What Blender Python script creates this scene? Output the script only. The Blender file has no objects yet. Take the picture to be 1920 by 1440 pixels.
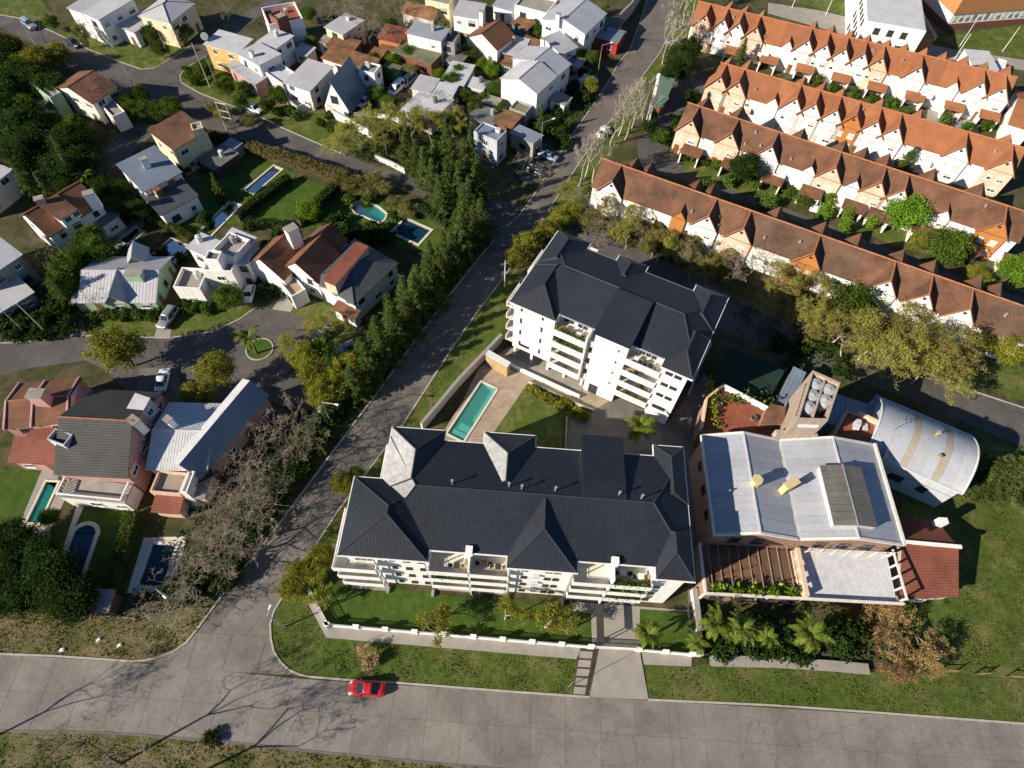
# Aerial view of a suburban block: two dark-roofed apartment houses, terraces of gabled town houses, villas with pools.
import bpy, math, random
import numpy as np
from mathutils import Vector
from mathutils.geometry import tessellate_polygon
random.seed(7); RNG = np.random.default_rng(7)
SC = bpy.context.scene; COL = SC.collection
R_ = math.radians
# ------------------------------------------------------------------ camera (drone, 82 m up, looking down about 58 degrees)
F_PX, CAM_H = 1150.0, 82.0
_d = np.array([(922-960)/F_PX, -(1435-720)/F_PX, -1.0]); _d /= np.linalg.norm(_d)
_up = -_d; _fz = np.array([0, 0, -1.0]); _fh = _fz-_fz.dot(_up)*_up; _fh /= np.linalg.norm(_fh)
CR = np.array([np.cross(_fh, _up), _fh, _up])
cam = bpy.data.cameras.new('camera'); camo = bpy.data.objects.new('camera', cam); COL.objects.link(camo)
cam.sensor_width = 36; cam.lens = F_PX/1920*36; cam.clip_end = 3000; cam.clip_start = 1
from mathutils import Matrix
M4 = Matrix.Identity(4)
for i in range(3):
    for j in range(3): M4[i][j] = CR[i, j]
M4[2][3] = CAM_H
camo.matrix_world = M4
SC.camera = camo
# ------------------------------------------------------------------ sky, sun, exposure
SUN_AZ, SUN_EL = R_(27.5), R_(27)          # direction the shadows run (from +X), elevation
wd = bpy.data.worlds.new('World'); SC.world = wd; wd.use_nodes = True
nt = wd.node_tree; bg = nt.nodes['Background']; sky = nt.nodes.new('ShaderNodeTexSky')
sky.sky_type = 'NISHITA'; sky.sun_disc = False; sky.sun_elevation = SUN_EL
sx, sy = -math.cos(SUN_AZ), -math.sin(SUN_AZ)
sky.sun_rotation = math.atan2(sx, sy) % (2*math.pi)
sky.air_density = 1.0; sky.dust_density = 0.0; sky.ozone_density = 6.0
nt.links.new(sky.outputs[0], bg.inputs[0]); bg.inputs[1].default_value = 0.06
sl = bpy.data.lights.new('sun', 'SUN'); so = bpy.data.objects.new('sun', sl); COL.objects.link(so)
sl.energy = 5.0; sl.angle = R_(0.5); sl.color = (1.0, 0.90, 0.75)
so.rotation_euler = Vector((sx*math.cos(SUN_EL), sy*math.cos(SUN_EL), math.sin(SUN_EL))).to_track_quat('Z', 'Y').to_euler()
so.location = (-80, -40, 90)
vs = SC.view_settings; vs.view_transform = 'Standard'; vs.look = 'None'; vs.gamma = 1; vs.exposure = 0.78; vs.use_curve_mapping = False
SC.cycles.max_bounces = 6; SC.cycles.diffuse_bounces = 3; SC.cycles.glossy_bounces = 2; SC.cycles.transmission_bounces = 3; SC.cycles.transparent_max_bounces = 6
SC.cycles.use_denoising = True

def at(px, py, z=0.0):
    """Point at height z seen at photograph position px, py (1920 x 1440)."""
    w = CR @ np.array([(px-960)/F_PX, -(py-720)/F_PX, -1.0])
    t = (CAM_H-z)/(-w[2]); return Vector((w[0]*t, w[1]*t, z))
def at2(p, z=0.0):
    q = at(p[0], p[1], z); return Vector((q.x, q.y))
# ------------------------------------------------------------------ materials
MATS = {}
BRIGHT = {'white_wall', 'offwhite_wall', 'lamp_white', 'frame_white', 'tank_white', 'cream_wall', 'salmon_wall', 'paint_white', 'paint_red', 'coping', 'pool_tile'}
def mat(name, col, rough=0.8, var=0.18, scale=0.6, fine=6.0, bump=0.0, bscale=30.0, metal=0.0, tint=None, pattern=None, spec=0.3, stain=0.0, dist=0.05, crack=0.0):
    if name in MATS: return MATS[name]
    if name not in BRIGHT:
        col = tuple(c*0.83 for c in col); tint = tuple(c*0.83 for c in tint) if tint else None
    m = bpy.data.materials.new(name); m.use_nodes = True; n = m.node_tree.nodes; l = m.node_tree.links
    b = n['Principled BSDF']; b.inputs['Roughness'].default_value = rough; b.inputs['Metallic'].default_value = metal
    b.inputs['Specular IOR Level'].default_value = spec
    geo = n.new('ShaderNodeNewGeometry'); src = geo.outputs['Position']
    def noise(sc, det=4.0, rgh=0.6, vec=None):
        t = n.new('ShaderNodeTexNoise'); t.inputs['Scale'].default_value = sc; t.inputs['Detail'].default_value = det; t.inputs['Roughness'].default_value = rgh
        l.new(vec or src, t.inputs['Vector']); return t.outputs['Fac']
    def ramp(fac, a, c, p0=0.3, p1=0.7):
        r = n.new('ShaderNodeValToRGB'); r.color_ramp.elements[0].color = (*a, 1); r.color_ramp.elements[1].color = (*c, 1)
        r.color_ramp.elements[0].position = p0; r.color_ramp.elements[1].position = p1; l.new(fac, r.inputs[0]); return r.outputs[0]
    def mix(kind, f, a, c):
        x = n.new('ShaderNodeMixRGB'); x.blend_type = kind
        for k, s in ((0, f), (1, a), (2, c)):
            if hasattr(s, 'links'): l.new(s, x.inputs[k])
            else: x.inputs[k].default_value = s if k == 0 else (*s, 1)
        return x.outputs[0]
    lo = tuple(max(0, c*(1-var)) for c in col); hi = tuple(min(1, c*(1+var)) for c in col)
    if tint: hi = tint
    c = ramp(noise(scale, 3), lo, hi)
    c = mix('MULTIPLY', 1.0, c, ramp(noise(fine, 2), (1-var*0.7,)*3, (1+var*0.5,)*3))
    uv = None
    if pattern:
        uv = n.new('ShaderNodeUVMap'); uv = uv.outputs[0]
        br = n.new('ShaderNodeTexBrick'); l.new(uv, br.inputs['Vector'])
        br.inputs['Scale'].default_value = 1.0
        br.inputs['Brick Width'].default_value = pattern[0]; br.inputs['Row Height'].default_value = pattern[1]
        br.inputs['Mortar Size'].default_value = pattern[2]; br.offset = pattern[3] if len(pattern) > 3 else 0.5
        br.inputs['Color1'].default_value = (1.07, 1.06, 1.05, 1); br.inputs['Color2'].default_value = (0.9, 0.9, 0.91, 1)
        g = pattern[4] if len(pattern) > 4 else 0.45
        br.inputs['Mortar'].default_value = (g, g, g, 1); br.inputs['Mortar Smooth'].default_value = 0.3
        c = mix('MULTIPLY', 1.0, c, br.outputs['Color'])
    if stain:
        mp = n.new('ShaderNodeMapping'); mp.inputs['Scale'].default_value = (1, 1, 0.12); l.new(src, mp.inputs[0])
        c = mix('MULTIPLY', stain, c, ramp(noise(1.7, 3, 0.7, mp.outputs[0]), (0.45, 0.42, 0.38), (1, 1, 1), 0.32, 0.58))
    if crack:   # worn paving: broad patches and thin cracks
        c = mix('MULTIPLY', 0.8, c, ramp(noise(0.13, 5, 0.7), (0.72, 0.71, 0.70), (1.12, 1.1, 1.08), 0.36, 0.62))
        ds = n.new('ShaderNodeTexNoise'); ds.inputs['Scale'].default_value = 0.9; l.new(src, ds.inputs['Vector']); ad = n.new('ShaderNodeVectorMath'); ad.operation = 'MULTIPLY_ADD'; ad.inputs[1].default_value = (1.6, 1.6, 0)
        l.new(ds.outputs['Color'], ad.inputs[0]); l.new(src, ad.inputs[2]); vo = n.new('ShaderNodeTexVoronoi'); vo.feature = 'DISTANCE_TO_EDGE'; vo.inputs['Scale'].default_value = 0.14; l.new(ad.outputs[0], vo.inputs['Vector'])
        c = mix('MULTIPLY', crack, c, ramp(vo.outputs['Distance'], (0.35, 0.34, 0.33), (1, 1, 1), 0.002, 0.010))
    l.new(c, b.inputs['Base Color'])
    if spec > 0.4:
        rr = n.new('ShaderNodeMapRange'); rr.inputs[3].default_value = max(0.02, rough-0.12); rr.inputs[4].default_value = min(1, rough+0.12)
        l.new(noise(scale*2.3, 2), rr.inputs[0]); l.new(rr.outputs[0], b.inputs['Roughness'])
    if bump:
        bp = n.new('ShaderNodeBump'); bp.inputs['Strength'].default_value = bump; bp.inputs['Distance'].default_value = dist
        l.new(noise(bscale, 2), bp.inputs['Height'])
        if pattern:
            bp2 = n.new('ShaderNodeBump'); bp2.inputs['Strength'].default_value = 0.6; bp2.inputs['Distance'].default_value = 0.05; bp2.invert = True
            l.new(br.outputs['Fac'], bp2.inputs['Height']); l.new(bp.outputs[0], bp2.inputs['Normal']); l.new(bp2.outputs[0], b.inputs['Normal'])
        else: l.new(bp.outputs[0], b.inputs['Normal'])
    MATS[name] = m; return m

def grass_mat(name, g1, g2, dry, dryamt=0.5, bump=0.9):
    g1, g2, dry = (tuple(v*1.12 for v in c) for c in (g1, g2, dry))
    m = bpy.data.materials.new(name); m.use_nodes = True; n = m.node_tree.nodes; l = m.node_tree.links
    b = n['Principled BSDF']; b.inputs['Roughness'].default_value = 0.9; b.inputs['Specular IOR Level'].default_value = 0.15
    geo = n.new('ShaderNodeNewGeometry')
    def noise(sc, det, rg=0.65, dis=0.0):
        t = n.new('ShaderNodeTexNoise'); t.inputs['Scale'].default_value = sc; t.inputs['Detail'].default_value = det; t.inputs['Roughness'].default_value = rg
        t.inputs['Distortion'].default_value = dis; l.new(geo.outputs['Position'], t.inputs['Vector']); return t.outputs['Fac']
    def ramp(f, a, c, p0, p1):
        r = n.new('ShaderNodeValToRGB'); r.color_ramp.elements[0].color = (*a, 1); r.color_ramp.elements[1].color = (*c, 1)
        r.color_ramp.elements[0].position = p0; r.color_ramp.elements[1].position = p1; l.new(f, r.inputs[0]); return r.outputs[0]
    def mix(kind, f, a, c):
        x = n.new('ShaderNodeMixRGB'); x.blend_type = kind
        for k, s in ((0, f), (1, a), (2, c)):
            if hasattr(s, 'links'): l.new(s, x.inputs[k])
            else: x.inputs[k].default_value = s if k == 0 else (*s, 1)
        return x.outputs[0]
    c = ramp(noise(0.9, 3), g1, g2, 0.32, 0.68)
    d = ramp(noise(0.28, 5, 0.72, 0.6), (0, 0, 0), (1, 1, 1), 0.62-0.25*dryamt, 0.86-0.32*dryamt)
    c = mix('MIX', d, c, dry)
    c = mix('MULTIPLY', 1, c, ramp(noise(7, 3, 0.8), (0.5, 0.5, 0.5), (1.45, 1.4, 1.3), 0.3, 0.72))
    l.new(c, b.inputs['Base Color'])
    bp = n.new('ShaderNodeBump'); bp.inputs['Strength'].default_value = bump; bp.inputs['Distance'].default_value = 0.12
    l.new(noise(11, 3, 0.8), bp.inputs['Height']); l.new(bp.outputs[0], b.inputs['Normal'])
    MATS[name] = m; return m

def leaf_mat(name, c1, c2, c3, trans=0.35):
    m = bpy.data.materials.new(name); m.use_nodes = True; n = m.node_tree.nodes; l = m.node_tree.links
    out = n['Material Output']; n.remove(n['Principled BSDF'])
    a = n.new('ShaderNodeAttribute'); a.attribute_name = 'rnd'
    c1, c2, c3 = (tuple(v*0.84 for v in c) for c in (c1, c2, c3))
    r = n.new('ShaderNodeValToRGB'); r.color_ramp.elements[0].color = (*c1, 1); r.color_ramp.elements[1].color = (*c3, 1)
    e = r.color_ramp.elements.new(0.55); e.color = (*c2, 1); l.new(a.outputs['Fac'], r.inputs[0])
    oi = n.new('ShaderNodeObjectInfo'); hsv = n.new('ShaderNodeHueSaturation')
    mr = n.new('ShaderNodeMapRange'); mr.inputs[3].default_value = 0.485; mr.inputs[4].default_value = 0.515; l.new(oi.outputs['Random'], mr.inputs[0]); l.new(mr.outputs[0], hsv.inputs['Hue'])
    mv = n.new('ShaderNodeMapRange'); mv.inputs[3].default_value = 0.8; mv.inputs[4].default_value = 1.2; l.new(oi.outputs['Random'], mv.inputs[0]); l.new(mv.outputs[0], hsv.inputs['Value'])
    l.new(r.outputs[0], hsv.inputs['Color'])
    df = n.new('ShaderNodeBsdfDiffuse'); tr = n.new('ShaderNodeBsdfTranslucent'); mx = n.new('ShaderNodeMixShader'); mx.inputs[0].default_value = trans
    l.new(hsv.outputs[0], df.inputs[0]); l.new(hsv.outputs[0], tr.inputs[0]); l.new(df.outputs[0], mx.inputs[1]); l.new(tr.outputs[0], mx.inputs[2]); l.new(mx.outputs[0], out.inputs[0])
    MATS[name] = m; return m

def water_mat(name, tint, depthcol):
    m = bpy.data.materials.new(name); m.use_nodes = True; n = m.node_tree.nodes; l = m.node_tree.links
    out = n['Material Output']; n.remove(n['Principled BSDF'])
    t = n.new('ShaderNodeBsdfTransparent'); t.inputs[0].default_value = (*tint, 1)
    d = n.new('ShaderNodeBsdfDiffuse'); d.inputs[0].default_value = (*depthcol, 1)
    g = n.new('ShaderNodeBsdfGlossy'); g.inputs['Roughness'].default_value = 0.03
    no = n.new('ShaderNodeTexNoise'); no.inputs['Scale'].default_value = 2.5; bp = n.new('ShaderNodeBump'); bp.inputs['Strength'].default_value = 0.06
    l.new(no.outputs['Fac'], bp.inputs['Height']); l.new(bp.outputs[0], g.inputs['Normal'])
    fr = n.new('ShaderNodeFresnel'); fr.inputs[0].default_value = 1.33
    m1 = n.new('ShaderNodeMixShader'); m1.inputs[0].default_value = 0.4; l.new(t.outputs[0], m1.inputs[1]); l.new(d.outputs[0], m1.inputs[2])
    m2 = n.new('ShaderNodeMixShader'); l.new(fr.outputs[0], m2.inputs[0]); l.new(m1.outputs[0], m2.inputs[1]); l.new(g.outputs[0], m2.inputs[2]); l.new(m2.outputs[0], out.inputs[0])
    MATS[name] = m; return m

grass_mat('lawn', (0.048, 0.08, 0.013), (0.095, 0.128, 0.024), (0.17, 0.15, 0.06), 0.55)
grass_mat('lawn_rich', (0.036, 0.078, 0.010), (0.066, 0.112, 0.017), (0.105, 0.115, 0.03), 0.45)
grass_mat('verge', (0.048, 0.08, 0.013), (0.092, 0.125, 0.025), (0.17, 0.15, 0.06), 0.5)
grass_mat('dry_verge', (0.055, 0.07, 0.016), (0.105, 0.115, 0.03), (0.19, 0.15, 0.085), 0.85)
grass_mat('ground', (0.032, 0.042, 0.014), (0.07, 0.072, 0.028), (0.11, 0.088, 0.052), 0.7)
mat('asphalt', (0.120, 0.110, 0.103), 0.85, 0.2, 0.25, 3, 0.3, 40, crack=0.6)
mat('concrete_road', (0.255, 0.22, 0.19), 0.8, 0.13, 0.35, 2.5, 0.2, 25)
mat('concrete', (0.345, 0.315, 0.275), 0.8, 0.12, 0.5, 5, 0.15, 25, stain=0.0)
mat('concrete_dark', (0.17, 0.155, 0.14), 0.85, 0.2, 0.5, 5, 0.2, 25)
mat('paving', (0.42, 0.33, 0.24), 0.8, 0.16, 0.5, 3, 0.15, 25, pattern=(1.0, 0.5, 0.012, 0.5, 0.7))
mat('kerb', (0.46, 0.42, 0.35), 0.8, 0.15, 1.0, 6)
mat('joint', (0.12, 0.105, 0.092), 0.9, 0.2)
mat('white_wall', (0.80, 0.78, 0.74), 0.7, 0.04, 0.6, 3, stain=0.22)
mat('offwhite_wall', (0.66, 0.62, 0.55), 0.75, 0.06, 0.6, 3, stain=0.35)
mat('cream_wall', (0.68, 0.58, 0.38), 0.75, 0.06, 0.6, 3, stain=0.3)
mat('yellow_wall', (0.66, 0.46, 0.16), 0.75, 0.08, 0.6, 3, stain=0.3)
mat('salmon_wall', (0.68, 0.47, 0.35), 0.75, 0.06, 0.6, 3, stain=0.25)
mat('tower_wall', (0.50, 0.395, 0.31), 0.8, 0.08, 0.6, 3, stain=0.4)
mat('pink_wall', (0.58, 0.33, 0.30), 0.75, 0.07, 0.6, 3, stain=0.3)
mat('rose_brick', (0.46, 0.29, 0.22), 0.8, 0.1, 0.6, 3, 0.2, 20, pattern=(0.25, 0.08, 0.008), stain=0.2)
mat('orange_wall', (0.50, 0.20, 0.055), 0.75, 0.08)
mat('green_wall', (0.34, 0.50, 0.34), 0.75, 0.07, 0.6, 3, stain=0.25)
mat('orange_sun', (0.52, 0.24, 0.09), 0.8, 0.08)
mat('ochre_roof', (0.47, 0.25, 0.10), 0.85, 0.12)
mat('teal_wall', (0.06, 0.20, 0.18), 0.75, 0.1)
mat('grey_wall', (0.36, 0.35, 0.34), 0.8, 0.1, 0.6, 3, stain=0.4)
mat('red_wall', (0.38, 0.04, 0.03), 0.7, 0.1)
mat('paleblue_wall', (0.52, 0.56, 0.60), 0.7, 0.06, 0.6, 3, stain=0.25)
mat('brick_wall', (0.30, 0.13, 0.08), 0.85, 0.15, 0.6, 3, 0.2, 20, pattern=(0.25, 0.08, 0.01))
mat('dark_roof', (0.025, 0.029, 0.040), 0.5, 0.2, 0.12, 1.5, spec=0.3)
mat('dark_roof_rib', (0.062, 0.066, 0.078), 0.5, 0.15, 0.3, 2, spec=0.3)
mat('ridge_cap', (0.045, 0.048, 0.056), 0.5, 0.1)
mat('grey_metal', (0.385, 0.40, 0.44), 0.45, 0.10, 0.3, 2, spec=0.5)
mat('grey_metal_b', (0.37, 0.38, 0.41), 0.45, 0.10, 0.3, 2, spec=0.5)
mat('grey_metal_c', (0.43, 0.435, 0.46), 0.45, 0.10, 0.3, 2, spec=0.5)
mat('lilac_metal', (0.50, 0.49, 0.51), 0.5, 0.10, 0.3, 2, spec=0.5)
mat('white_metal', (0.62, 0.62, 0.64), 0.5, 0.09, 0.4, 2, stain=0.2)
mat('blue_metal', (0.20, 0.24, 0.30), 0.45, 0.12, 0.3, 2, spec=0.5)
mat('slate_metal', (0.085, 0.088, 0.095), 0.5, 0.14, 0.3, 2, spec=0.5)
mat('rust_metal', (0.24, 0.12, 0.06), 0.8, 0.45, 0.5, 4)
mat('skylight_metal', (0.15, 0.14, 0.125), 0.55, 0.2, 0.5, 4)
mat('beige_sheet', (0.34, 0.29, 0.23), 0.6, 0.1)
mat('tile_orange', (0.39, 0.155, 0.068), 0.8, 0.14, 0.35, 5, 0.3, 25, tint=(0.50, 0.205, 0.09), pattern=(0.23, 0.34, 0.03, 0.0, 0.72))
mat('tile_orange_a', (0.35, 0.14, 0.064), 0.8, 0.14, 0.35, 5, 0.3, 25, tint=(0.405, 0.159, 0.074), pattern=(0.23, 0.34, 0.03, 0.0, 0.72))
mat('tile_orange_b', (0.42, 0.16, 0.068), 0.8, 0.14, 0.35, 5, 0.3, 25, tint=(0.486, 0.182, 0.078), pattern=(0.23, 0.34, 0.03, 0.0, 0.72))
mat('tile_brown', (0.155, 0.082, 0.05), 0.82, 0.3, 0.3, 5, 0.3, 25, tint=(0.26, 0.125, 0.07), pattern=(0.23, 0.34, 0.03, 0.0, 0.72))
mat('tile_brown_a', (0.135, 0.078, 0.05), 0.82, 0.3, 0.3, 5, 0.3, 25, tint=(0.216, 0.125, 0.08), pattern=(0.23, 0.34, 0.03, 0.0, 0.72))
mat('tile_brown_b', (0.18, 0.088, 0.05), 0.82, 0.3, 0.3, 5, 0.3, 25, tint=(0.288, 0.141, 0.08), pattern=(0.23, 0.34, 0.03, 0.0, 0.72))
mat('tile_mid', (0.22, 0.105, 0.06), 0.82, 0.3, 0.3, 5, 0.3, 25, tint=(0.30, 0.135, 0.075), pattern=(0.23, 0.34, 0.03, 0.0, 0.72))
mat('tile_red_shaded', (0.17, 0.055, 0.035), 0.8, 0.25, 0.35, 5, 0.3, 25, pattern=(0.25, 0.36, 0.03, 0.0, 0.55))  # darkened copy of the red tile, for a slope in shade
mat('tile_red', (0.30, 0.098, 0.06), 0.8, 0.2, 0.35, 5, 0.3, 25, pattern=(0.25, 0.36, 0.03, 0.0, 0.55))
mat('tile_grey', (0.092, 0.089, 0.086), 0.75, 0.18, 0.35, 5, 0.3, 25, pattern=(0.30, 0.36, 0.05, 0.5, 0.4))
mat('tile_black', (0.022, 0.023, 0.026), 0.6, 0.2, 0.35, 5, pattern=(0.30, 0.36, 0.05, 0.5, 0.5))
mat('ridge_tile', (0.44, 0.17, 0.075), 0.8, 0.2, 1, 5)
mat('terracotta_floor', (0.30, 0.095, 0.05), 0.8, 0.15, 0.5, 4, pattern=(0.4, 0.4, 0.012, 0.0, 0.6))
mat('roof_slab', (0.33, 0.30, 0.265), 0.85, 0.2, 0.4, 3, 0.15, 20)
mat('roof_membrane', (0.16, 0.16, 0.15), 0.85, 0.25, 0.4, 3)
mat('moss_slab', (0.16, 0.17, 0.10), 0.9, 0.25, 0.5, 4)
mat('green_sheet', (0.13, 0.20, 0.15), 0.7, 0.1)
mat('dark_green_net', (0.012, 0.035, 0.022), 0.9, 0.2, 0.5, 6)
mat('glass', (0.035, 0.045, 0.055), 0.08, 0.2, 0.4, 2, spec=0.6)
mat('frame_white', (0.72, 0.72, 0.70), 0.5, 0.04)
mat('frame_dark', (0.06, 0.05, 0.045), 0.5, 0.1)
mat('door_wood', (0.20, 0.10, 0.045), 0.6, 0.2)
mat('wood_light', (0.46, 0.32, 0.17), 0.75, 0.2, 0.8, 6)
mat('wood_dark', (0.13, 0.08, 0.05), 0.8, 0.2, 0.8, 6)
mat('pergola_wood', (0.30, 0.235, 0.17), 0.8, 0.2)
mat('shutter', (0.62, 0.58, 0.52), 0.7, 0.1)
mat('metal_pole', (0.42, 0.42, 0.41), 0.5, 0.1, metal=0.3)
mat('pole_concrete', (0.50, 0.47, 0.43), 0.85, 0.12)
mat('railing', (0.50, 0.54, 0.60), 0.4, 0.08)
mat('pool_tile', (0.30, 0.66, 0.60), 0.5, 0.05, 0.6, 4)
mat('pool_blue', (0.10, 0.30, 0.45), 0.5, 0.08, 0.6, 4)
mat('pool_teal', (0.05, 0.28, 0.28), 0.5, 0.08, 0.6, 4)
mat('coping', (0.60, 0.53, 0.44), 0.75, 0.1)
water_mat('water_clear', (0.55, 0.88, 0.82), (0.10, 0.36, 0.32))
water_mat('water_blue', (0.22, 0.42, 0.52), (0.02, 0.085, 0.15))
water_mat('water_teal', (0.35, 0.74, 0.70), (0.03, 0.30, 0.29))
mat('bark', (0.13, 0.105, 0.08), 0.95, 0.3, 2, 9)
mat('bark_pale', (0.46, 0.40, 0.32), 0.9, 0.2, 2, 9)
mat('twig_olive', (0.36, 0.31, 0.17), 0.9, 0.25, 1, 9)
mat('twig_grey', (0.335, 0.27, 0.205), 0.9, 0.25, 1, 9)
mat('twig_brown', (0.36, 0.235, 0.12), 0.9, 0.3, 1, 9)
mat('soil', (0.09, 0.06, 0.04), 0.95, 0.3, 1, 6, 0.4, 10)
mat('tyre', (0.02, 0.02, 0.02), 0.8, 0.1)
mat('rim', (0.45, 0.45, 0.46), 0.3, 0.1, metal=0.8)
mat('lid_grey', (0.50, 0.51, 0.52), 0.5, 0.15, 1.5, 5, stain=0.3)
mat('lamp_white', (0.75, 0.75, 0.73), 0.3, 0.03)
mat('tail_red', (0.35, 0.02, 0.02), 0.3, 0.1)
mat('tank_white', (0.52, 0.52, 0.51), 0.5, 0.15, 1.5, 5, stain=0.4)
mat('chimney_yellow', (0.66, 0.54, 0.27), 0.7, 0.08)
mat('plastic_blue', (0.10, 0.22, 0.42), 0.5, 0.1)
leaf_mat('leaf_yellow', (0.15, 0.165, 0.02), (0.30, 0.30, 0.04), (0.50, 0.46, 0.08), 0.45)
leaf_mat('leaf_olive', (0.13, 0.13, 0.04), (0.25, 0.235, 0.075), (0.42, 0.375, 0.13), 0.35)
leaf_mat('leaf_dark', (0.019, 0.042, 0.012), (0.048, 0.087, 0.021), (0.105, 0.150, 0.033))
leaf_mat('leaf_mid', (0.043, 0.085, 0.017), (0.105, 0.167, 0.027), (0.212, 0.281, 0.043))
leaf_mat('leaf_willow', (0.20, 0.20, 0.035), (0.40, 0.375, 0.07), (0.60, 0.53, 0.13), 0.5)
leaf_mat('leaf_grass', (0.055, 0.075, 0.016), (0.10, 0.125, 0.028), (0.19, 0.185, 0.06), 0.3)
leaf_mat('leaf_bright', (0.083, 0.165, 0.015), (0.180, 0.300, 0.027), (0.300, 0.450, 0.045))
leaf_mat('leaf_conifer', (0.035, 0.062, 0.018), (0.105, 0.155, 0.04), (0.24, 0.29, 0.08), 0.3)
leaf_mat('leaf_palm', (0.060, 0.112, 0.018), (0.128, 0.188, 0.030), (0.270, 0.285, 0.053), 0.3)
leaf_mat('leaf_dry', (0.195, 0.117, 0.052), (0.325, 0.202, 0.085), (0.520, 0.351, 0.156), 0.2)
leaf_mat('leaf_straw', (0.364, 0.247, 0.117), (0.585, 0.403, 0.195), (0.806, 0.598, 0.325), 0.2)
# ------------------------------------------------------------------ builders
OFF = {}
def props(o, label=None, cat=None, group=None, kind=None):
    if label: o['label'] = label
    if cat: o['category'] = cat
    if group: o['group'] = group
    if kind: o['kind'] = kind
    return o
def thing(name, label, cat, loc=(0, 0, 0), group=None):
    o = bpy.data.objects.new(name, None); COL.objects.link(o); o.empty_display_size = 0.3
    o.location = (loc[0], loc[1], loc[2] if len(loc) > 2 else 0); OFF[o.name] = Vector(o.location)
    return props(o, label, cat, group)
def mesh_np(name, V, Fq, m, smooth=False, rnd=None):
    me = bpy.data.meshes.new(name); V = np.asarray(V, np.float32); Fq = np.asarray(Fq, np.int32); nf, k = Fq.shape
    me.vertices.add(len(V)); me.vertices.foreach_set('co', V.ravel()); me.loops.add(nf*k); me.loops.foreach_set('vertex_index', Fq.ravel())
    me.polygons.add(nf); me.polygons.foreach_set('loop_start', np.arange(0, nf*k, k, dtype=np.int32))
    if rnd is not None:
        a = me.attributes.new('rnd', 'FLOAT', 'FACE'); a.data.foreach_set('value', np.asarray(rnd, np.float32))
    me.update(calc_edges=True)
    if smooth: me.polygons.foreach_set('use_smooth', np.ones(nf, bool))
    me.materials.append(MATS[m]); return me
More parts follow.
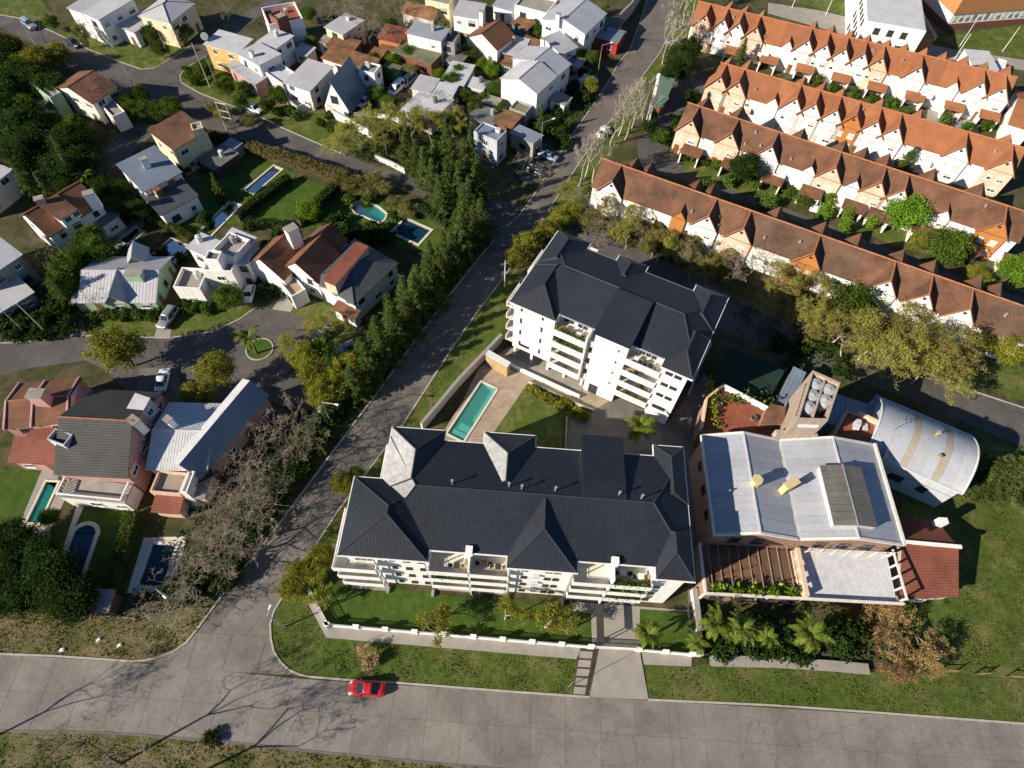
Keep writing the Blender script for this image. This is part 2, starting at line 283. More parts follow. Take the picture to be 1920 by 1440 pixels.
class MB:
    """Collects faces in world coordinates; build() links them as one mesh object."""
    def __init__(s): s.v = []; s.f = []
    def face(s, *pts):
        k = len(s.v); s.v += [tuple(p) for p in pts]; s.f.append(tuple(range(k, k+len(pts)))); return s
    def hexa(s, b, t):
        k = len(s.v); s.v += [tuple(p) for p in b]+[tuple(p) for p in t]; n = len(b)
        s.f.append(tuple(k+n+i for i in range(n))); s.f.append(tuple(k+n-1-i for i in range(n)))
        for i in range(n): j = (i+1) % n; s.f.append((k+i, k+j, k+n+j, k+n+i))
        return s
    def prism(s, pts, z0, z1):
        pts = [Vector((p[0], p[1])) for p in pts]
        if sum(pts[i].x*pts[(i+1) % len(pts)].y-pts[(i+1) % len(pts)].x*pts[i].y for i in range(len(pts))) < 0: pts.reverse()
        return s.hexa([(p.x, p.y, z0) for p in pts], [(p.x, p.y, z1) for p in pts])
    def box(s, x0, x1, y0, y1, z0, z1, F=None):
        q = [(x0, y0), (x1, y0), (x1, y1), (x0, y1)]
        if F: q = [F.xy(*p) for p in q]
        return s.prism(q, z0, z1)
    def slab(s, pts, th):
        """polygon in space given a downward thickness"""
        return s.hexa([(p[0], p[1], p[2]-th) for p in pts], [tuple(p) for p in pts])
    def tube(s, p0, p1, r0, r1=None, n=6, cap=True):
        r1 = r0 if r1 is None else r1; p0 = Vector(p0); p1 = Vector(p1); d = (p1-p0).normalized()
        a = d.orthogonal().normalized(); b = d.cross(a); k = len(s.v)
        for p, r in ((p0, r0), (p1, r1)):
            for i in range(n): t = 2*math.pi*i/n; s.v.append(tuple(p+a*(r*math.cos(t))+b*(r*math.sin(t))))
        for i in range(n): j = (i+1) % n; s.f.append((k+i, k+j, k+n+j, k+n+i))
        if cap: s.f.append(tuple(k+n-1-i for i in range(n))); s.f.append(tuple(k+n+i for i in range(n)))
        return s
    def ribs(s, pts, spacing, w=0.05, h=0.04, start=0.3, cross=False):
        """raised seams running down the slope of a planar polygon"""
        P = [Vector(p) for p in pts]; n = Vector((0, 0, 0))
        for i in range(1, len(P)-1): n += (P[i]-P[0]).cross(P[i+1]-P[0])
        n.normalize()
        if n.z < 0: n = -n
        t = Vector((0, 0, 1)).cross(n)
        if t.length < 1e-4: t = (P[1]-P[0])
        t.normalize(); d = n.cross(t)
        if cross: t, d = d, t
        T = [p.dot(t) for p in P]; D = [p.dot(d) for p in P]; n0 = P[0].dot(n); x = min(T)+spacing*start
        while x < max(T)-0.02:
            hit = []
            for i in range(len(P)):
                j = (i+1) % len(P)
                if (T[i]-x)*(T[j]-x) < 0: hit.append(D[i]+(D[j]-D[i])*(x-T[i])/(T[j]-T[i]))
            hit.sort()
            for i in range(0, len(hit)-1, 2):
                a, b = hit[i]+0.02, hit[i+1]-0.02
                if b-a < 0.1: continue
                base = lambda tt, dd, hh: t*tt+d*dd+n*(n0+hh)
                s.face(base(x-w/2, a, h), base(x+w/2, a, h), base(x+w/2, b, h), base(x-w/2, b, h))
                s.face(base(x-w/2, a, -0.01), base(x-w/2, a, h), base(x-w/2, b, h), base(x-w/2, b, -0.01))
                s.face(base(x+w/2, a, -0.01), base(x+w/2, b, -0.01), base(x+w/2, b, h), base(x+w/2, a, h))
            x += spacing
        return s
    def build(s, name, m, parent=None, smooth=False, kind=None, label=None):
        o0 = OFF.get(parent.name, Vector()) if parent else Vector()
        me = bpy.data.meshes.new(name); me.from_pydata([(v[0]-o0.x, v[1]-o0.y, v[2]-o0.z) for v in s.v], [], s.f)
        me.materials.append(MATS[m]); me.update()
        uvs(me)
        if smooth: me.polygons.foreach_set('use_smooth', [True]*len(me.polygons))
        o = bpy.data.objects.new(name, me); COL.objects.link(o)
        if parent: o.parent = parent; OFF[o.name] = o0
        if kind: o['kind'] = kind
        if label: o['label'] = label
        return o
def uvs(me):
    """metric UVs: u along the horizontal of each face, v up its slope"""
    nl = len(me.loops); out = np.zeros((nl, 2), np.float32); vs_ = me.vertices
    for p in me.polygons:
        n = p.normal
        if abs(n.z) > 0.9995: t = Vector((1, 0, 0)); d = Vector((0, 1, 0))
        else: t = Vector((-n.y, n.x, 0)).normalized(); d = n.cross(t)
        for li in p.loop_indices:
            co = vs_[me.loops[li].vertex_index].co; out[li] = (co.dot(t), co.dot(d))
    me.uv_layers.new(name='UVMap').data.foreach_set('uv', out.ravel())
class Fr:
    """local frame: origin, x direction; y is to its left"""
    def __init__(s, o, ux, L=0, W=0, flip=False):
        s.o = Vector((o[0], o[1])); s.ux = Vector((ux[0], ux[1])).normalized(); s.uy = Vector((-s.ux.y, s.ux.x))*(-1 if flip else 1); s.L = L; s.W = W
    def xy(s, x, y): return s.o+s.ux*x+s.uy*y
    def p(s, x, y, z): q = s.xy(x, y); return Vector((q.x, q.y, z))
def frm(a, b, c, z):
    A, B, C = at2(a, z), at2(b, z), at2(c, z); u = (B-A).normalized(); n = Vector((-u.y, u.x)); w = (C-A).dot(n)
    return Fr(A, u, (B-A).length, abs(w), flip=w < 0)
# ================================================================== the setting
mat('slab_a', (0.242, 0.219, 0.196), 0.8, 0.16, 0.22, 2.5, 0.2, 25, crack=0.35)
mat('slab_b', (0.230, 0.207, 0.184), 0.8, 0.16, 0.22, 2.5, 0.2, 25, crack=0.35)
mat('slab_c', (0.252, 0.227, 0.202), 0.8, 0.16, 0.22, 2.5, 0.2, 25, crack=0.35)
mat('street', (0.172, 0.152, 0.135), 0.85, 0.2, 0.22, 3, 0.3, 30, crack=0.6)
def arc(c, r, a0, a1, n=10): return [(c[0]+r*math.cos(a0+(a1-a0)*i/n), c[1]+r*math.sin(a0+(a1-a0)*i/n)) for i in range(n+1)]
def quad_px(a, b, c, z=0.0):
    F = frm(a, b, c, z); return [F.xy(0, 0), F.xy(F.L, 0), F.xy(F.L, F.W), F.xy(0, F.W)]
def inside(pt, poly):
    x, y = pt; c = False; n = len(poly)
    for i in range(n):
        x1, y1 = poly[i]; x2, y2 = poly[(i+1) % n]
        if (y1 > y) != (y2 > y) and x < (x2-x1)*(y-y1)/(y2-y1)+x1: c = not c
    return c
def shrink(poly, d):
    c = Vector((sum(p[0] for p in poly)/len(poly), sum(p[1] for p in poly)/len(poly))); out = []
    n = len(poly); ar = sum(poly[i][0]*poly[(i+1) % n][1]-poly[(i+1) % n][0]*poly[i][1] for i in range(n)); sg = 1 if ar > 0 else -1
    for i in range(n):
        p0, p1, p2 = Vector(poly[i-1]), Vector(poly[i]), Vector(poly[(i+1) % n])
        e1 = (p1-p0).normalized(); e2 = (p2-p1).normalized(); n1 = Vector((-e1.y, e1.x))*sg; n2 = Vector((-e2.y, e2.x))*sg
        m = (n1+n2); k = max(0.3, m.dot(n1)); out.append(p1+m*(d/k))
    return out
# swimming pools: outer coping outline on the ground
kh = frm((100, 1088), (132, 1000), (152, 1105), 0)
_k = [kh.xy(0, 0), kh.xy(kh.L*0.93, 0)]+[kh.xy(kh.L*0.93+2.05*math.sin(t), kh.W/2-2.05*math.cos(t)) for t in [math.pi*i/12 for i in range(13)]]+[kh.xy(kh.L*0.93, kh.W), kh.xy(0, kh.W)]
POOLS = [
 ('turquoise rectangular swimming pool between the two dark-roofed apartment houses', quad_px((834, 814), (901, 713), (875, 824)), 'coping', 'pool_tile', 'water_clear', 0.32, 1.35),
 ('long narrow turquoise pool in front of the maroon lean-to of the pink villa', quad_px((45, 983), (85, 900), (75, 986)), 'coping', 'pool_tile', 'water_teal', 0.3, 1.3),
 ('dark blue keyhole-shaped pool with round end and pale stone edge', _k, 'coping', 'pool_blue', 'water_blue', 0.55, 1.3),
 ('blue rectangular pool half hidden under bare branches at the lower left', quad_px((252, 1104), (283, 1014), (312, 1100)), 'coping', 'pool_blue', 'water_blue', 0.5, 1.3),
 ('long slim teal pool with white edge beside the hedge below the narrow lap pool', quad_px((370, 436), (430, 376), (397, 444)), 'coping', 'pool_tile', 'water_teal', 0.32, 1.3),
 ('dark green four-sided pool behind the pale green bungalow', quad_px((286, 476), (321, 445), (337, 487)), 'coping', 'pool_teal', 'water_teal', 0.35, 1.3),
 ('narrow lap pool on the lawn next to the street hedge', quad_px((456, 357), (513, 309), (476, 366)), 'coping', 'pool_tile', 'water_teal', 0.3, 1.3),
 ('bright teal kidney-shaped pool ringed by shrubs', [at2(p) for p in [(655, 390), (662, 380), (676, 376), (695, 378), (713, 388), (728, 401), (723, 413), (713, 420), (700, 416), (683, 408), (666, 402)]], 'coping', 'pool_tile', 'water_teal', 0.35, 1.2),
 ('blue rectangular pool with pale edge beside the tall conifers', quad_px((730, 437), (785, 462), (759, 407)), 'coping', 'pool_blue', 'water_blue', 0.45, 1.3),
 ('small dark blue pool on the terrace of the white and brown-roofed house', quad_px((221, 452), (240, 462), (255, 425)), 'coping', 'pool_blue', 'water_blue', 0.3, 1.2),
]
HOLES = [(shrink(p[1], p[5]), p) for p in POOLS]
def sheet(name, m, polys, z, parent=None, kind='structure', label=None):
    """flat ground sheet; swimming pools inside it are left open"""
    vs_, fs = [], []
    for poly in polys:
        loops = [[Vector((p[0], p[1], 0)) for p in poly]]
        for h, _ in HOLES:
            c = (sum(p[0] for p in h)/len(h), sum(p[1] for p in h)/len(h))
            if inside(c, [(p[0], p[1]) for p in poly]): loops.append([Vector((q[0], q[1], 0)) for q in reversed(h)])
        flat = [v for lp in loops for v in lp]; k = len(vs_); vs_ += [(v.x, v.y, z) for v in flat]
        for t in tessellate_polygon(loops):
            a, b, c = (flat[i] for i in t)
            if (b-a).cross(c-a).z < 0: t = (t[0], t[2], t[1])
            fs.append(tuple(k+i for i in t))
    me = bpy.data.meshes.new(name); me.from_pydata(vs_, [], fs); me.materials.append(MATS[m]); me.update(); uvs(me)
    o = bpy.data.objects.new(name, me); COL.objects.link(o)
    if parent: o.parent = parent
    else: props(o, label, None, None, kind)
    return o
def px(*pts): return [at2(p) for p in pts]
sheet('ground', 'ground', [[(-420, -200), (420, -200), (420, 520), (-420, 520)]], 0.0)
# --- pools
for lab, outl, cm, bm, wm, cw, depth in POOLS:
    c = sum((Vector(p) for p in outl), Vector((0, 0)))/len(outl); t = thing('swimming_pool', lab, 'swimming pool', (c.x, c.y, 0))
    inn = shrink(outl, cw); n = len(outl); mb = MB()
    for i in range(n):
        j = (i+1) % n
        mb.hexa([(*outl[i], -0.3), (*outl[j], -0.3), (*inn[j], -0.3), (*inn[i], -0.3)], [(*outl[i], 0.13), (*outl[j], 0.13), (*inn[j], 0.12), (*inn[i], 0.12)])
    mb.build('coping', cm, t)
    ba = MB()
    for i in range(n):
        j = (i+1) % n; ba.face((*inn[i], 0.1), (*inn[j], 0.1), (*inn[j], -depth), (*inn[i], -depth))
    ba.face(*[(*p, -depth) for p in inn])
    bo = ba.build('basin', bm, t)
    w = MB(); w.face(*[(*p, -0.12) for p in shrink(inn, 0.004)]); w.build('water', wm, t)
    if 'turquoise rectangular' in lab:
        a, b, d = Vector(inn[0]), Vector(inn[1]), Vector(inn[3])
        st = MB(); st.prism([a, a+(b-a)*0.27, d+(b-a)*0.27, d], -depth, -0.42); st.prism([a, a+(b-a)*0.12, d+(b-a)*0.12, d], -0.42, -0.2); st.build('step', bm, t)
        lad = MB()
        for k in (0.94, 0.985):
            q = b+(d-a)*k-(b-a)*0.02; lad.tube((q.x, q.y, -0.5), (q.x, q.y, 0.7), 0.03); 
        lad.build('ladder', 'metal_pole', t)
# --- main concrete road at the bottom with its slabs
def lerp(tab, x):
    for (x0, y0), (x1, y1) in zip(tab, tab[1:]):
        if x <= x1 or (x1, y1) == tab[-1]: return y0+(y1-y0)*(x-x0)/(x1-x0)
TOPE = [(-90, 8.9), (-44, 8.6), (-22, 7.75), (2, 7.6), (95, 6.9)]
MIDE = [(-90, 4.9), (-44, 4.9), (-23, 4.45), (2, 3.95), (62, 3.1), (95, 2.8)]
BOTE = [(-90, 0.6), (-56, 0.93), (-44, 1.3), (-31, 1.0), (-20, 0.5), (-4, -0.1), (60, -1.2), (95, -2)]
xs = [-90+4.1*i for i in range(46)]
road = sheet('road', 'joint', [[(x, lerp(TOPE, x)) for x in xs]+[(x, lerp(BOTE, x)) for x in reversed(xs)]], 0.010)
LEFT_K = px((0, 1226), (100, 1230), (250, 1240), (288, 1236), (325, 1222), (350, 1205), (370, 1180), (387, 1157), (425, 1105), (442, 1080), (480, 1040), (557, 937), (607, 870), (720, 720), (760, 663), (800, 610), (865, 525), (905, 475), (925, 452))
RIGHT_K = px((1920, 1357), (1600, 1333), (1440, 1322), (1216, 1312), (1105, 1307), (960, 1297), (740, 1280), (655, 1275), (580, 1269), (562, 1265), (542, 1256), (527, 1242), (514, 1222), (508, 1197), (507, 1170), (514, 1146), (535, 1112), (570, 1058), (605, 1002), (635, 957), (755, 797), (805, 720), (842, 662), (890, 592), (937, 530), (965, 492), (1000, 440), (1030, 392), (1050, 362), (1090, 300), (1130, 245), (1167, 200), (1200, 150), (1237, 100), (1262, 50), (1290, -20))
UP_LEFT = px((950, 425), (975, 402), (1005, 360), (1042, 300), (1075, 250), (1110, 200), (1140, 155), (1160, 118), (1180, 95), (1197, 50), (1220, -20))
diag = LEFT_K[2:]+UP_LEFT+list(reversed(RIGHT_K))[0:len(RIGHT_K)-7]
sheet('street', 'street', [diag], 0.020)
SLABS = []
for i, x in enumerate(xs[:-1]):
    if x < -66 or x > 72: continue
    x1 = xs[i+1]
    for r, (lo, hi) in enumerate(((BOTE, MIDE), (MIDE, TOPE))):
        g = 0.016; mb = MB(); z = 0.022+0.003*random.random()
        a, b, c, d = (x+g, lerp(lo, x)+g), (x1-g, lerp(lo, x1)+g), (x1-g, lerp(hi, x1)-g), (x+g, lerp(hi, x)-g)
        mb.hexa([(*a, 0.0), (*b, 0.0), (*c, 0.0), (*d, 0.0)], [(*a, z), (*b, z), (*c, z), (*d, z)])
        mb.build('slab', random.choice(('slab_a', 'slab_a', 'slab_b', 'slab_c')), road)
# slabs in the mouth of the side street
for r in range(4):
    y0 = 8.1+r*4.2; row = []
    xl = {0: -41.5, 1: -35.5, 2: -32.6, 3: -30.0}[r]; xr = {0: -24.5, 1: -27.0, 2: -26.6, 3: -24.0}[r]; nn = {0: 4, 1: 2, 2: 2, 3: 2}[r]
    for k in range(nn):
        a = xl+(xr-xl)*k/nn+0.03; b = xl+(xr-xl)*(k+1)/nn-0.03; s = 0.0 if r < 1 else 0.55*4.2
        mb = MB(); z = 0.034+0.004*random.random()
        mb.hexa([(a, y0+.03, 0), (b, y0+.03, 0), (b+s, y0+4.17, 0), (a+s, y0+4.17, 0)], [(a, y0+.03, z), (b, y0+.03, z), (b+s, y0+4.17, z), (a+s, y0+4.17, z)])
        mb.build('slab', 'slab_b', road)
# --- other streets
sheet('street', 'asphalt', [px((-60, 648), (0, 644), (60, 640), (160, 630), (317, 634), (400, 622), (450, 598), (482, 575), (540, 582), (577, 602), (605, 640), (640, 665), (662, 700), (645, 738), (608, 770), (560, 765), (500, 752), (430, 760), (340, 760), (255, 752), (200, 695), (160, 676), (60, 690), (0, 705), (-60, 715))], 0.016)
sheet('street', 'asphalt', [px((-60, 10), (0, 28), (35, 34), (100, 60), (130, 75), (160, 90), (213, 112), (265, 130), (290, 128), (330, 105), (360, 85), (400, 60), (480, 12), (520, -12), (540, -5), (490, 30), (430, 70), (385, 107), (350, 127), (338, 142), (340, 155), (375, 175), (425, 195), (480, 215), (530, 240), (575, 260), (640, 288), (740, 325), (860, 355), (930, 375), (985, 385), (950, 425), (925, 452), (890, 400), (740, 350), (605, 310), (480, 288), (430, 270), (380, 252), (330, 225), (290, 208), (265, 200), (230, 180), (185, 160), (150, 142), (100, 105), (50, 75), (0, 50), (-60, 30))], 0.016)
sheet('lane', 'asphalt', [px((262, 222), (292, 246), (250, 285), (222, 325), (215, 330), (150, 345), (60, 360), (-40, 375), (-40, 345), (60, 335), (150, 318), (185, 290), (215, 255))], 0.012)
sheet('street', 'asphalt', [px((1075, 415), (1200, 470), (1380, 556), (1500, 600), (1660, 660), (1790, 722), (1920, 765), (2050, 808), (2050, 880), (1920, 838), (1870, 818), (1800, 788), (1720, 752), (1600, 712), (1470, 662), (1360, 622), (1180, 520), (1060, 440))], 0.014)
sheet('lane', 'asphalt', [px((1270, 125), (1300, 128), (1325, 150), (1318, 185), (1265, 220), (1250, 280), (1300, 325), (1500, 400), (1700, 480), (1920, 560), (2000, 590), (2000, 610), (1920, 582), (1700, 502), (1470, 405), (1270, 335), (1200, 318), (1195, 270), (1230, 215))], 0.012)
sheet('path', 'concrete', [px((1440, 5), (1540, 20), (1640, 45), (1700, 75), (1800, 95), (1920, 112), (1990, 118), (1990, 140), (1920, 132), (1800, 115), (1690, 98), (1600, 70), (1440, 25))], 0.012)
sheet('path', 'concrete', [px((1740, 205), (1790, 215), (1840, 235), (1830, 262), (1770, 255), (1735, 232))], 0.012)
# --- lawns and verges
def lawn(m, z, *pts, name='lawn'): return sheet(name, m, [px(*pts)], z)
lawn('verge', 0.05, (507, 1168), (509, 1197), (515, 1222), (528, 1242), (543, 1256), (563, 1264), (580, 1268), (655, 1274), (740, 1279), (960, 1296), (1073, 1304), (1086, 1226), (1080, 1234), (612, 1196), (574, 1132), (590, 1085), (640, 1000), (690, 935), (775, 815), (800, 800), (812, 760), (935, 638), (960, 590), (945, 560), (975, 520), (965, 495), (937, 531), (890, 593), (842, 663), (806, 721), (757, 797), (637, 957), (607, 1003), (572, 1060), (537, 1113), name='verge')
lawn('verge', 0.05, (1208, 1246), (1296, 1250), (1320, 1245), (1560, 1248), (1750, 1262), (1920, 1275), (1990, 1280), (1990, 1360), (1920, 1356), (1600, 1332), (1440, 1321), (1217, 1311), name='verge')
lawn('dry_verge', 0.045, (-60, 1140), (0, 1142), (120, 1150), (260, 1160), (330, 1140), (400, 1090), (440, 1080), (424, 1106), (386, 1158), (369, 1181), (349, 1206), (324, 1223), (287, 1236), (250, 1239), (100, 1229), (0, 1225), (-60, 1224), name='verge')
sheet('verge', 'dry_verge', [[(x, lerp(BOTE, x)-0.05) for x in xs]+[(110, -60), (-100, -60)]], 0.04)
lawn('lawn_rich', 0.022, (590, 1090), (650, 1095), (1085, 1142), (1110, 1150), (1108, 1208), (615, 1168))
lawn('lawn_rich', 0.022, (1198, 1140), (1290, 1145), (1296, 1225), (1200, 1215))
lawn('lawn', 0.022, (1690, 900), (1830, 830), (1990, 850), (1990, 1285), (1920, 1274), (1760, 1262), (1700, 1250), (1690, 1120))
lawn('lawn', 0.030, (990, 718), (1110, 772), (1068, 790), (1062, 850), (925, 812))
lawn('lawn_rich', 0.022, (410, 300), (470, 285), (520, 305), (560, 330), (610, 350), (680, 355), (760, 385), (830, 420), (830, 470), (760, 470), (700, 450), (620, 440), (560, 420), (510, 420), (420, 420), (380, 440), (330, 430), (300, 400), (345, 375), (390, 330))
lawn('lawn_rich', 0.022, (-60, 880), (60, 880), (90, 895), (45, 985), (130, 985), (160, 945), (260, 960), (280, 1010), (245, 1110), (180, 1140), (-60, 1130))
lawn('lawn', 0.022, (160, 600), (200, 580), (300, 575), (420, 580), (480, 565), (480, 574), (450, 597), (400, 621), (318, 633), (160, 629))
lawn('lawn', 0.022, (540, 582), (590, 560), (650, 590), (680, 640), (640, 664), (605, 638), (577, 600))
lawn('lawn', 0.022, (100, 55), (190, 70), (270, 65), (352, 70), (358, 86), (328, 106), (290, 127), (265, 129), (213, 111), (160, 89), (130, 74))
lawn('lawn', 0.022, (340, 142), (385, 112), (430, 140), (480, 178), (560, 200), (650, 215), (740, 235), (740, 300), (640, 287), (575, 259), (530, 239), (480, 214), (425, 194), (375, 174), (342, 154))
lawn('lawn', 0.022, (-60, -30), (60, -20), (100, 30), (100, 58), (35, 32), (0, 26), (-60, 8))
lawn('lawn', 0.022, (1440, -10), (1600, -30), (1640, 20), (1650, 45), (1540, 18))
lawn('lawn', 0.022, (1760, 70), (1920, 45), (2000, 40), (2000, 118), (1920, 110), (1800, 94))
lawn('verge', 0.024, (1050, 363), (1091, 301), (1131, 246), (1168, 201), (1201, 151), (1238, 101), (1263, 51), (1290, -20), (1320, -20), (1300, 40), (1280, 90), (1240, 130), (1215, 190), (1170, 260), (1140, 300), (1110, 360), (1070, 430), (1000, 445), (1030, 393), name='verge')
for pts in [((1280, 300), (1340, 300), (1480, 350), (1560, 375), (1560, 392), (1420, 372), (1280, 325)), ((1560, 380), (1700, 425), (1760, 450), (1750, 480), (1680, 462), (1560, 410)), ((1800, 480), (1920, 515), (1920, 550), (1800, 510)),
            ((1320, 105), (1400, 130), (1520, 160), (1500, 170), (1340, 125)), ((1560, 155), (1720, 205), (1740, 232), (1640, 215), (1540, 172))]: lawn('lawn', 0.022, *pts)
lawn('lawn', 0.024, (1790, 712), (1920, 752), (2000, 780), (2000, 700), (1920, 690), (1800, 640))
# --- paved ground
sheet('sidewalk', 'concrete', [px((575, 1128), (612, 1196), (1080, 1236), (1086, 1226), (1089, 1212), (612, 1174), (585, 1118))], 0.075)
sheet('sidewalk', 'concrete', [px((1203, 1224), (1207, 1246), (1296, 1250), (1297, 1229))], 0.075)
sheet('driveway', 'concrete', [px((1124, 1214), (1199, 1219), (1216, 1312), (1105, 1307))], 0.085)
sheet('forecourt', 'concrete', [px((1078, 1128), (1300, 1145), (1298, 1148), (1200, 1142), (1198, 1218), (1110, 1209), (1108, 1150), (1074, 1145))], 0.060)
strip = [at2(p) for p in ((1086, 1219), (1116, 1221), (1100, 1305), (1072, 1303))]
sheet('path', 'soil', [strip], 0.055)
pth = thing('stepping_path', 'row of five pale concrete stepping slabs beside the driveway', 'path', (*strip[0], 0))
for k in range(5):
    f0, f1 = k/5+0.02, (k+1)/5-0.025; a, b, c, d = strip; mb = MB()
    e = lambda s, f: Vector(a).lerp(Vector(d), f).lerp(Vector(b).lerp(Vector(c), f), s)
    mb.prism([e(.08, f0), e(.86, f0), e(.86, f1), e(.08, f1)], 0.02, 0.10); mb.build('slab', 'concrete', pth)
sheet('courtyard', 'paving', [px((898, 690), (955, 650), (1110, 730), (1240, 800), (1290, 830), (1280, 880), (820, 850), (830, 812), (868, 750))], 0.018)
sheet('courtyard', 'concrete_dark', [px((1068, 788), (1112, 770), (1160, 742), (1250, 795), (1320, 700), (1335, 715), (1285, 830), (1280, 870), (1062, 850))], 0.034)
sheet('alley', 'concrete_dark', [px((1283, 832), (1300, 800), (1322, 818), (1335, 1080), (1300, 1230), (1290, 1150))], 0.026)
sheet('driveway', 'concrete', [px((510, 580), (530, 552), (560, 555), (545, 585))], 0.026)
sheet('driveway', 'concrete', [px((288, 634), (300, 600), (322, 615), (318, 634))], 0.026)
sheet('driveway', 'concrete', [px((115, 632), (140, 600), (155, 600), (162, 629))], 0.026)
sheet('driveway', 'concrete_dark', [px((255, 752), (262, 690), (330, 690), (345, 756))], 0.026)
sheet('pool_deck', 'concrete', [px((30, 1000), (80, 878), (112, 880), (108, 905), (125, 930), (90, 1005))], 0.028)
sheet('pool_deck', 'coping', [px((145, 945), (160, 945), (112, 1050), (98, 1092))], 0.030)
sheet('pool_deck', 'coping', [px((238, 1112), (270, 1008), (350, 1006), (325, 1108))], 0.028)
sheet('terrace', 'concrete', [px((185, 440), (250, 405), (275, 418), (225, 470), (205, 462))], 0.026)
sheet('terrace', 'concrete', [px((1010, 70), (1070, 110), (1110, 130), (1090, 170), (1040, 150))], 0.026)
sheet('parking', 'asphalt', [px((720, 165), (790, 130), (800, 150), (740, 190))], 0.026)
sheet('parking', 'concrete_dark', [px((990, 250), (1040, 280), (1020, 330), (985, 345), (960, 320))], 0.02)
# turning circle island
isl = at(487, 655); circ = [(isl.x+2.1*math.cos(t), isl.y+2.1*math.sin(t)) for t in [2*math.pi*i/28 for i in range(28)]]
sheet('traffic_island', 'lawn_rich', [circ], 0.10)
# --- kerbs
def kerb(pts, w=0.22, h=0.13, m='kerb', closed=False):
    mb = MB(); P = [Vector((p[0], p[1])) for p in pts]; n = len(P)
    for i in range(n if closed else n-1):
        a, b = P[i], P[(i+1) % n]; e = (b-a).normalized(); nn = Vector((-e.y, e.x))*w/2; ex = e*0.03
        mb.prism([a-ex-nn, b+ex-nn, b+ex+nn, a-ex+nn], 0, h+0.0007*(i % 2))
    return props(mb.build('kerb', m), None, None, None, 'structure')
kerb(LEFT_K); kerb(circ, closed=True)
kerb([p for p in RIGHT_K[:4]]); kerb([p for p in RIGHT_K[4:]])
kerb(px((160, 630), (317, 634), (400, 622), (450, 598), (482, 575)), h=0.1); kerb(px((-60, 648), (0, 644), (60, 640), (115, 633)), h=0.1)
kerb(px((0, 28), (35, 34), (100, 60), (160, 90), (213, 112), (265, 130), (290, 128), (330, 105), (360, 85)), h=0.1)
kerb(px((385, 107), (350, 127), (338, 142), (340, 155), (375, 175), (425, 195), (480, 215), (530, 240), (575, 260), (640, 288)), h=0.1)
kerb([(x, lerp(BOTE, x)-0.1) for x in xs if -70 < x < 80], h=0.06, m='concrete_dark')
kerb(px((1790, 722), (1920, 765), (2000, 792)), h=0.1); kerb(UP_LEFT, h=0.1)
# ================================================================== helpers for buildings
def hip_faces(F, x0, x1, y0, y1, ze, r0, r1, zr):
    A, B, C, D = F.p(x0, y0, ze), F.p(x1, y0, ze), F.p(x1, y1, ze), F.p(x0, y1, ze)
    a, b = F.p(r0[0], r0[1], zr), F.p(r1[0], r1[1], zr)
    if abs(r1[0]-r0[0]) >= abs(r1[1]-r0[1]): fs = [[A, B, b, a], [B, C, b], [C, D, a, b], [D, A, a]]
    else: fs = [[A, B, a], [B, C, b, a], [C, D, b], [D, A, a, b]]
    edges = [(A, a), (D, a), (B, b), (C, b)] if abs(r1[0]-r0[0]) >= abs(r1[1]-r0[1]) else [(A, a), (B, a), (C, b), (D, b)]
    return fs, edges+([(a, b)] if (a-b).length > 0.05 else [])
def hip_roof(th, name, m, F, x0, x1, y0, y1, ze, r0, r1, zr, rib=0.34, special=None, th_=0.16, cap='ridge_cap', gutter=None):
    fs, edges = hip_faces(F, x0, x1, y0, y1, ze, r0, r1, zr); mb = MB()
    for i, f in enumerate(fs):
        if special and i in special: continue
        mb.face(*f)
        if rib: mb.ribs(f, rib, 0.045, 0.022)
    mb.prism([F.xy(x0, y0), F.xy(x1, y0), F.xy(x1, y1), F.xy(x0, y1)], ze-th_, ze-0.002)
    o = mb.build(name, m, th)
    if special:
        for i, sm in special.items():
            mb = MB(); mb.face(*fs[i]); mb.ribs(fs[i], rib or 0.42, 0.05, 0.03); mb.build('roof_plane', sm, o)
    if cap:
        mb = MB()
        for a, b in edges: mb.tube(a+Vector((0, 0, 0.02)), b+Vector((0, 0, 0.02)), 0.09, n=5)
        mb.build('ridge_cap', cap, o)
    if gutter:
        g = MB(); w = 0.12
        g.box(x0-w, x1+w, y0-w, y0, ze-0.22, ze-0.03, F); g.box(x0-w, x1+w, y1, y1+w, ze-0.22, ze-0.03, F)
        g.box(x0-w, x0, y0, y1, ze-0.22, ze-0.03, F); g.box(x1, x1+w, y0, y1, ze-0.22, ze-0.03, F); g.build('gutter', gutter, o)
    return o
class Side:
    """one wall face: origin, direction along it, outward normal"""
    def __init__(s, F, side, x0, x1, y0, y1):
        f = F.xy
        if side == 'f': s.a, s.b, s.n = f(x0, y0), f(x1, y0), -F.uy
        elif side == 'b': s.a, s.b, s.n = f(x1, y1), f(x0, y1), F.uy
        elif side == 'l': s.a, s.b, s.n = f(x0, y1), f(x0, y0), -F.ux
        else: s.a, s.b, s.n = f(x1, y0), f(x1, y1), F.ux
        s.d = (s.b-s.a).normalized(); s.len = (s.b-s.a).length
    def q(s, u, out, z): p = s.a+s.d*u+s.n*out; return (p.x, p.y, z)
    def block(s, mb, u0, u1, o0, o1, z0, z1):
        mb.hexa([s.q(u0, o0, z0), s.q(u1, o0, z0), s.q(u1, o1, z0), s.q(u0, o1, z0)], [s.q(u0, o0, z1), s.q(u1, o0, z1), s.q(u1, o1, z1), s.q(u0, o1, z1)])
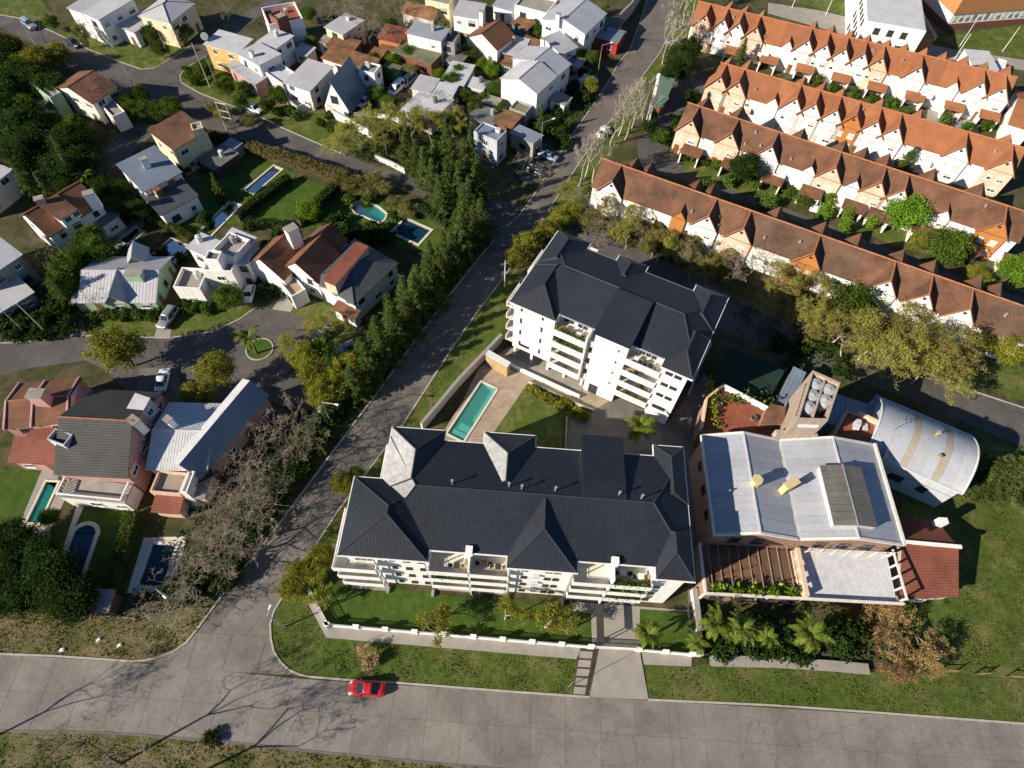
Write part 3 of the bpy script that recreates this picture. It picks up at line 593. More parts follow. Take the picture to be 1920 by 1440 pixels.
def window(th, S, u, z, w, h, fm='frame_white', gm='glass', mull=1, sill=True, name='window', blind=0.0):
    fr = MB(); t = 0.07
    S.block(fr, u-w/2, u-w/2+t, 0.0, 0.07, z, z+h); S.block(fr, u+w/2-t, u+w/2, 0.0, 0.07, z, z+h)
    S.block(fr, u-w/2+t, u+w/2-t, 0.0, 0.068, z, z+t); S.block(fr, u-w/2+t, u+w/2-t, 0.0, 0.068, z+h-t, z+h)
    for k in range(mull): x = u-w/2+w*(k+1)/(mull+1); S.block(fr, x-0.03, x+0.03, 0.0, 0.06, z+t, z+h-t)
    if sill: S.block(fr, u-w/2-0.08, u+w/2+0.08, 0.0, 0.16, z-0.08, z-0.002)
    o = fr.build(name, fm, th)
    p = MB(); S.block(p, u-w/2+t, u+w/2-t, 0.005, 0.03, z+t, z+h-t); p.build('pane', gm, o)
    if blind: p = MB(); S.block(p, u-w/2+t, u+w/2-t, 0.02, 0.05, z+h-t-blind*h, z+h-t); p.build('blind', 'shutter', o)
    return o
def door(th, S, u, w=1.0, h=2.1, m='door_wood', z=0.0):
    d = MB(); S.block(d, u-w/2, u+w/2, 0.0, 0.06, z, z+h); o = d.build('door', m, th)
    k = MB(); S.block(k, u+w/2-0.16, u+w/2-0.1, 0.06, 0.12, z+1.0, z+1.12); k.build('handle', 'rim', o); return o
def balcony(th, F, x0, x1, y0, y1, z, out='f', ph=0.95, wall='white_wall', rail=True, plants=0.0, sides=True):
    """slab with a solid parapet on its outer sides; out: sides that carry the parapet"""
    s = MB(); s.box(x0, x1, y0, y1, z-0.18, z, F); o = s.build('balcony', 'offwhite_wall', th)
    p = MB(); t = 0.12
    if 'f' in out: p.box(x0, x1, y0-t, y0, z-0.26, z+ph, F)
    if 'b' in out: p.box(x0, x1, y1, y1+t, z-0.26, z+ph, F)
    if 'l' in out: p.box(x0-t, x0, y0-t*('f' in out), y1, z-0.258, z+ph-0.002, F)
    if 'r' in out: p.box(x1, x1+t, y0-t*('f' in out), y1, z-0.258, z+ph-0.002, F)
    p.build('parapet', wall, o)
    if rail:
        r = MB()
        if 'f' in out: r.tube(F.p(x0, y0-t/2, z+ph+0.16), F.p(x1, y0-t/2, z+ph+0.16), 0.03)
        if 'l' in out: r.tube(F.p(x0-t/2, y0, z+ph+0.16), F.p(x0-t/2, y1, z+ph+0.16), 0.03)
        k = max(2, int((x1-x0)/1.6))
        for i in range(k+1): xx = x0+(x1-x0)*i/k; r.tube(F.p(xx, y0-t/2, z+ph-0.02), F.p(xx, y0-t/2, z+ph+0.16), 0.02, n=4) if 'f' in out else None
        r.build('railing', 'metal_pole', o)
    if plants:
        n = int((x1-x0)*plants*90); cs = np.column_stack([RNG.uniform(x0+.1, x1-.1, n), y0+0.3+RNG.normal(0, 0.2, n), z+ph-0.25+RNG.uniform(-.3, .45, n)])
        W3 = np.array([F.p(*c) for c in cs]); leaf_obj('planting', W3, 0.14, 'leaf_mid', o, 'stuff')
    return o
def leaf_cloud(C, size, rng=None, flat=0.5, elong=0.6):
    rng = rng or RNG; n = len(C); a = rng.normal(0, 1, (n, 3)); a /= np.linalg.norm(a, axis=1)[:, None]
    b = rng.normal(0, 1, (n, 3)); b -= (b*a).sum(1)[:, None]*a; b /= np.linalg.norm(b, axis=1)[:, None]
    s = (size*rng.uniform(0.6, 1.3, n))[:, None]; a = a*s; b = b*s*elong
    V = np.empty((n, 4, 3)); V[:, 0] = C-a; V[:, 1] = C+b; V[:, 2] = C+a; V[:, 3] = C-b
    return V.reshape(-1, 3), np.arange(4*n).reshape(-1, 4)
def leaf_obj(name, C, size, m, parent=None, kind=None):
    o0 = OFF.get(parent.name, Vector()) if parent else Vector(); V, Fq = leaf_cloud(np.asarray(C)-np.array(o0), size)
    me = mesh_np(name, V, Fq, m, rnd=RNG.uniform(0, 1, len(Fq))); o = bpy.data.objects.new(name, me); COL.objects.link(o)
    if parent: o.parent = parent; OFF[o.name] = o0
    if kind: o['kind'] = kind
    return o
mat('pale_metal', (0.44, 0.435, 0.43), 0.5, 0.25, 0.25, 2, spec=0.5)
# ================================================================== front apartment house (long, dark hipped roof)
FA = Fr((-18.5, 19.2), (math.cos(R_(-1.25)), math.sin(R_(-1.25))))
fa = thing('apartment_building', 'long white apartment house with dark hipped sheet roof facing the concrete road', 'building', (-18.5, 19.2, 0))
ZE = 13.0
w = MB()
w.box(0.5, 9.9, 0.5, 9.2, 0, ZE-0.14, FA); w.box(3.9, 39.4, 2.6, 14.8, 0, ZE-0.15, FA); w.box(3.9, 9.9, 9.2, 16.0, 0, ZE-0.16, FA)
w.box(15.4, 21.2, 14.8, 16.1, 0, ZE-0.16, FA); w.box(19.3, 26.6, 0.5, 2.6, 0, ZE-0.16, FA); w.box(35.8, 39.5, 0.5, 2.6, 0, ZE-0.16, FA)
w.box(27.4, 32.0, 14.8, 16.5, 0, ZE+0.55, FA); w.box(36.4, 39.6, 14.8, 16.1, 0, ZE-0.16, FA)
w.build('wall', 'white_wall', fa)
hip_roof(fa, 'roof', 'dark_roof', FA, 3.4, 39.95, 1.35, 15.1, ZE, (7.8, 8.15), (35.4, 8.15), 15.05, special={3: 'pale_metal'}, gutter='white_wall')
hip_roof(fa, 'hip_roof', 'dark_roof', FA, 0.0, 10.1, 0.0, 9.45, ZE+0.03, (5.1, 4.4), (5.1, 5.4), 15.2, gutter='white_wall')
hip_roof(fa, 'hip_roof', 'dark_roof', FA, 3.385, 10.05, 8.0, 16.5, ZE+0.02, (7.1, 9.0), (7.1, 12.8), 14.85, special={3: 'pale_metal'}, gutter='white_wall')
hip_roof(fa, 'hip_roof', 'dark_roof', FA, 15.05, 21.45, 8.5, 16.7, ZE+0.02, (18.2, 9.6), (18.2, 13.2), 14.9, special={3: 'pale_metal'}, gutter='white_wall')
hip_roof(fa, 'hip_roof', 'dark_roof', FA, 36.3, 40.0, 9.0, 16.6, ZE+0.02, (38.1, 10.0), (38.1, 14.6), 14.2, gutter='white_wall')
hip_roof(fa, 'hip_roof', 'dark_roof', FA, 19.0, 26.85, 0.0, 8.0, ZE+0.03, (22.9, 4.1), (22.9, 7.6), 15.03, gutter='white_wall')
hip_roof(fa, 'hip_roof', 'dark_roof', FA, 35.7, 39.97, 0.0, 6.0, ZE+0.03, (37.85, 2.7), (37.85, 5.0), 14.4, gutter='white_wall')
# raised lean-to roof over the stair block at the back
mb = MB(); q = [FA.p(27.1, 8.15, 15.2), FA.p(32.3, 8.15, 15.2), FA.p(32.3, 17.0, 13.8), FA.p(27.1, 17.0, 13.8)]
q = [q[0], q[1], q[2], q[3]]; mb.slab(q, 0.16); mb.ribs(q, 0.34, 0.045, 0.022); r = mb.build('roof_plane', 'dark_roof', fa)
mb = MB(); mb.hexa([FA.p(27.3, 8.3, 13.2), FA.p(32.1, 8.3, 13.2), FA.p(32.1, 16.6, 13.2), FA.p(27.3, 16.6, 13.2)], [FA.p(27.3, 8.3, 15.0), FA.p(32.1, 8.3, 15.0), FA.p(32.1, 16.6, 13.68), FA.p(27.3, 16.6, 13.68)]); mb.build('wall', 'white_wall', fa)
Ffl = Side(FA, 'f', 0.5, 9.9, 0.5, 0); Frec1 = Side(FA, 'f', 9.9, 19.3, 2.6, 0); Ffm = Side(FA, 'f', 19.3, 26.6, 0.5, 0); Frec2 = Side(FA, 'f', 26.6, 35.8, 2.6, 0); Ffr = Side(FA, 'f', 35.8, 39.5, 0.5, 0)
LV = [0.15, 3.3, 6.45, 9.6]
for k, z in enumerate(LV):
    if k:
        balcony(fa, FA, -0.95, 3.9, -0.75, 0.5, z, 'flr'); balcony(fa, FA, -0.95, 0.5, 0.5, 6.4, z-0.003, 'l', rail=False)
        balcony(fa, FA, 10.05, 14.6, -0.35, 2.6, z, 'fl', plants=0.5 if k == 2 else 0); balcony(fa, FA, 14.75, 19.15, -0.35, 2.6, z, 'fr')
        balcony(fa, FA, 26.8, 31.1, -0.35, 2.6, z, 'fl'); balcony(fa, FA, 31.25, 35.7, -0.35, 2.6, z, 'fr', plants=1.6 if k != 2 else 0.8)
        balcony(fa, FA, 2.6, 3.9, 9.6, 15.2, z, 'l', rail=False)
    else:
        [MB().box(*b, 0.05, 0.15, FA).build('terrace', 'concrete', fa) for b in ((9.9, 19.3, 0, 2.6), (26.6, 35.8, 0, 2.6), (-0.8, 3.9, -0.6, 0.5))]
    for u in (5.2, 6.9, 8.6): window(fa, Ffl, u, z+1.1, 0.55 if u < 6 else 0.7, 0.75, 'frame_dark', mull=0)
    window(fa, Ffl, 1.9, z+0.1, 2.2, 2.2, mull=2, sill=False)
    for u in (1.8, 4.6, 5.6): window(fa, Ffm, u, z+1.1, 0.7, 0.7, 'frame_dark', mull=0)
    for S in (Frec1, Frec2):
        for u in (2.2, 7.0): window(fa, S, u, z+0.05, 2.8, 2.25, mull=2, sill=False)
        window(fa, S, 4.65, z+1.0, 0.7, 0.9, mull=0)
    window(fa, Ffr, 1.1, z+1.1, 0.8, 0.8, 'frame_dark', mull=0)
    Sl = Side(FA, 'l', 0.5, 0, 0.5, 9.2)
    for u in (2.2, 6.4): window(fa, Sl, u, z+0.1, 2.0, 2.2, mull=1, sill=False)
    for S, us in ((Side(FA, 'b', 3.9, 9.9, 0, 16.0), (1.5, 4.3)), (Side(FA, 'b', 15.4, 21.2, 0, 16.1), (1.5, 4.3)), (Side(FA, 'b', 21.2, 27.4, 0, 14.8), (2, 4.4)), (Side(FA, 'r', 0, 39.4, 2.6, 14.8), (3, 6.1, 9.5))):
        for u in us: window(fa, S, u, z+0.9, 1.3, 1.2)
for x in (14.68, 31.17):                                    # party walls between balconies with white chimney heads
    d = MB(); d.box(x-0.1, x+0.1, -0.3, 2.6, 0.1, 12.2, FA); d.box(x-0.45, x+0.35, 1.2, 2.0, 12.2, 13.6, FA); d.build('party_wall', 'white_wall', fa)
for x in (3.95, 9.75, 19.4, 26.5):
    d = MB(); d.tube(FA.p(x, -0.05, 0.1), FA.p(x, -0.05, 12.9), 0.08); d.box(x-0.18, x+0.18, -0.9, -0.1, 0.05, 0.4, FA); d.build('drainpipe', 'metal_pole', fa)
for (x, y) in ((12.0, 8.7), (18.6, 8.9), (20.1, 8.7), (24.0, 8.8), (31.4, 8.8), (34.0, 8.6)):
    z = 15.05-abs(y-8.15)*0.3; d = MB(); d.tube(FA.p(x, y, z-0.2), FA.p(x, y, z+0.9), 0.09); d.tube(FA.p(x, y, z+0.9), FA.p(x, y, z+1.1), 0.17, n=8); d.build('roof_vent', 'metal_pole', fa)
# ================================================================== rear apartment house (five levels, rotated)
RA = Fr((-0.93, 56.18), (math.cos(R_(-25.3)), math.sin(R_(-25.3))))
ra = thing('apartment_building', 'tall white apartment house with dark hipped roof and planted balconies behind the turquoise pool', 'building', (-0.93, 56.18, 0))
ZR = 14.0; G0 = 2.9
w = MB()
w.box(0.5, 7.0, 0.5, 15.6, G0, ZR-0.15, RA); w.box(7.0, 26.8, 2.6, 14.2, G0, ZR-0.152, RA); w.box(13.2, 18.1, 0.4, 2.6, 0.0, ZR+0.5, RA); w.box(23.2, 26.8, 0.5, 2.6, 0, ZR-0.15, RA)
w.box(18.1, 26.8, 2.6, 14.2, 0, G0, RA); w.box(7.0, 18.1, 6.5, 14.2, 0, G0, RA); w.box(1.0, 7.0, 8.0, 15.0, 0, G0, RA); w.box(22.6, 26.8, 14.2, 15.6, 0, ZR-0.153, RA); w.box(10.6, 14.6, 14.2, 15.5, 0, ZR-0.154, RA)
w.build('wall', 'white_wall', ra)
hip_roof(ra, 'roof', 'dark_roof', RA, 0.0, 27.3, 1.45, 14.75, ZR, (4.7, 7.9), (22.8, 7.9), 16.4, gutter='grey_metal')
hip_roof(ra, 'hip_roof', 'dark_roof', RA, -0.02, 7.15, -0.05, 8.0, ZR+0.03, (3.55, 3.6), (3.55, 7.8), 16.1, gutter='white_wall')
hip_roof(ra, 'hip_roof', 'dark_roof', RA, -0.03, 5.4, 8.5, 16.1, ZR+0.025, (2.65, 9.5), (2.65, 13.6), 15.7, gutter='white_wall')
hip_roof(ra, 'hip_roof', 'dark_roof', RA, 10.3, 14.9, 10.5, 16.0, ZR+0.02, (12.6, 11.5), (12.6, 14.0), 15.4, gutter='white_wall')
hip_roof(ra, 'hip_roof', 'dark_roof', RA, 22.5, 27.33, 9.0, 16.1, ZR+0.02, (24.9, 10.0), (24.9, 13.8), 15.6, gutter='white_wall')
hip_roof(ra, 'hip_roof', 'dark_roof', RA, 23.0, 27.35, 0.0, 7.5, ZR+0.03, (25.2, 2.9), (25.2, 6.5), 15.6, gutter='white_wall')
q = [RA.p(12.9, -0.05, 14.95), RA.p(18.35, -0.05, 14.95), RA.p(18.35, 7.5, 16.75), RA.p(12.9, 7.5, 16.75)]
mb = MB(); mb.slab(q, 0.16); mb.ribs(q, 0.34, 0.045, 0.022); mb.build('roof_plane', 'dark_roof', ra)
mb = MB(); mb.hexa([RA.p(13.2, 0.4, 14.3), RA.p(18.1, 0.4, 14.3), RA.p(18.1, 7.4, 14.3), RA.p(13.2, 7.4, 14.3)], [RA.p(13.2, 0.4, 14.87), RA.p(18.1, 0.4, 14.87), RA.p(18.1, 7.4, 16.55), RA.p(13.2, 7.4, 16.55)]); mb.build('wall', 'white_wall', ra)
S1 = Side(RA, 'f', 0.5, 7.0, 0.5, 0); S2 = Side(RA, 'f', 7.0, 13.2, 2.6, 0); S3 = Side(RA, 'f', 13.2, 18.1, 0.4, 0); S4 = Side(RA, 'f', 18.1, 23.2, 2.6, 0); S5 = Side(RA, 'f', 23.2, 26.8, 0.5, 0); S6 = Side(RA, 'l', 0.5, 0, 0.5, 15.6)
for k in range(4):
    z = G0+0.02+2.78*k
    for u in (1.2, 4.6): window(ra, S1, u, z+1.0, 0.3, 1.1, 'frame_dark', mull=0, sill=False)
    if k == 0: window(ra, S1, 2.1, z+0.9, 1.6, 0.6, 'frame_dark', mull=2, sill=False)
    balcony(ra, RA, 7.1, 12.2, -0.1, 2.6, z, 'f', plants=(0, 0.25, 1.6, 1.3)[k]); balcony(ra, RA, 12.3, 13.1, 0.6, 2.6, z, 'f', rail=False)
    balcony(ra, RA, 18.2, 23.1, 0.2, 2.6, z, 'f', plants=0.8 if k == 0 else 0)
    balcony(ra, RA, -1.0, 0.5, 1.2, 5.2, z, 'l', rail=False); balcony(ra, RA, -1.0, 0.5, 8.0, 13.0, z, 'l', rail=False)
    for u in (1.4, 3.6): window(ra, S2, u, z+0.05, 1.7, 2.15, mull=1, sill=False)
    window(ra, S2, 5.3, z+0.9, 0.7, 0.8, mull=0); window(ra, S4, 0.7, z+1.0, 0.6, 0.9, mull=0); window(ra, S4, 2.6, z+0.05, 2.6, 2.15, mull=2, sill=False, blind=0.3)
    window(ra, S3, 3.7, z+1.2, 0.35, 0.9, mull=0, sill=False)
    if k: 
        for u in (1.1, 2.4): window(ra, S5, u, z+0.9, 1.05, 0.75, 'frame_dark', mull=0, sill=False)
    else: window(ra, S5, 1.7, z+0.4, 2.0, 0.9, 'frame_dark', mull=2, sill=False)
    for u in (2.6, 4.6, 12.0, 13.8): window(ra, S6, u, z+0.05, 1.5, 2.15, sill=False)
    for S, us in ((Side(RA, 'r', 0, 26.8, 2.6, 14.2), (2, 5.5, 9)), (Side(RA, 'b', 5.4, 22, 0, 14.2), (2, 5, 8.6, 12, 15))):
        for u in us: window(ra, S, u, z+0.9, 1.2, 1.2)
for x in (0.8, 3.8, 6.7, 9.6, 12.6):
    c = MB(); c.box(x-0.18, x+0.18, 0.75, 1.1, 0, G0+0.02, RA); c.build('column', 'white_wall', ra)
c = MB(); c.box(12.1, 12.32, -0.2, 2.6, G0, ZR-0.5, RA); c.build('fin_wall', 'white_wall', ra)
c = MB(); c.box(0.3, 13.4, -1.6, -1.3, 0, 0.75, RA); c.build('planter_wall', 'white_wall', ra)
t = MB(); t.box(0.3, 13.2, -1.3, 6.5, 0, 0.12, RA); t.build('terrace', 'concrete', ra)
door(ra, S3, 1.5, 1.4, 2.3, 'glass'); 

# air-conditioning units and awnings on the facades
for (S, us, th) in ((Frec1, (3.9, 8.9), fa), (Frec2, (3.9, 8.6), fa), (Ffm, (3.2,), fa), (S2, (2.5,), ra), (S4, (4.6,), ra), (S6, (8.0, 10.5), ra)):
    for u in us:
        for z in ((2.4, 5.6, 8.8) if th is fa else (4.9, 7.7, 10.5)):
            if random.random() < 0.7: a = MB(); S.block(a, u-.4, u+.4, .05, .38, z, z+.6); a.build('air_conditioner', 'white_metal', th)
for (F, pts, zz, th) in ((FA, ((11.5, 1.2), (13.2, .6), (16.3, 1.1), (18, .8), (28.2, 1.0), (30, .7), (32.6, 1.2), (34.6, .9)), LV, fa), (RA, ((8.2, .9), (10.6, 1.0), (19.4, 1.1), (21.6, .9)), [G0+.02+2.78*k for k in range(4)], ra)):
    for (x, y) in pts:
        for z in zz[1:]:
            if random.random() < .6:
                a = MB(); a.box(x-.35, x+.35, y-.35, y+.35, z+.68, z+.74, F); a.box(x-.05, x+.05, y-.05, y+.05, z, z+.68, F); a.build('table', random.choice(('wood_light', 'frame_dark', 'lamp_white')), th)
                for dx in (-.75, .75): a = MB(); a.box(x+dx-.24, x+dx+.24, y-.24, y+.24, z+.4, z+.46, F); a.box(x+dx*1.28-.04, x+dx*1.28+.04, y-.24, y+.24, z+.46, z+.95, F); a.box(x+dx-.03, x+dx+.03, y-.03, y+.03, z, z+.4, F); a.build('seat', random.choice(('wood_light', 'frame_dark')), th)
# ================================================================== building with grey sheet roofs, tower and vault (right)
rb = thing('clubhouse', 'rose-brick building with twin grey sheet gables, pergola terrace and a roof tower of white tanks', 'building', (26.3, 25.6, 0))
def bx(name, m, x0, x1, y0, y1, z0, z1, parent=rb, F=None): return MB().box(x0, x1, y0, y1, z0, z1, F).build(name, m, parent)
W0 = Fr((0, 0), (1, 0))
bx('wall', 'rose_brick', 26.5, 49.3, 25.9, 39.2, 0, 7.85)
for (x0, xr, x1, y0, y1, tag) in ((26.35, 31.35, 36.55, 25.6, 39.4, 'l'), (37.0, 43.4, 49.6, 25.6, 39.4, 'r')):
    ze, zr = 8.0, 9.5
    for q in ([Vector((x0, y0, ze)), Vector((xr, y0, zr)), Vector((xr, y1, zr)), Vector((x0, y1, ze))], [Vector((xr, y0, zr)), Vector((x1, y0, ze)), Vector((x1, y1, ze)), Vector((xr, y1, zr))]):
        # sheets laid across the slope, each one a part
        n = 14; o = None
        for k in range(n):
            f0, f1 = k/n, (k+1)/n; e = lambda f, a, b: a.lerp(b, f); g = 0.0009
            a, b = q[0].lerp(q[3], f0+g/1.2), q[0].lerp(q[3], f1-g/1.2); c, d = q[1].lerp(q[2], f1-g/1.2), q[1].lerp(q[2], f0+g/1.2)
            up = Vector((0, 0, 0.02*(k % 2)+0.015*random.random()))
            s = MB(); s.slab([a+up, d+up, c+up, b+up], 0.14); s.build('roof_sheet', random.choice(('grey_metal', 'grey_metal', 'grey_metal_b', 'grey_metal_c')) if True else '', rb)
    g = MB(); g.hexa([(x0+.25, 25.9, 7.8), (x1-.25, 25.9, 7.8), (x1-.25, 26.2, 7.8), (x0+.25, 26.2, 7.8)], [(x0+.25, 25.9, 7.9), (x1-.25, 25.9, 7.9), (x1-.25, 26.2, 7.9), (x0+.25, 26.2, 7.9)])
    for y, n_ in ((25.88, -1), (39.22, 1)): g.face((x0+.2, y, 7.8), (x1-.2, y, 7.8), (xr, y, 9.33))
    g.build('gable_wall', 'salmon_wall', rb)
    for y in (25.6, 39.4):
        tr = MB()
        for a, b in (((x0, ze), (xr, zr)), ((xr, zr), (x1, ze))):
            tr.hexa([(a[0], y-.16, a[1]-.22), (b[0], y-.16, b[1]-.22), (b[0], y+.16, b[1]-.22), (a[0], y+.16, a[1]-.22)], [(a[0], y-.16, a[1]+.12), (b[0], y-.16, b[1]+.12), (b[0], y+.16, b[1]+.12), (a[0], y+.16, a[1]+.12)])
        tr.build('verge_trim', 'offwhite_wall', rb)
    rc = MB(); rc.box(xr-0.12, xr+0.12, 25.5, 39.5, zr-0.02, zr+0.09); rc.build('ridge_cap', 'white_metal', rb)
MB().box(36.5, 37.05, 25.5, 39.5, 7.75, 7.98).build('valley_gutter', 'white_metal', rb)
MB().box(26.05, 26.33, 25.5, 39.5, 7.7, 8.12).build('gutter', 'offwhite_wall', rb)
MB().box(49.62, 49.95, 25.5, 39.5, 7.6, 8.3).build('parapet', 'offwhite_wall', rb)
# roof light box
sk = MB(); sk.box(40.55, 45.7, 27.0, 34.9, 8.6, 9.9); o = sk.build('roof_light', 'white_metal', rb)
for (xa, za, xb, zb) in ((40.45, 9.95, 43.2, 10.45), (43.2, 10.45, 45.85, 9.95)):
    for k in range(9):
        y0 = 26.9+k*0.9; s = MB(); s.slab([(xa, y0+.02, za), (xb, y0+.02, zb), (xb, y0+.88, zb), (xa, y0+.88, za)], 0.06); s.build('panel', 'skylight_metal', o)
MB().box(43.12, 43.28, 26.8, 35.1, 10.40, 10.5).build('ridge_cap', 'metal_pole', o)
# chimneys
c = at(1417, 903, 10); ch = MB(); ch.prism([(c.x+0.62*math.cos(t), c.y+0.62*math.sin(t)) for t in [math.pi/3*i for i in range(6)]], 8.6, 10.6); ch.prism([(c.x+0.75*math.cos(t), c.y+0.75*math.sin(t)) for t in [math.pi/3*i for i in range(6)]], 10.6, 10.75); ch.build('chimney', 'chimney_yellow', rb)
c = at(1483, 908, 10); F = Fr((c.x, c.y), (0.87, 0.5)); ch = MB(); ch.box(-1.0, 0.9, -0.4, 0.4, 8.0, 10.4, F); ch.box(-1.1, 1.0, -0.5, 0.5, 10.4, 10.52, F); ch.build('chimney', 'chimney_yellow', rb)
MB().tube((28.4, 31.0, 8.4), (28.4, 31.0, 9.6), 0.1).build('roof_vent', 'metal_pole', rb)
# tower
Tt = [at2(p, 13.4) for p in ((1495, 787), (1552, 789), (1576, 717), (1524, 694))]; cx = sum(Tt, Vector((0, 0)))/4
tw = MB()
for i in range(4):
    a, b = Tt[i], Tt[(i+1) % 4]; ai, bi = a.lerp(cx, 0.10), b.lerp(cx, 0.10)
    tw.hexa([(*a, 0), (*b, 0), (*bi, 0), (*ai, 0)], [(*a, 13.4), (*b, 13.4), (*bi, 13.4), (*ai, 13.4)])
tw.build('tower', 'tower_wall', rb)
ins = [p.lerp(cx, 0.096) for p in Tt]
MB().prism(ins, 10.8, 11.0).build('tank_deck', 'frame_dark', rb)
m0 = Tt[0].lerp(Tt[1], 0.5); m1 = Tt[3].lerp(Tt[2], 0.5); e = (m1-m0).normalized(); n_ = Vector((-e.y, e.x))*0.1
pw = MB(); pw.prism([m0+e*0.35-n_, m1-e*0.35-n_, m1-e*0.35+n_, m0+e*0.35+n_], 11.0, 13.2); pw.build('partition', 'tower_wall', rb)
sg = Side(W0, 'f', 0, 1, 0, 0); sg.a, sg.b = Tt[0], Tt[1]; sg.d = (sg.b-sg.a).normalized(); sg.n = Vector((sg.d.y, -sg.d.x))
b = MB(); sg.block(b, 0.8, 3.4, 0.0, 0.12, 11.6, 12.2); b.build('vent_grille', 'frame_white', rb)
for k in range(9):
    q = Tt[0].lerp(Tt[3], 0.18+k*0.075); d = (Tt[3]-Tt[0]).normalized(); nn = Vector((-d.y, d.x))
    b = MB(); b.prism([q-d*0.16+nn*0.05, q+d*0.16+nn*0.05, q+d*0.16-nn*0.05, q-d*0.16-nn*0.05], 12.0, 12.6); b.build('vent_slot', 'frame_dark', rb)
for k, (u, v) in enumerate(((0.27, 0.80), (0.27, 0.56), (0.27, 0.31), (0.73, 0.78), (0.73, 0.52))):
    p = Tt[0].lerp(Tt[1], u).lerp(Tt[3].lerp(Tt[2], u), v); t = thing('water_tank', ('white lidded water tank at the far end of the left bay of the roof tower', 'white lidded water tank in the middle of the left bay of the roof tower', 'white lidded water tank nearest the sheet roof in the left bay of the roof tower', 'white lidded water tank at the far end of the right bay of the roof tower', 'nearer of the two white water tanks in the right bay of the roof tower')[k], 'water tank', (p.x, p.y, 11.0), 'water tanks on the roof tower')
    s = MB(); s.tube((p.x, p.y, 11.0), (p.x, p.y, 13.0), 0.82, 0.84, 18); s.build('body', 'tank_white', t)
    s = MB(); s.tube((p.x, p.y, 13.0), (p.x, p.y, 13.07), 0.88, 0.88, 18); s.tube((p.x, p.y, 13.07), (p.x, p.y, 13.17), 0.84, 0.3, 18); s.tube((p.x, p.y, 13.17), (p.x, p.y, 13.26), 0.22, 0.22, 12); s.build('lid', 'lid_grey', t)
# tower base and low blocks behind
bx('wall', 'tower_wall', 35.9, 41.5, 39.45, 40.2, 0, 9.4)
FT = frm((1351, 727), (1432, 770), (1330, 745), 5)
TR = [at2(p, 4.6) for p in ((1313, 808), (1322, 752), (1353, 727), (1440, 772), (1475, 806), (1470, 825))]
tq = MB(); tq.prism(TR, 0, 4.6); tq.build('wall', 'rose_brick', rb)
tq = MB(); tq.prism(shrink(TR, 0.25), 4.6, 4.64); tq.build('terrace', 'terracotta_floor', rb)
for a, b, m in ((0, 1, 'salmon_wall'), (1, 2, 'salmon_wall'), (2, 3, 'white_wall'), (3, 4, 'rose_brick')):
    d = (TR[b]-TR[a]).normalized(); n_ = Vector((-d.y, d.x))*0.14; s = MB(); s.prism([TR[a]-n_, TR[b]-n_, TR[b]+n_, TR[a]+n_], 4.5, 5.6); s.build('parapet', m, rb)
q = [at(*p, 6.4) for p in ((1427, 793), (1471, 793))]+[at(1473, 763, 7.6), at(1444, 756, 7.6)]
s = MB(); s.slab(q, 0.2); s.build('small_roof', 'tile_brown', rb); s = MB(); s.prism([(p.x, p.y) for p in q], 4.6, 6.2); s.build('wall', 'rose_brick', rb)
for (a, b, c_, z, m) in (((1461, 748), (1481, 758), (1485, 690), 4.0, 'blue_metal'), ((1555, 735), (1632, 760), (1540, 790), 4.2, 'blue_metal'), ((1630, 775), (1660, 790), (1652, 748), 4.4, 'blue_metal')):
    F = frm(a, b, c_, z); s = MB(); s.box(0, F.L, 0, F.W, 0, z-0.15, F); s.build('wall', 'paleblue_wall', rb)
    s = MB(); qq = [F.p(-.2, -.2, z-.1), F.p(F.L+.2, -.2, z-.1), F.p(F.L+.2, F.W+.2, z+.3), F.p(-.2, F.W+.2, z+.3)]; s.slab(qq, 0.1); s.ribs(qq, 0.7); s.build('roof_sheet', m, rb)
# right roof terrace with parapets
TR2 = [at2(p, 6.0) for p in ((1562, 818), (1588, 770), (1606, 778), (1668, 808), (1655, 862), (1640, 840))]
s = MB(); s.prism(TR2, 0, 6.0); s.build('wall', 'salmon_wall', rb); s = MB(); s.prism(shrink(TR2, 0.2), 6.0, 6.05); s.build('terrace', 'terracotta_floor', rb)
for a, b in ((2, 3), (3, 4)):
    d = (TR2[b]-TR2[a]).normalized(); n_ = Vector((-d.y, d.x))*0.18; s = MB(); s.prism([TR2[a]-n_, TR2[b]-n_, TR2[b]+n_, TR2[a]+n_], 5.9, 6.9); s.build('parapet', 'salmon_wall', rb)
ju = at(1612, 795, 6.4)
for k in range(4): F = Fr((ju.x+random.uniform(-.9, .9), ju.y+random.uniform(-.6, .6)), (random.random(), random.random()+.2)); MB().box(-.5, .5, -.35, .35, 6.05, 6.35+0.2*k, F).build('roof_unit', 'white_metal', rb)
# antenna on the vault side
aa = at(1668, 812, 7.0); an = MB(); an.tube((aa.x, aa.y, 6.8), (aa.x, aa.y, 10), 0.04); an.tube((aa.x-1.1, aa.y, 9.9), (aa.x+1.1, aa.y+.3, 9.9), 0.03)
for k in range(5): xx = aa.x-1.0+0.5*k; an.tube((xx, aa.y-.5+0.08*k, 9.9), (xx, aa.y+.6-0.05*k, 9.9), 0.02, n=4)
an.build('antenna', 'metal_pole', rb)
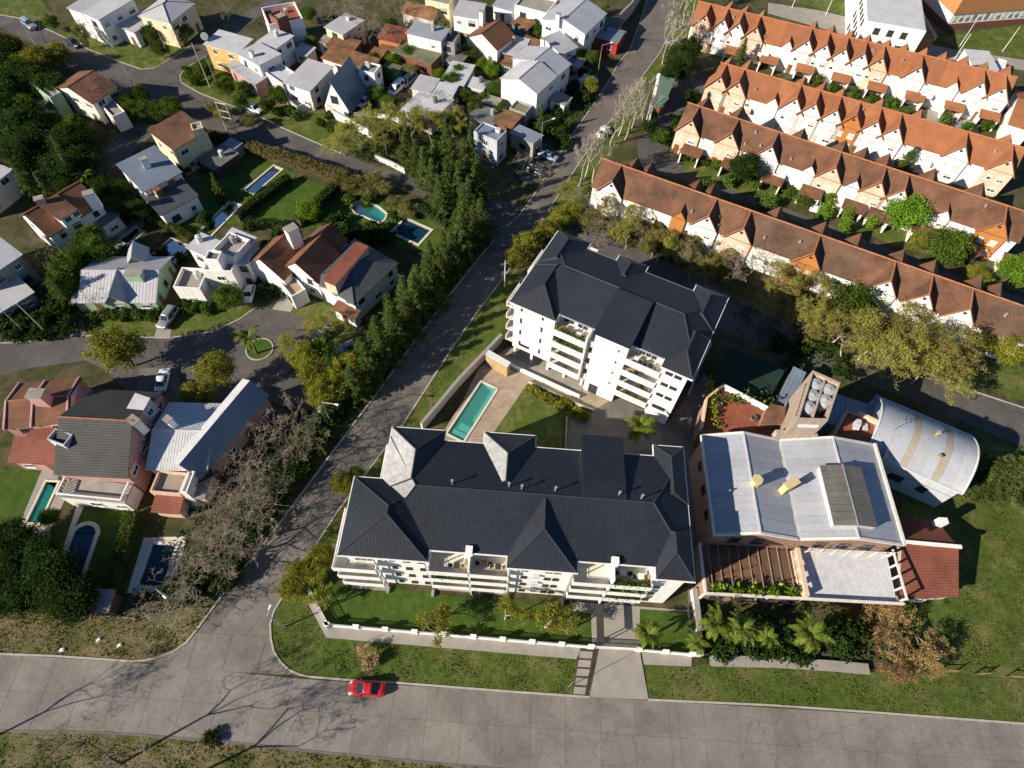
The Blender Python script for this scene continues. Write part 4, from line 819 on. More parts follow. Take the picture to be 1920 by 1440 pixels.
# --- front terrace wing: pergola left, sheet roof right
bx('wall', 'rose_brick', 25.5, 37.9, 19.5, 25.7, 0, 3.2); bx('deck', 'wood_dark', 25.6, 37.7, 19.6, 25.6, 3.2, 3.26)
for k in range(3):
    F = Fr((27.3, 20.6+1.35*k), (0.95, 0.30)); MB().box(0, 7.0-k, 0, 0.9, 3.26, 3.32, F).build('deck_board', 'tile_mid', rb)
for k, (a, b) in enumerate((((25.3, 19.4), (50.2, 19.75)),)): pass
pr = MB(); pr.box(25.3, 50.2, 19.2, 19.5, 3.9, 4.25); pr.box(25.3, 25.6, 19.5, 25.7, 3.9, 4.249); pr.build('terrace_beam', 'offwhite_wall', rb)
for k in range(9):
    x = 26.4+1.28*k; s = MB(); s.box(x-0.045, x+0.045, 19.3+random.uniform(0.6, 2.2), 25.7, 4.26, 4.4); s.build('pergola_beam', 'pergola_wood', rb)
for x in (25.45, 29.4, 33.4): MB().box(x-0.12, x+0.12, 19.25, 19.45, 0 if x < 26 or x > 38 else 3.2, 3.9).build('post', 'offwhite_wall', rb)
for k, y in enumerate((19.5, 21.0, 22.5, 24.0)):
    s = MB(); s.box(37.55, 38.1, y, y+0.55, 0, 5.0); s.box(37.56, 38.09, y+0.55, y+1.5, 0, 3.9); s.box(37.56, 38.09, y+0.55, y+1.5, 4.6, 4.999); s.build('pierced_wall', 'salmon_wall', rb)
q = [(38.2, 19.5, 3.35), (49.8, 19.5, 3.35), (49.8, 25.8, 4.1), (38.2, 25.8, 4.1)]
for k in range(6):
    x0 = 38.2+11.6/6*k; x1 = x0+11.6/6-0.02; qq = [(x0, 19.5, 3.35), (x1, 19.5, 3.35), (x1, 25.8, 4.1), (x0, 25.8, 4.1)]; s = MB(); s.slab(qq, 0.1); s.ribs(qq, 0.3, 0.04, 0.018); s.build('roof_sheet', 'white_metal', rb)
bx('wall', 'salmon_wall', 38.3, 49.7, 20.2, 25.8, 0, 3.2)
s = MB()
for k in range(7): s.box(38.8+1.7*k, 38.88+1.7*k, 25.0, 25.1, 4.0, 6.4)
for z in (5.0, 6.3): s.box(38.6, 49.6, 25.02, 25.08, z, z+0.07)
s.build('roof_railing', 'offwhite_wall', rb, kind='stuff')
for k in range(5):
    x = 49.9; s = MB(); s.box(x-0.1, x+0.1, 19.6+1.4*k, 19.8+1.4*k, 3.4, 5.3); s.build('post', 'offwhite_wall', rb)
MB().box(49.8, 50.0, 19.5, 25.8, 5.3, 5.5).build('top_rail', 'offwhite_wall', rb)
for k in range(5):
    c = np.array([27.2+2.3*k, 20.1, 3.4]); leaf_obj('planting', c+RNG.normal(0, 1, (110, 3))*np.array([.45, .35, .45])+np.array([0, 0, .5]), 0.3, 'leaf_bright', rb, 'stuff')
c0 = np.array([*at(1338, 762, 5), ]); leaf_obj('planting', c0+RNG.normal(0, 1, (260, 3))*np.array([.4, 1.8, .35]), 0.25, 'leaf_yellow', rb, 'stuff')
c0 = np.array([*at(1385, 745, 5), ]); leaf_obj('planting', c0+RNG.normal(0, 1, (300, 3))*np.array([2.6, .7, .35]), 0.25, 'leaf_mid', rb, 'stuff')
# windows of the front and left walls
Sl = Side(W0, 'l', 26.5, 0, 25.9, 39.2)
for u in (3, 6.5, 10): window(rb, Sl, u, 4.6, 1.2, 1.1, 'frame_dark')
Sf = Side(W0, 'f', 26.5, 49.3, 25.9, 0)
for u in (3, 6, 14, 17, 20): window(rb, Sf, u, 4.9, 1.4, 1.5, 'frame_dark')
Sg = Side(W0, 'f', 25.5, 50, 19.5, 0)
for u in (2, 5, 8, 11): window(rb, Sg, u, 0.9, 1.8, 1.6, 'frame_dark', mull=2)
# ================================================================== vaulted hall
vh = thing('vaulted_hall', 'hall with a pale blue-grey barrel roof crossed by two beige bands', 'building', (58, 40, 0))
A, B, D = Vector((54.3, 48.2)), Vector((65.4, 42.75)), Vector((50.6, 38.1)); F = Fr(A, (B-A), flip=True); L = (B-A).length; Wd = 9.8
def vault_z(t): return 5.9+2.3*math.sin(math.pi*t)**0.85
NS = 16
def strip_(x0, x1, m, up, parent, name='roof_sheet'):
    s = MB()
    for i in range(NS):
        t0, t1 = i/NS, (i+1)/NS
        s.slab([F.p(x0, Wd*t0, vault_z(t0)+up), F.p(x1, Wd*t0, vault_z(t0)+up), F.p(x1, Wd*t1, vault_z(t1)+up), F.p(x0, Wd*t1, vault_z(t1)+up)], 0.1)
    return s.build(name, m, parent)
xs2 = [-0.2, 1.5, 3.2, 4.55, 6.1, 7.6, 8.75, 10.2, 11.5, L+0.3]
bands = {2: 'beige_sheet', 5: 'beige_sheet'}
xs2 = [-0.2, 2.0, 4.2, 5.1, 6.8, 8.4, 9.4, 10.9, L+0.3]; kinds = ['grey_metal', 'grey_metal', 'beige_sheet', 'grey_metal_b', 'grey_metal', 'beige_sheet', 'grey_metal', 'grey_metal_c']
for i in range(8): strip_(xs2[i]+0.01, xs2[i+1]-0.01, kinds[i], 0.0, vh)
for x in (-0.3, L+0.25):
    s = MB()
    for i in range(NS): t0, t1 = i/NS, (i+1)/NS; s.tube(F.p(x, Wd*t0, vault_z(t0)), F.p(x, Wd*t1, vault_z(t1)), 0.13, n=6)
    s.build('verge_trim', 'white_metal', vh)
s = MB(); s.box(0, L, 0.15, Wd-0.15, 0, 5.85, F)
for x in (0.02, L-0.02):
    s.face(*([F.p(x, 0.15, 5.8)]+[F.p(x, 0.15+(Wd-.3)*i/NS, vault_z(i/NS)-0.1) for i in range(NS+1)]+[F.p(x, Wd-.15, 5.8)]))
s.build('wall', 'paleblue_wall', vh)
for y in (-0.1, Wd+0.05): MB().box(-0.3, L+0.3, y-0.12, y+0.12, 5.75, 6.0, F).build('gutter', 'white_metal', vh)
Sv = Side(F, 'f', 0, L, 0, 0); Sv.a, Sv.b, Sv.n = F.xy(0, Wd-.15), F.xy(L, Wd-.15), F.uy; Sv.d = F.ux
window(vh, Sv, 5.4, 2.2, 1.9, 1.3, 'frame_dark', mull=2); window(vh, Sv, 9, 2.2, 1.2, 1.3, 'frame_dark'); MB().box(0, L, Wd-0.15, Wd-0.08, 3.9, 4.05, F).build('band', 'grey_wall', vh)
for (x, y) in ((7.0, 4.2), (7.9, 7.4)): s = MB(); z = vault_z(y/Wd); s.tube(F.p(x, y, z-.1), F.p(x, y, z+.7), 0.18, n=8); s.tube(F.p(x, y, z+.7), F.p(x, y, z+.85), 0.3, n=8); s.build('roof_vent', 'wood_light', vh)
# ================================================================== red-tiled annex
rt = thing('tiled_annex', 'low annex with red clay tile roof and a white ridge beside the lawn', 'building', (53, 24, 0))
s = MB(); s.prism([(51.0, 20.6), (58.0, 21.2), (59.6, 27.2), (58.0, 30.6), (53.1, 30.9), (52.4, 27.3)], 0, 2.7); s.build('wall', 'offwhite_wall', rt)
s = MB(); q1 = [Vector((50.6, 20.2, 2.9)), Vector((58.3, 20.9, 2.9)), Vector((59.6, 27.0, 4.1)), Vector((52.3, 27.3, 4.1))]; s.slab(q1, 0.15); s.build('roof_slope', 'tile_red', rt)
s = MB(); q2 = [Vector((52.3, 27.35, 4.08)), Vector((59.6, 27.05, 4.08)), Vector((58.6, 31.0, 3.0)), Vector((53.2, 31.3, 3.0))]; s.slab(q2, 0.15); s.build('roof_slope', 'tile_red_shaded', rt)  # far slope: same red tile, its shade put into a darker colour
s = MB(); s.hexa([(52.1, 27.1, 4.0), (59.9, 26.8, 4.0), (59.9, 27.25, 4.0), (52.1, 27.55, 4.0)], [(52.1, 27.1, 4.35), (59.9, 26.8, 4.35), (59.9, 27.25, 4.35), (52.1, 27.55, 4.35)]); s.build('ridge_wall', 'white_wall', rt)
c = at(1763, 980, 4); MB().box(c.x-.6, c.x+.5, c.y-.4, c.y+.4, 2.8, 4.9).build('chimney', 'white_wall', rt)
window(rt, Side(W0, 'f', 51, 58, 20.6, 0), 3, 0.9, 1.4, 1.2)
# dark green sports net canopy
gn = thing('shade_canopy', 'large dark green shade net canopy between the apartment house and the tower', 'canopy', (36.7, 53.3, 0))
q = [at(*p, 3.0) for p in ((1365, 650), (1475, 690), (1440, 752), (1340, 715))]
s = MB(); s.slab(q, 0.05); s.build('net', 'dark_green_net', gn)
for p in q: MB().tube((p.x, p.y, 0), (p.x, p.y, 3.1), 0.07).build('post', 'metal_pole', gn)
# ================================================================== terraces of gabled town houses (upper right)
ROWS = [
 dict(r0=(1310, 2), r1=(1908, 145), tile='tile_orange', label='furthest terrace of orange-tiled gabled town houses next to the playing field',
  front=[(1325, 25), (1357, 37), (1385, 45), (1417, 55), (1517, 72), (1551, 80), (1586, 90), (1621, 100), (1655, 110), (1727, 127), (1845, 152), (1886, 165)], small=[(1484, 67), (1795, 145)],
  back=[(1532, 39), (1565, 46), (1600, 56), (1632, 65), (1669, 74), (1702, 82), (1739, 89), (1775, 97), (1815, 104), (1852, 115), (1895, 121), (1375, 1), (1405, 8), (1435, 18)],
  porch=[(1512, 122), (1579, 141), (1646, 159), (1717, 177), (1791, 197), (1857, 212), (1445, 105), (1380, 85)], salmon=(0, 3, 8), orange=()),
 dict(r0=(1352, 117), r1=(1925, 278), tile='tile_orange', label='second terrace of orange-tiled town houses, the one with an orange painted gable',
  front=[(1352, 142), (1387, 150), (1494, 183), (1530, 193), (1569, 208), (1605, 220), (1646, 228), (1685, 238), (1810, 275), (1897, 298)], small=[(1455, 180)],
  back=[(1370, 112), (1410, 110), (1511, 143), (1548, 154), (1584, 166), (1657, 185), (1727, 217), (1895, 262)],
  porch=[(1362, 192), (1470, 222), (1560, 250), (1650, 275), (1740, 300), (1830, 328)], salmon=(0, 1, 9), orange=(5,)),
 dict(r0=(1290, 192), r1=(1940, 402), tile='tile_mixed', label='third terrace of brown-tiled gabled town houses above the clipped garden bushes',
  front=[(1302, 217), (1377, 240), (1452, 265), (1572, 300), (1657, 327), (1700, 342), (1885, 405)], small=[(1527, 300), (1610, 330), (1781, 377)],
  back=[(1330, 180), (1395, 197), (1509, 240), (1587, 262), (1627, 275), (1669, 287), (1755, 315), (1845, 342)],
  porch=[(1305, 269), (1380, 296), (1455, 322), (1527, 347), (1607, 372), (1655, 387), (1737, 420), (1822, 442), (1907, 470)], salmon=(0, 1, 3, 4), orange=(6,)),
 dict(r0=(1130, 297), r1=(1960, 588), tile='tile_brown', label='nearest terrace of brown-tiled town houses half hidden by trees behind the tall apartment house',
  front=[(1152, 332), (1335, 392), (1400, 415), (1532, 457), (1672, 520), (1744, 542), (1820, 572)], small=[(1285, 382)],
  back=[(1192, 302), (1220, 310), (1310, 342), (1340, 347), (1462, 392), (1550, 415), (1615, 437), (1695, 475), (1755, 489), (1840, 530), (1877, 540)],
  porch=[(1250, 415), (1450, 490), (1600, 545)], salmon=(2,), orange=(3,)),
]
mat('tile_mixed', (0.185, 0.092, 0.055), 0.82, 0.3, 0.3, 5, 0.3, 25, tint=(0.29, 0.135, 0.075), pattern=(0.23, 0.34, 0.03, 0.0, 0.72))
def seeded(m): return m
for ri, rw in enumerate(ROWS):
    zr, ze, hw = 8.6, 5.4, 4.4
    A, B = at2(rw['r0'], zr), at2(rw['r1'], zr); F = Fr(A, B-A); L = (B-A).length
    t = thing('town_house_terrace', rw['label'], 'terrace', (A.x, A.y, 0), 'terraces of gabled town houses')
    w = MB(); w.box(0.25, L-0.25, -hw+0.45, hw-0.45, 0, ze+0.2, F); w.build('wall', 'white_wall', t)
    nu = int(L/6.6); VT = {'tile_orange': ('tile_orange', 'tile_orange_a', 'tile_orange_b'), 'tile_mixed': ('tile_mixed', 'tile_brown', 'tile_brown_b', 'tile_mixed'), 'tile_brown': ('tile_brown', 'tile_brown_a', 'tile_brown_b')}[rw['tile']]
    for k in range(nu):
        xa, xb = L*k/nu, L*(k+1)/nu; tm_ = random.choice(VT)
        for q in ([F.p(xa, -hw, ze), F.p(xb, -hw, ze), F.p(xb, 0, zr), F.p(xa, 0, zr)], [F.p(xa, 0, zr), F.p(xb, 0, zr), F.p(xb, hw, ze), F.p(xa, hw, ze)]): s = MB(); s.slab(q, 0.14); s.build('roof_slope', tm_, t)
    MB().tube(F.p(-0.1, 0, zr), F.p(L+0.1, 0, zr), 0.14, n=6).build('ridge_cap', 'ridge_tile', t)
    for x in (0.25, L-0.25):
        g = MB(); g.face(F.p(x, -hw+.45, ze+.1), F.p(x, hw-.45, ze+.1), F.p(x, 0, zr-.2)); g.build('gable_wall', 'salmon_wall', t)
    Sf = Side(F, 'f', 0, L, -hw+0.45, 0); gx = []
    def local(p, z): q_ = at2(p, z)-A; return q_.dot(F.ux), q_.dot(F.uy)
    for k, p in enumerate(rw['front']):
        x, y = local(p, zr-0.2); yf = -hw-0.35; hwid = 2.75; zt = zr-0.08; zb = ze-0.35; gx.append(x)
        wm = 'salmon_wall' if k in rw['salmon'] else 'orange_wall' if k in rw['orange'] else 'white_wall'
        g = MB()
        g.hexa([F.p(x-hwid+.35, yf+.35, 0), F.p(x+hwid-.35, yf+.35, 0), F.p(x+hwid-.35, -hw+.5, 0), F.p(x-hwid+.35, -hw+.5, 0)], [F.p(x-hwid+.35, yf+.35, zb+.3), F.p(x+hwid-.35, yf+.35, zb+.3), F.p(x+hwid-.35, -hw+.5, zb+.3), F.p(x-hwid+.35, -hw+.5, zb+.3)])
        g.face(F.p(x-hwid+.35, yf+.352, zb+.25), F.p(x+hwid-.35, yf+.352, zb+.25), F.p(x, yf+.352, zt-.2)); go = g.build('gable_wall', wm, t)
        for sgn in (-1, 1):
            s = MB(); q = [F.p(x, yf, zt), F.p(x, -0.3, zt), F.p(x+sgn*hwid, -0.3, zb), F.p(x+sgn*hwid, yf, zb)]
            if sgn > 0: q.reverse()
            s.slab(q, 0.12); s.build('gable_roof', random.choice(VT), t)
        rc = MB(); rc.tube(F.p(x, yf-.05, zt+.02), F.p(x, -0.2, zt+.02), 0.11, n=5)
        for sgn in (-1, 1): rc.tube(F.p(x, yf-.02, zt), F.p(x+sgn*hwid, yf-.02, zb), 0.09, n=5)
        rc.build('ridge_cap', 'ridge_tile', go)
        Sg = Side(F, 'f', x-hwid, x+hwid, yf+0.35, 0)
        rd = MB(); c = Vector(Sg.q(hwid, 0.0, zt-1.35)); rd.tube(c, c+Vector((*(Sg.n*0.09), 0)), 0.27, n=12); rd.build('round_window', 'frame_dark', t)
        window(t, Sg, 1.7, 3.2, 0.8, 1.0, 'frame_white', mull=0, blind=random.choice((.4, .9, .9))); window(t, Sg, 3.8, 3.2, 1.2, 1.1, 'frame_white', blind=random.choice((.6, .9)))
        window(t, Sg, 3.6, 0.9, 1.5, 1.1, 'frame_white', mull=1, blind=random.choice((.5, .9))); door(t, Sg, 1.3, m=random.choice(('shutter', 'door_wood')))
    for k, p in enumerate(rw['small']):
        x, y = local(p, 7.0); gx.append(x); yf = -hw-0.2; hwid = 1.45; zt = ze+1.75; zb = ze-0.05
        g = MB(); g.face(F.p(x-hwid+.15, yf+.2, zb), F.p(x+hwid-.15, yf+.2, zb), F.p(x, yf+.2, zt-.15)); g.face(F.p(x-hwid+.15, yf+.2, zb), F.p(x-hwid+.15, yf+.2, 0), F.p(x+hwid-.15, yf+.2, 0), F.p(x+hwid-.15, yf+.2, zb)); g.build('gable_wall', 'orange_wall' if ri == 3 else 'white_wall', t)
        for sgn in (-1, 1):
            s = MB(); q = [F.p(x, yf, zt), F.p(x, -2.0, zt), F.p(x+sgn*hwid, -3.9, zb), F.p(x+sgn*hwid, yf, zb)]
            if sgn > 0: q.reverse()
            s.slab(q, 0.1); s.build('dormer_roof', rw['tile'], t)
    for k, p in enumerate(rw['back']):
        x, y = local(p, zr-0.3); hwid = 2.1; zt = zr-0.25; zb = ze+0.2; yb = min(max(y, hw-0.4), hw+0.6)
        for sgn in (-1, 1):
            s = MB(); q = [F.p(x, 0.3, zt), F.p(x, yb, zt), F.p(x+sgn*hwid, yb, zb), F.p(x+sgn*hwid, 0.3, zb)]
            if sgn > 0: q.reverse()
            s.slab(q, 0.1); s.build('gable_roof', rw['tile'], t)
        g = MB(); g.face(F.p(x+hwid-.1, yb-.1, zb), F.p(x-hwid+.1, yb-.1, zb), F.p(x, yb-.1, zt-.15)); g.build('gable_wall', 'white_wall', t)
    for k, p in enumerate(rw['porch'] if ri in (0, 2) else []):
        x, y = local(p, 2.8); yy = -hw-1.6; F2 = F
        s = MB(); q = [F.p(x-2.1, yy-1.1, 2.5), F.p(x+2.1, yy-1.1, 2.5), F.p(x+2.1, yy+1.5, 3.0), F.p(x-2.1, yy+1.5, 3.0)]; s.slab(q, 0.12); po = s.build('porch_roof', rw['tile'], t)
        s = MB(); s.box(x-1.9, x-1.65, yy-0.9, yy+1.6, 0, 2.45, F); s.box(x+1.65, x+1.9, yy-0.9, yy+1.6, 0, 2.45, F); s.build('porch_wall', 'white_wall', t)
    n = int(L/3.3)
    for k in range(n):
        x = (k+0.5)*L/n
        if any(abs(x-g_) < 2.9 for g_ in gx): continue
        window(t, Sf, x, 3.3, 1.0, 1.1, 'frame_white', blind=random.choice((.4, .9, .9))); window(t, Sf, x, 0.8, 1.5, 1.2, 'frame_white', mull=2, blind=random.choice((.5, .9)))
        pn = MB(); Sf.block(pn, x-1.2, x+1.2, 0.08, 1.0, 2.45, 2.6); Sf.block(pn, x-1.2, x+1.2, 0.92, 1.0, 2.6, 3.3); Sf.block(pn, x-1.2, x-1.12, 0.08, 0.92, 2.6, 3.3); Sf.block(pn, x+1.12, x+1.2, 0.08, 0.92, 2.6, 3.3)
        pn.build('balcony', random.choice(('white_wall', 'salmon_wall', 'white_wall')), t)
    for k in range(int(L/9)):
        x = random.uniform(2, L-2); y = random.uniform(-3.6, -1.0); z = zr-(zr-ze)*abs(y)/hw; s = MB(); s.box(x-.16, x+.16, y-.16, y+.16, z-.2, z+.45, F); s.build('flue', 'metal_pole', t)
# white gatehouse and school at the top right
gh = thing('gatehouse', 'small white flat-roofed gatehouse at the edge of the playing field', 'building', (*at2((1830, 120)), 0))
F = frm((1826, 128), (1872, 132), (1832, 95), 4.5); MB().box(0, F.L, 0, F.W, 0, 4.5, F).build('wall', 'white_wall', gh); MB().box(-.15, F.L+.15, -.15, F.W+.15, 4.5, 4.62, F).build('roof', 'white_metal', gh)
window(gh, Side(F, 'f', 0, F.L, 0, 0), 2.2, 1.6, 2.2, 1.0, 'frame_dark', mull=2); window(gh, Side(F, 'f', 0, F.L, 0, 0), 5, 1.6, .8, .8, 'frame_dark')
F = frm((1865, 135), (1882, 140), (1884, 112), 2.6); MB().box(0, F.L, 0, F.W, 0, 2.6, F).build('annex', 'white_wall', gh)
sh = thing('school_building', 'long orange and white school building with a ribbon of windows at the top right', 'building', (*at2((1800, 30)), 0))
F = frm((1770, 58), (1925, 46), (1775, 20), 0.0); Lw = 60
MB().box(0, Lw, 0, 14, 0, 1.6, F).build('wall', 'brick_wall', sh); MB().box(0, Lw, 0.15, 14, 1.6, 4.0, F).build('wall', 'white_wall', sh); MB().box(-.2, Lw, -.1, 14, 4.0, 9.5, F).build('fascia', 'orange_sun', sh); MB().box(-.1, Lw, 0, 14, 9.5, 9.6, F).build('roof', 'roof_slab', sh)
Ss = Side(F, 'f', 0, Lw, 0.15, 0)
for k in range(22): window(sh, Ss, 1.4+k*1.75, 1.9, 1.3, 1.8, 'frame_white', mull=1, sill=False, blind=random.choice((0, .4, .8)))
F = frm((1698, 70), (1752, 73), (1737, 0), 4.5); MB().box(0, F.L, 0, 30, 0, 4.5, F).build('wall', 'orange_sun', sh); MB().box(0.1, F.L-.1, .1, 30, 4.5, 4.58, F).build('roof', 'ochre_roof', sh)
s = MB(); s.box(F.L-0.05, F.L+0.35, 0, 30, 4.1, 5.1, F); s.build('parapet', 'salmon_wall', sh)
F = frm((1625, 40), (1655, 45), (1640, -40), 9.5); MB().box(0, 13, 0, 40, 0, 9.5, F).build('wall', 'white_wall', sh); MB().box(.2, 12.8, .2, 40, 9.5, 9.6, F).build('roof', 'white_metal', sh)
for S, us in ((Side(F, 'l', 0, 0, 0, 40), (37, 34.5, 32, 29.5, 27)), (Side(F, 'f', 0, 13, 0, 0), (3, 6, 9))):
    for u in us:
        for z in (1.2, 4.2, 7.2): window(sh, S, u, z, 1.3, 1.3, 'frame_dark')
F = frm((1660, 58), (1690, 55), (1680, 20), 4.0); MB().box(0, F.L, 0, F.W, 0, 4.0, F).build('entrance_block', 'concrete', sh)
wb = thing('white_house', 'white gabled house cut off by the right edge beside the furthest terrace', 'house', (*at2((1915, 190)), 0))
F = frm((1893, 232), (1935, 245), (1910, 170), 4.5); MB().box(0, F.L, 0, F.W, 0, 4.5, F).build('wall', 'white_wall', wb)
s = MB(); s.slab([F.p(-.3, -.3, 4.5), F.p(F.L+.3, -.3, 4.5), F.p(F.L+.3, F.W/2, 6.5), F.p(-.3, F.W/2, 6.5)], .15); s.build('roof_slope', 'tile_orange', wb); s = MB(); s.slab([F.p(-.3, F.W/2, 6.5), F.p(F.L+.3, F.W/2, 6.5), F.p(F.L+.3, F.W+.3, 4.5), F.p(-.3, F.W+.3, 4.5)], .15); s.build('roof_slope', 'tile_orange', wb)
window(wb, Side(F, 'l', 0, 0, 0, F.W), 4, 1, 1.5, 1.3, 'frame_dark')
# guard post with green roof beside the tall white spire
gp = thing('guard_post', 'small brick guard post with a green sheet roof beside the white spire', 'building', (*at2((1240, 175)), 0))
F = frm((1228, 172), (1252, 178), (1234, 145), 3.0); MB().box(0.2, F.L-.2, 0.2, F.W-.2, 0, 2.8, F).build('wall', 'brick_wall', gp)
s = MB(); q = [F.p(-.2, -.2, 2.8), F.p(F.L+.2, -.2, 2.8), F.p(F.L+.2, F.W+.2, 3.5), F.p(-.2, F.W+.2, 3.5)]; s.slab(q, .12); s.ribs(q, .5); s.build('roof', 'green_sheet', gp)
F2 = frm((1226, 192), (1240, 198), (1232, 178), 2.4); s = MB(); q = [F2.p(-.2, -.2, 2.0), F2.p(F2.L+.2, -.2, 2.0), F2.p(F2.L+.2, F2.W+.2, 2.8), F2.p(-.2, F2.W+.2, 2.8)]; s.slab(q, .12); s.build('porch_roof', 'green_sheet', gp)
MB().box(0, F2.L, 0, F2.W, 0, 2.0, F2).build('porch', 'brick_wall', gp); window(gp, Side(F, 'f', .2, F.L-.2, .2, 0), 1.5, 1, 1, 1)
# ================================================================== villas and small houses (left and top)
def auto_windows(th, F, x0, x1, y0, y1, z, sides, fm='frame_white', z0=0.0):
    for sd in sides:
        S = Side(F, sd, x0, x1, y0, y1); n = max(1, int(S.len/2.9)); st = max(1, round((z-z0)/2.9))
        for k in range(n):
            for j in range(st):
                zz = z0+j*(z-z0)/st; u = (k+0.5)*S.len/n+random.uniform(-.25, .25); r = random.random()
                if zz+2.2 > z: continue
                if j == 0 and r < 0.25 and z0 == 0: door(th, S, u, 0.95, 2.05)
                elif r < 0.86: window(th, S, u, zz+0.95, random.choice((1.0, 1.3, 1.6)), random.choice((1.0, 1.15)), random.choice((fm, fm, 'frame_dark')), blind=random.choice((0, 0, .4)))
def vol(th, a, b, c, z, roof='flat', wall='white_wall', rm='roof_slab', rise=1.2, over=0.3, win='', rib=0.0, z0=0.0, par=0.4, gm=None):
    F = frm(a, b, c, z); L, W_ = F.L, F.W
    mb = MB(); mb.box(0, L, 0, W_, z0, z-0.12, F); mb.build('wall', wall, th)
    o = over; zz = z
    def plane(pts, name='roof_slope'):
        s = MB(); s.slab(pts, 0.12)
        if rib: s.ribs(pts, rib*.75, 0.04, 0.028)
        return s.build(name, rm, th)
    def tri(pts): g = MB(); g.face(*pts); g.build('gable_wall', gm or wall, th)
    if roof == 'flat':
        s = MB(); s.box(0.2, L-0.2, 0.2, W_-0.2, z-0.12, z+0.02, F); s.build('roof', rm, th)
        for q in ((0, L, 0, .2), (0, L, W_-.2, W_), (0, .2, .2, W_-.2), (L-.2, L, .2, W_-.2)): MB().box(*q, z-0.13, z+par, F).build('parapet', wall, th)
    elif roof == 'slab':
        plane([F.p(-o, -o, z), F.p(L+o, -o, z), F.p(L+o, W_+o, z+0.12), F.p(-o, W_+o, z+0.12)], 'roof')
    elif roof == 'gx':
        k = rise/(W_/2); e = z-o*k
        plane([F.p(-o, -o, e), F.p(L+o, -o, e), F.p(L+o, W_/2, z+rise), F.p(-o, W_/2, z+rise)]); plane([F.p(-o, W_/2, z+rise), F.p(L+o, W_/2, z+rise), F.p(L+o, W_+o, e), F.p(-o, W_+o, e)])
        for x in (0.01, L-0.01): tri([F.p(x, 0, z-.15), F.p(x, W_, z-.15), F.p(x, W_/2, z+rise-.14)])
        MB().tube(F.p(-o, W_/2, z+rise+.01), F.p(L+o, W_/2, z+rise+.01), 0.1, n=5).build('ridge_cap', rm if 'tile' not in rm else 'ridge_tile', th)
    elif roof == 'gy':
        k = rise/(L/2); e = z-o*k
        plane([F.p(L/2, -o, z+rise), F.p(L/2, W_+o, z+rise), F.p(-o, W_+o, e), F.p(-o, -o, e)]); plane([F.p(L+o, -o, e), F.p(L+o, W_+o, e), F.p(L/2, W_+o, z+rise), F.p(L/2, -o, z+rise)])
        for y in (0.01, W_-0.01): tri([F.p(0, y, z-.15), F.p(L, y, z-.15), F.p(L/2, y, z+rise-.14)])
        MB().tube(F.p(L/2, -o, z+rise+.01), F.p(L/2, W_+o, z+rise+.01), 0.1, n=5).build('ridge_cap', rm if 'tile' not in rm else 'ridge_tile', th)
    elif roof in ('sy', 'sx', 'sx-', 'sy-'):
        hi = {'sy': (0, 0, 1, 1), 'sy-': (1, 1, 0, 0), 'sx': (0, 1, 1, 0), 'sx-': (1, 0, 0, 1)}[roof]; P = [(-o, -o), (L+o, -o), (L+o, W_+o), (-o, W_+o)]; I = [(0, 0), (L, 0), (L, W_), (0, W_)]
        plane([F.p(*P[i], z+rise*hi[i]) for i in range(4)])
        s = MB(); s.hexa([F.p(*I[i], z-0.13) for i in range(4)], [F.p(*I[i], z+rise*hi[i]*0.97-0.13) for i in range(4)]); s.build('wall', gm or wall, th)
    elif roof == 'hip':
        m_ = min(L, W_)/2; r0, r1 = ((m_, W_/2), (L-m_, W_/2)) if L >= W_ else ((L/2, m_), (L/2, W_-m_))
        hip_roof(th, 'roof', rm, F, -o, L+o, -o, W_+o, z, r0, r1, z+rise, rib=rib, cap='ridge_tile' if 'tile' in rm else 'ridge_cap')
    if roof in ('flat', 'slab') and L > 3 and W_ > 3 and random.random() < 0.55:
        x, y = random.uniform(.25, .75)*L, random.uniform(.55, .8)*W_; k = random.random()
        if k < .6: s = MB(); s.tube(F.p(x, y, z), F.p(x, y, z+1.2), .5, .52, 12); s.tube(F.p(x, y, z+1.2), F.p(x, y, z+1.35), .52, .2, 12); s.build('roof_tank', random.choice(('tank_white', 'roof_membrane', 'grey_wall')), th)
        else: s = MB(); s.box(x-.5, x+.5, y-.35, y+.35, z, z+.8, F); s.build('air_conditioner', 'white_metal', th)
    if win: auto_windows(th, F, 0, L, 0, W_, z, win, z0=z0)
    return F
def rake(th, F, x, W_, z, rise, m, w=.24, up=.14):
    for y0, z0_, y1, z1_ in ((-.3, z, W_/2, z+rise), (W_/2, z+rise, W_+.3, z)):
        s = MB(); s.hexa([F.p(x-w/2, y0, z0_-.3), F.p(x+w/2, y0, z0_-.3), F.p(x+w/2, y1, z1_-.3), F.p(x-w/2, y1, z1_-.3)], [F.p(x-w/2, y0, z0_+up), F.p(x+w/2, y0, z0_+up), F.p(x+w/2, y1, z1_+up), F.p(x-w/2, y1, z1_+up)]); s.build('parapet', m, th)
def chim(th, p, z0, z1, w=0.9, d=0.7, m='white_wall', a=-25):
    c = at2(p, z1); F = Fr(c, (math.cos(R_(a)), math.sin(R_(a)))); s = MB(); s.box(-w/2, w/2, -d/2, d/2, z0, z1, F); o = s.build('chimney', m, th)
    s = MB(); s.box(-w/2-.1, w/2+.1, -d/2-.1, d/2+.1, z1, z1+.14, F); s.build('cap', 'roof_slab', o)
def house(label, p, cat='house', name='house'): return thing(name, label, cat, (*at2(p), 0))
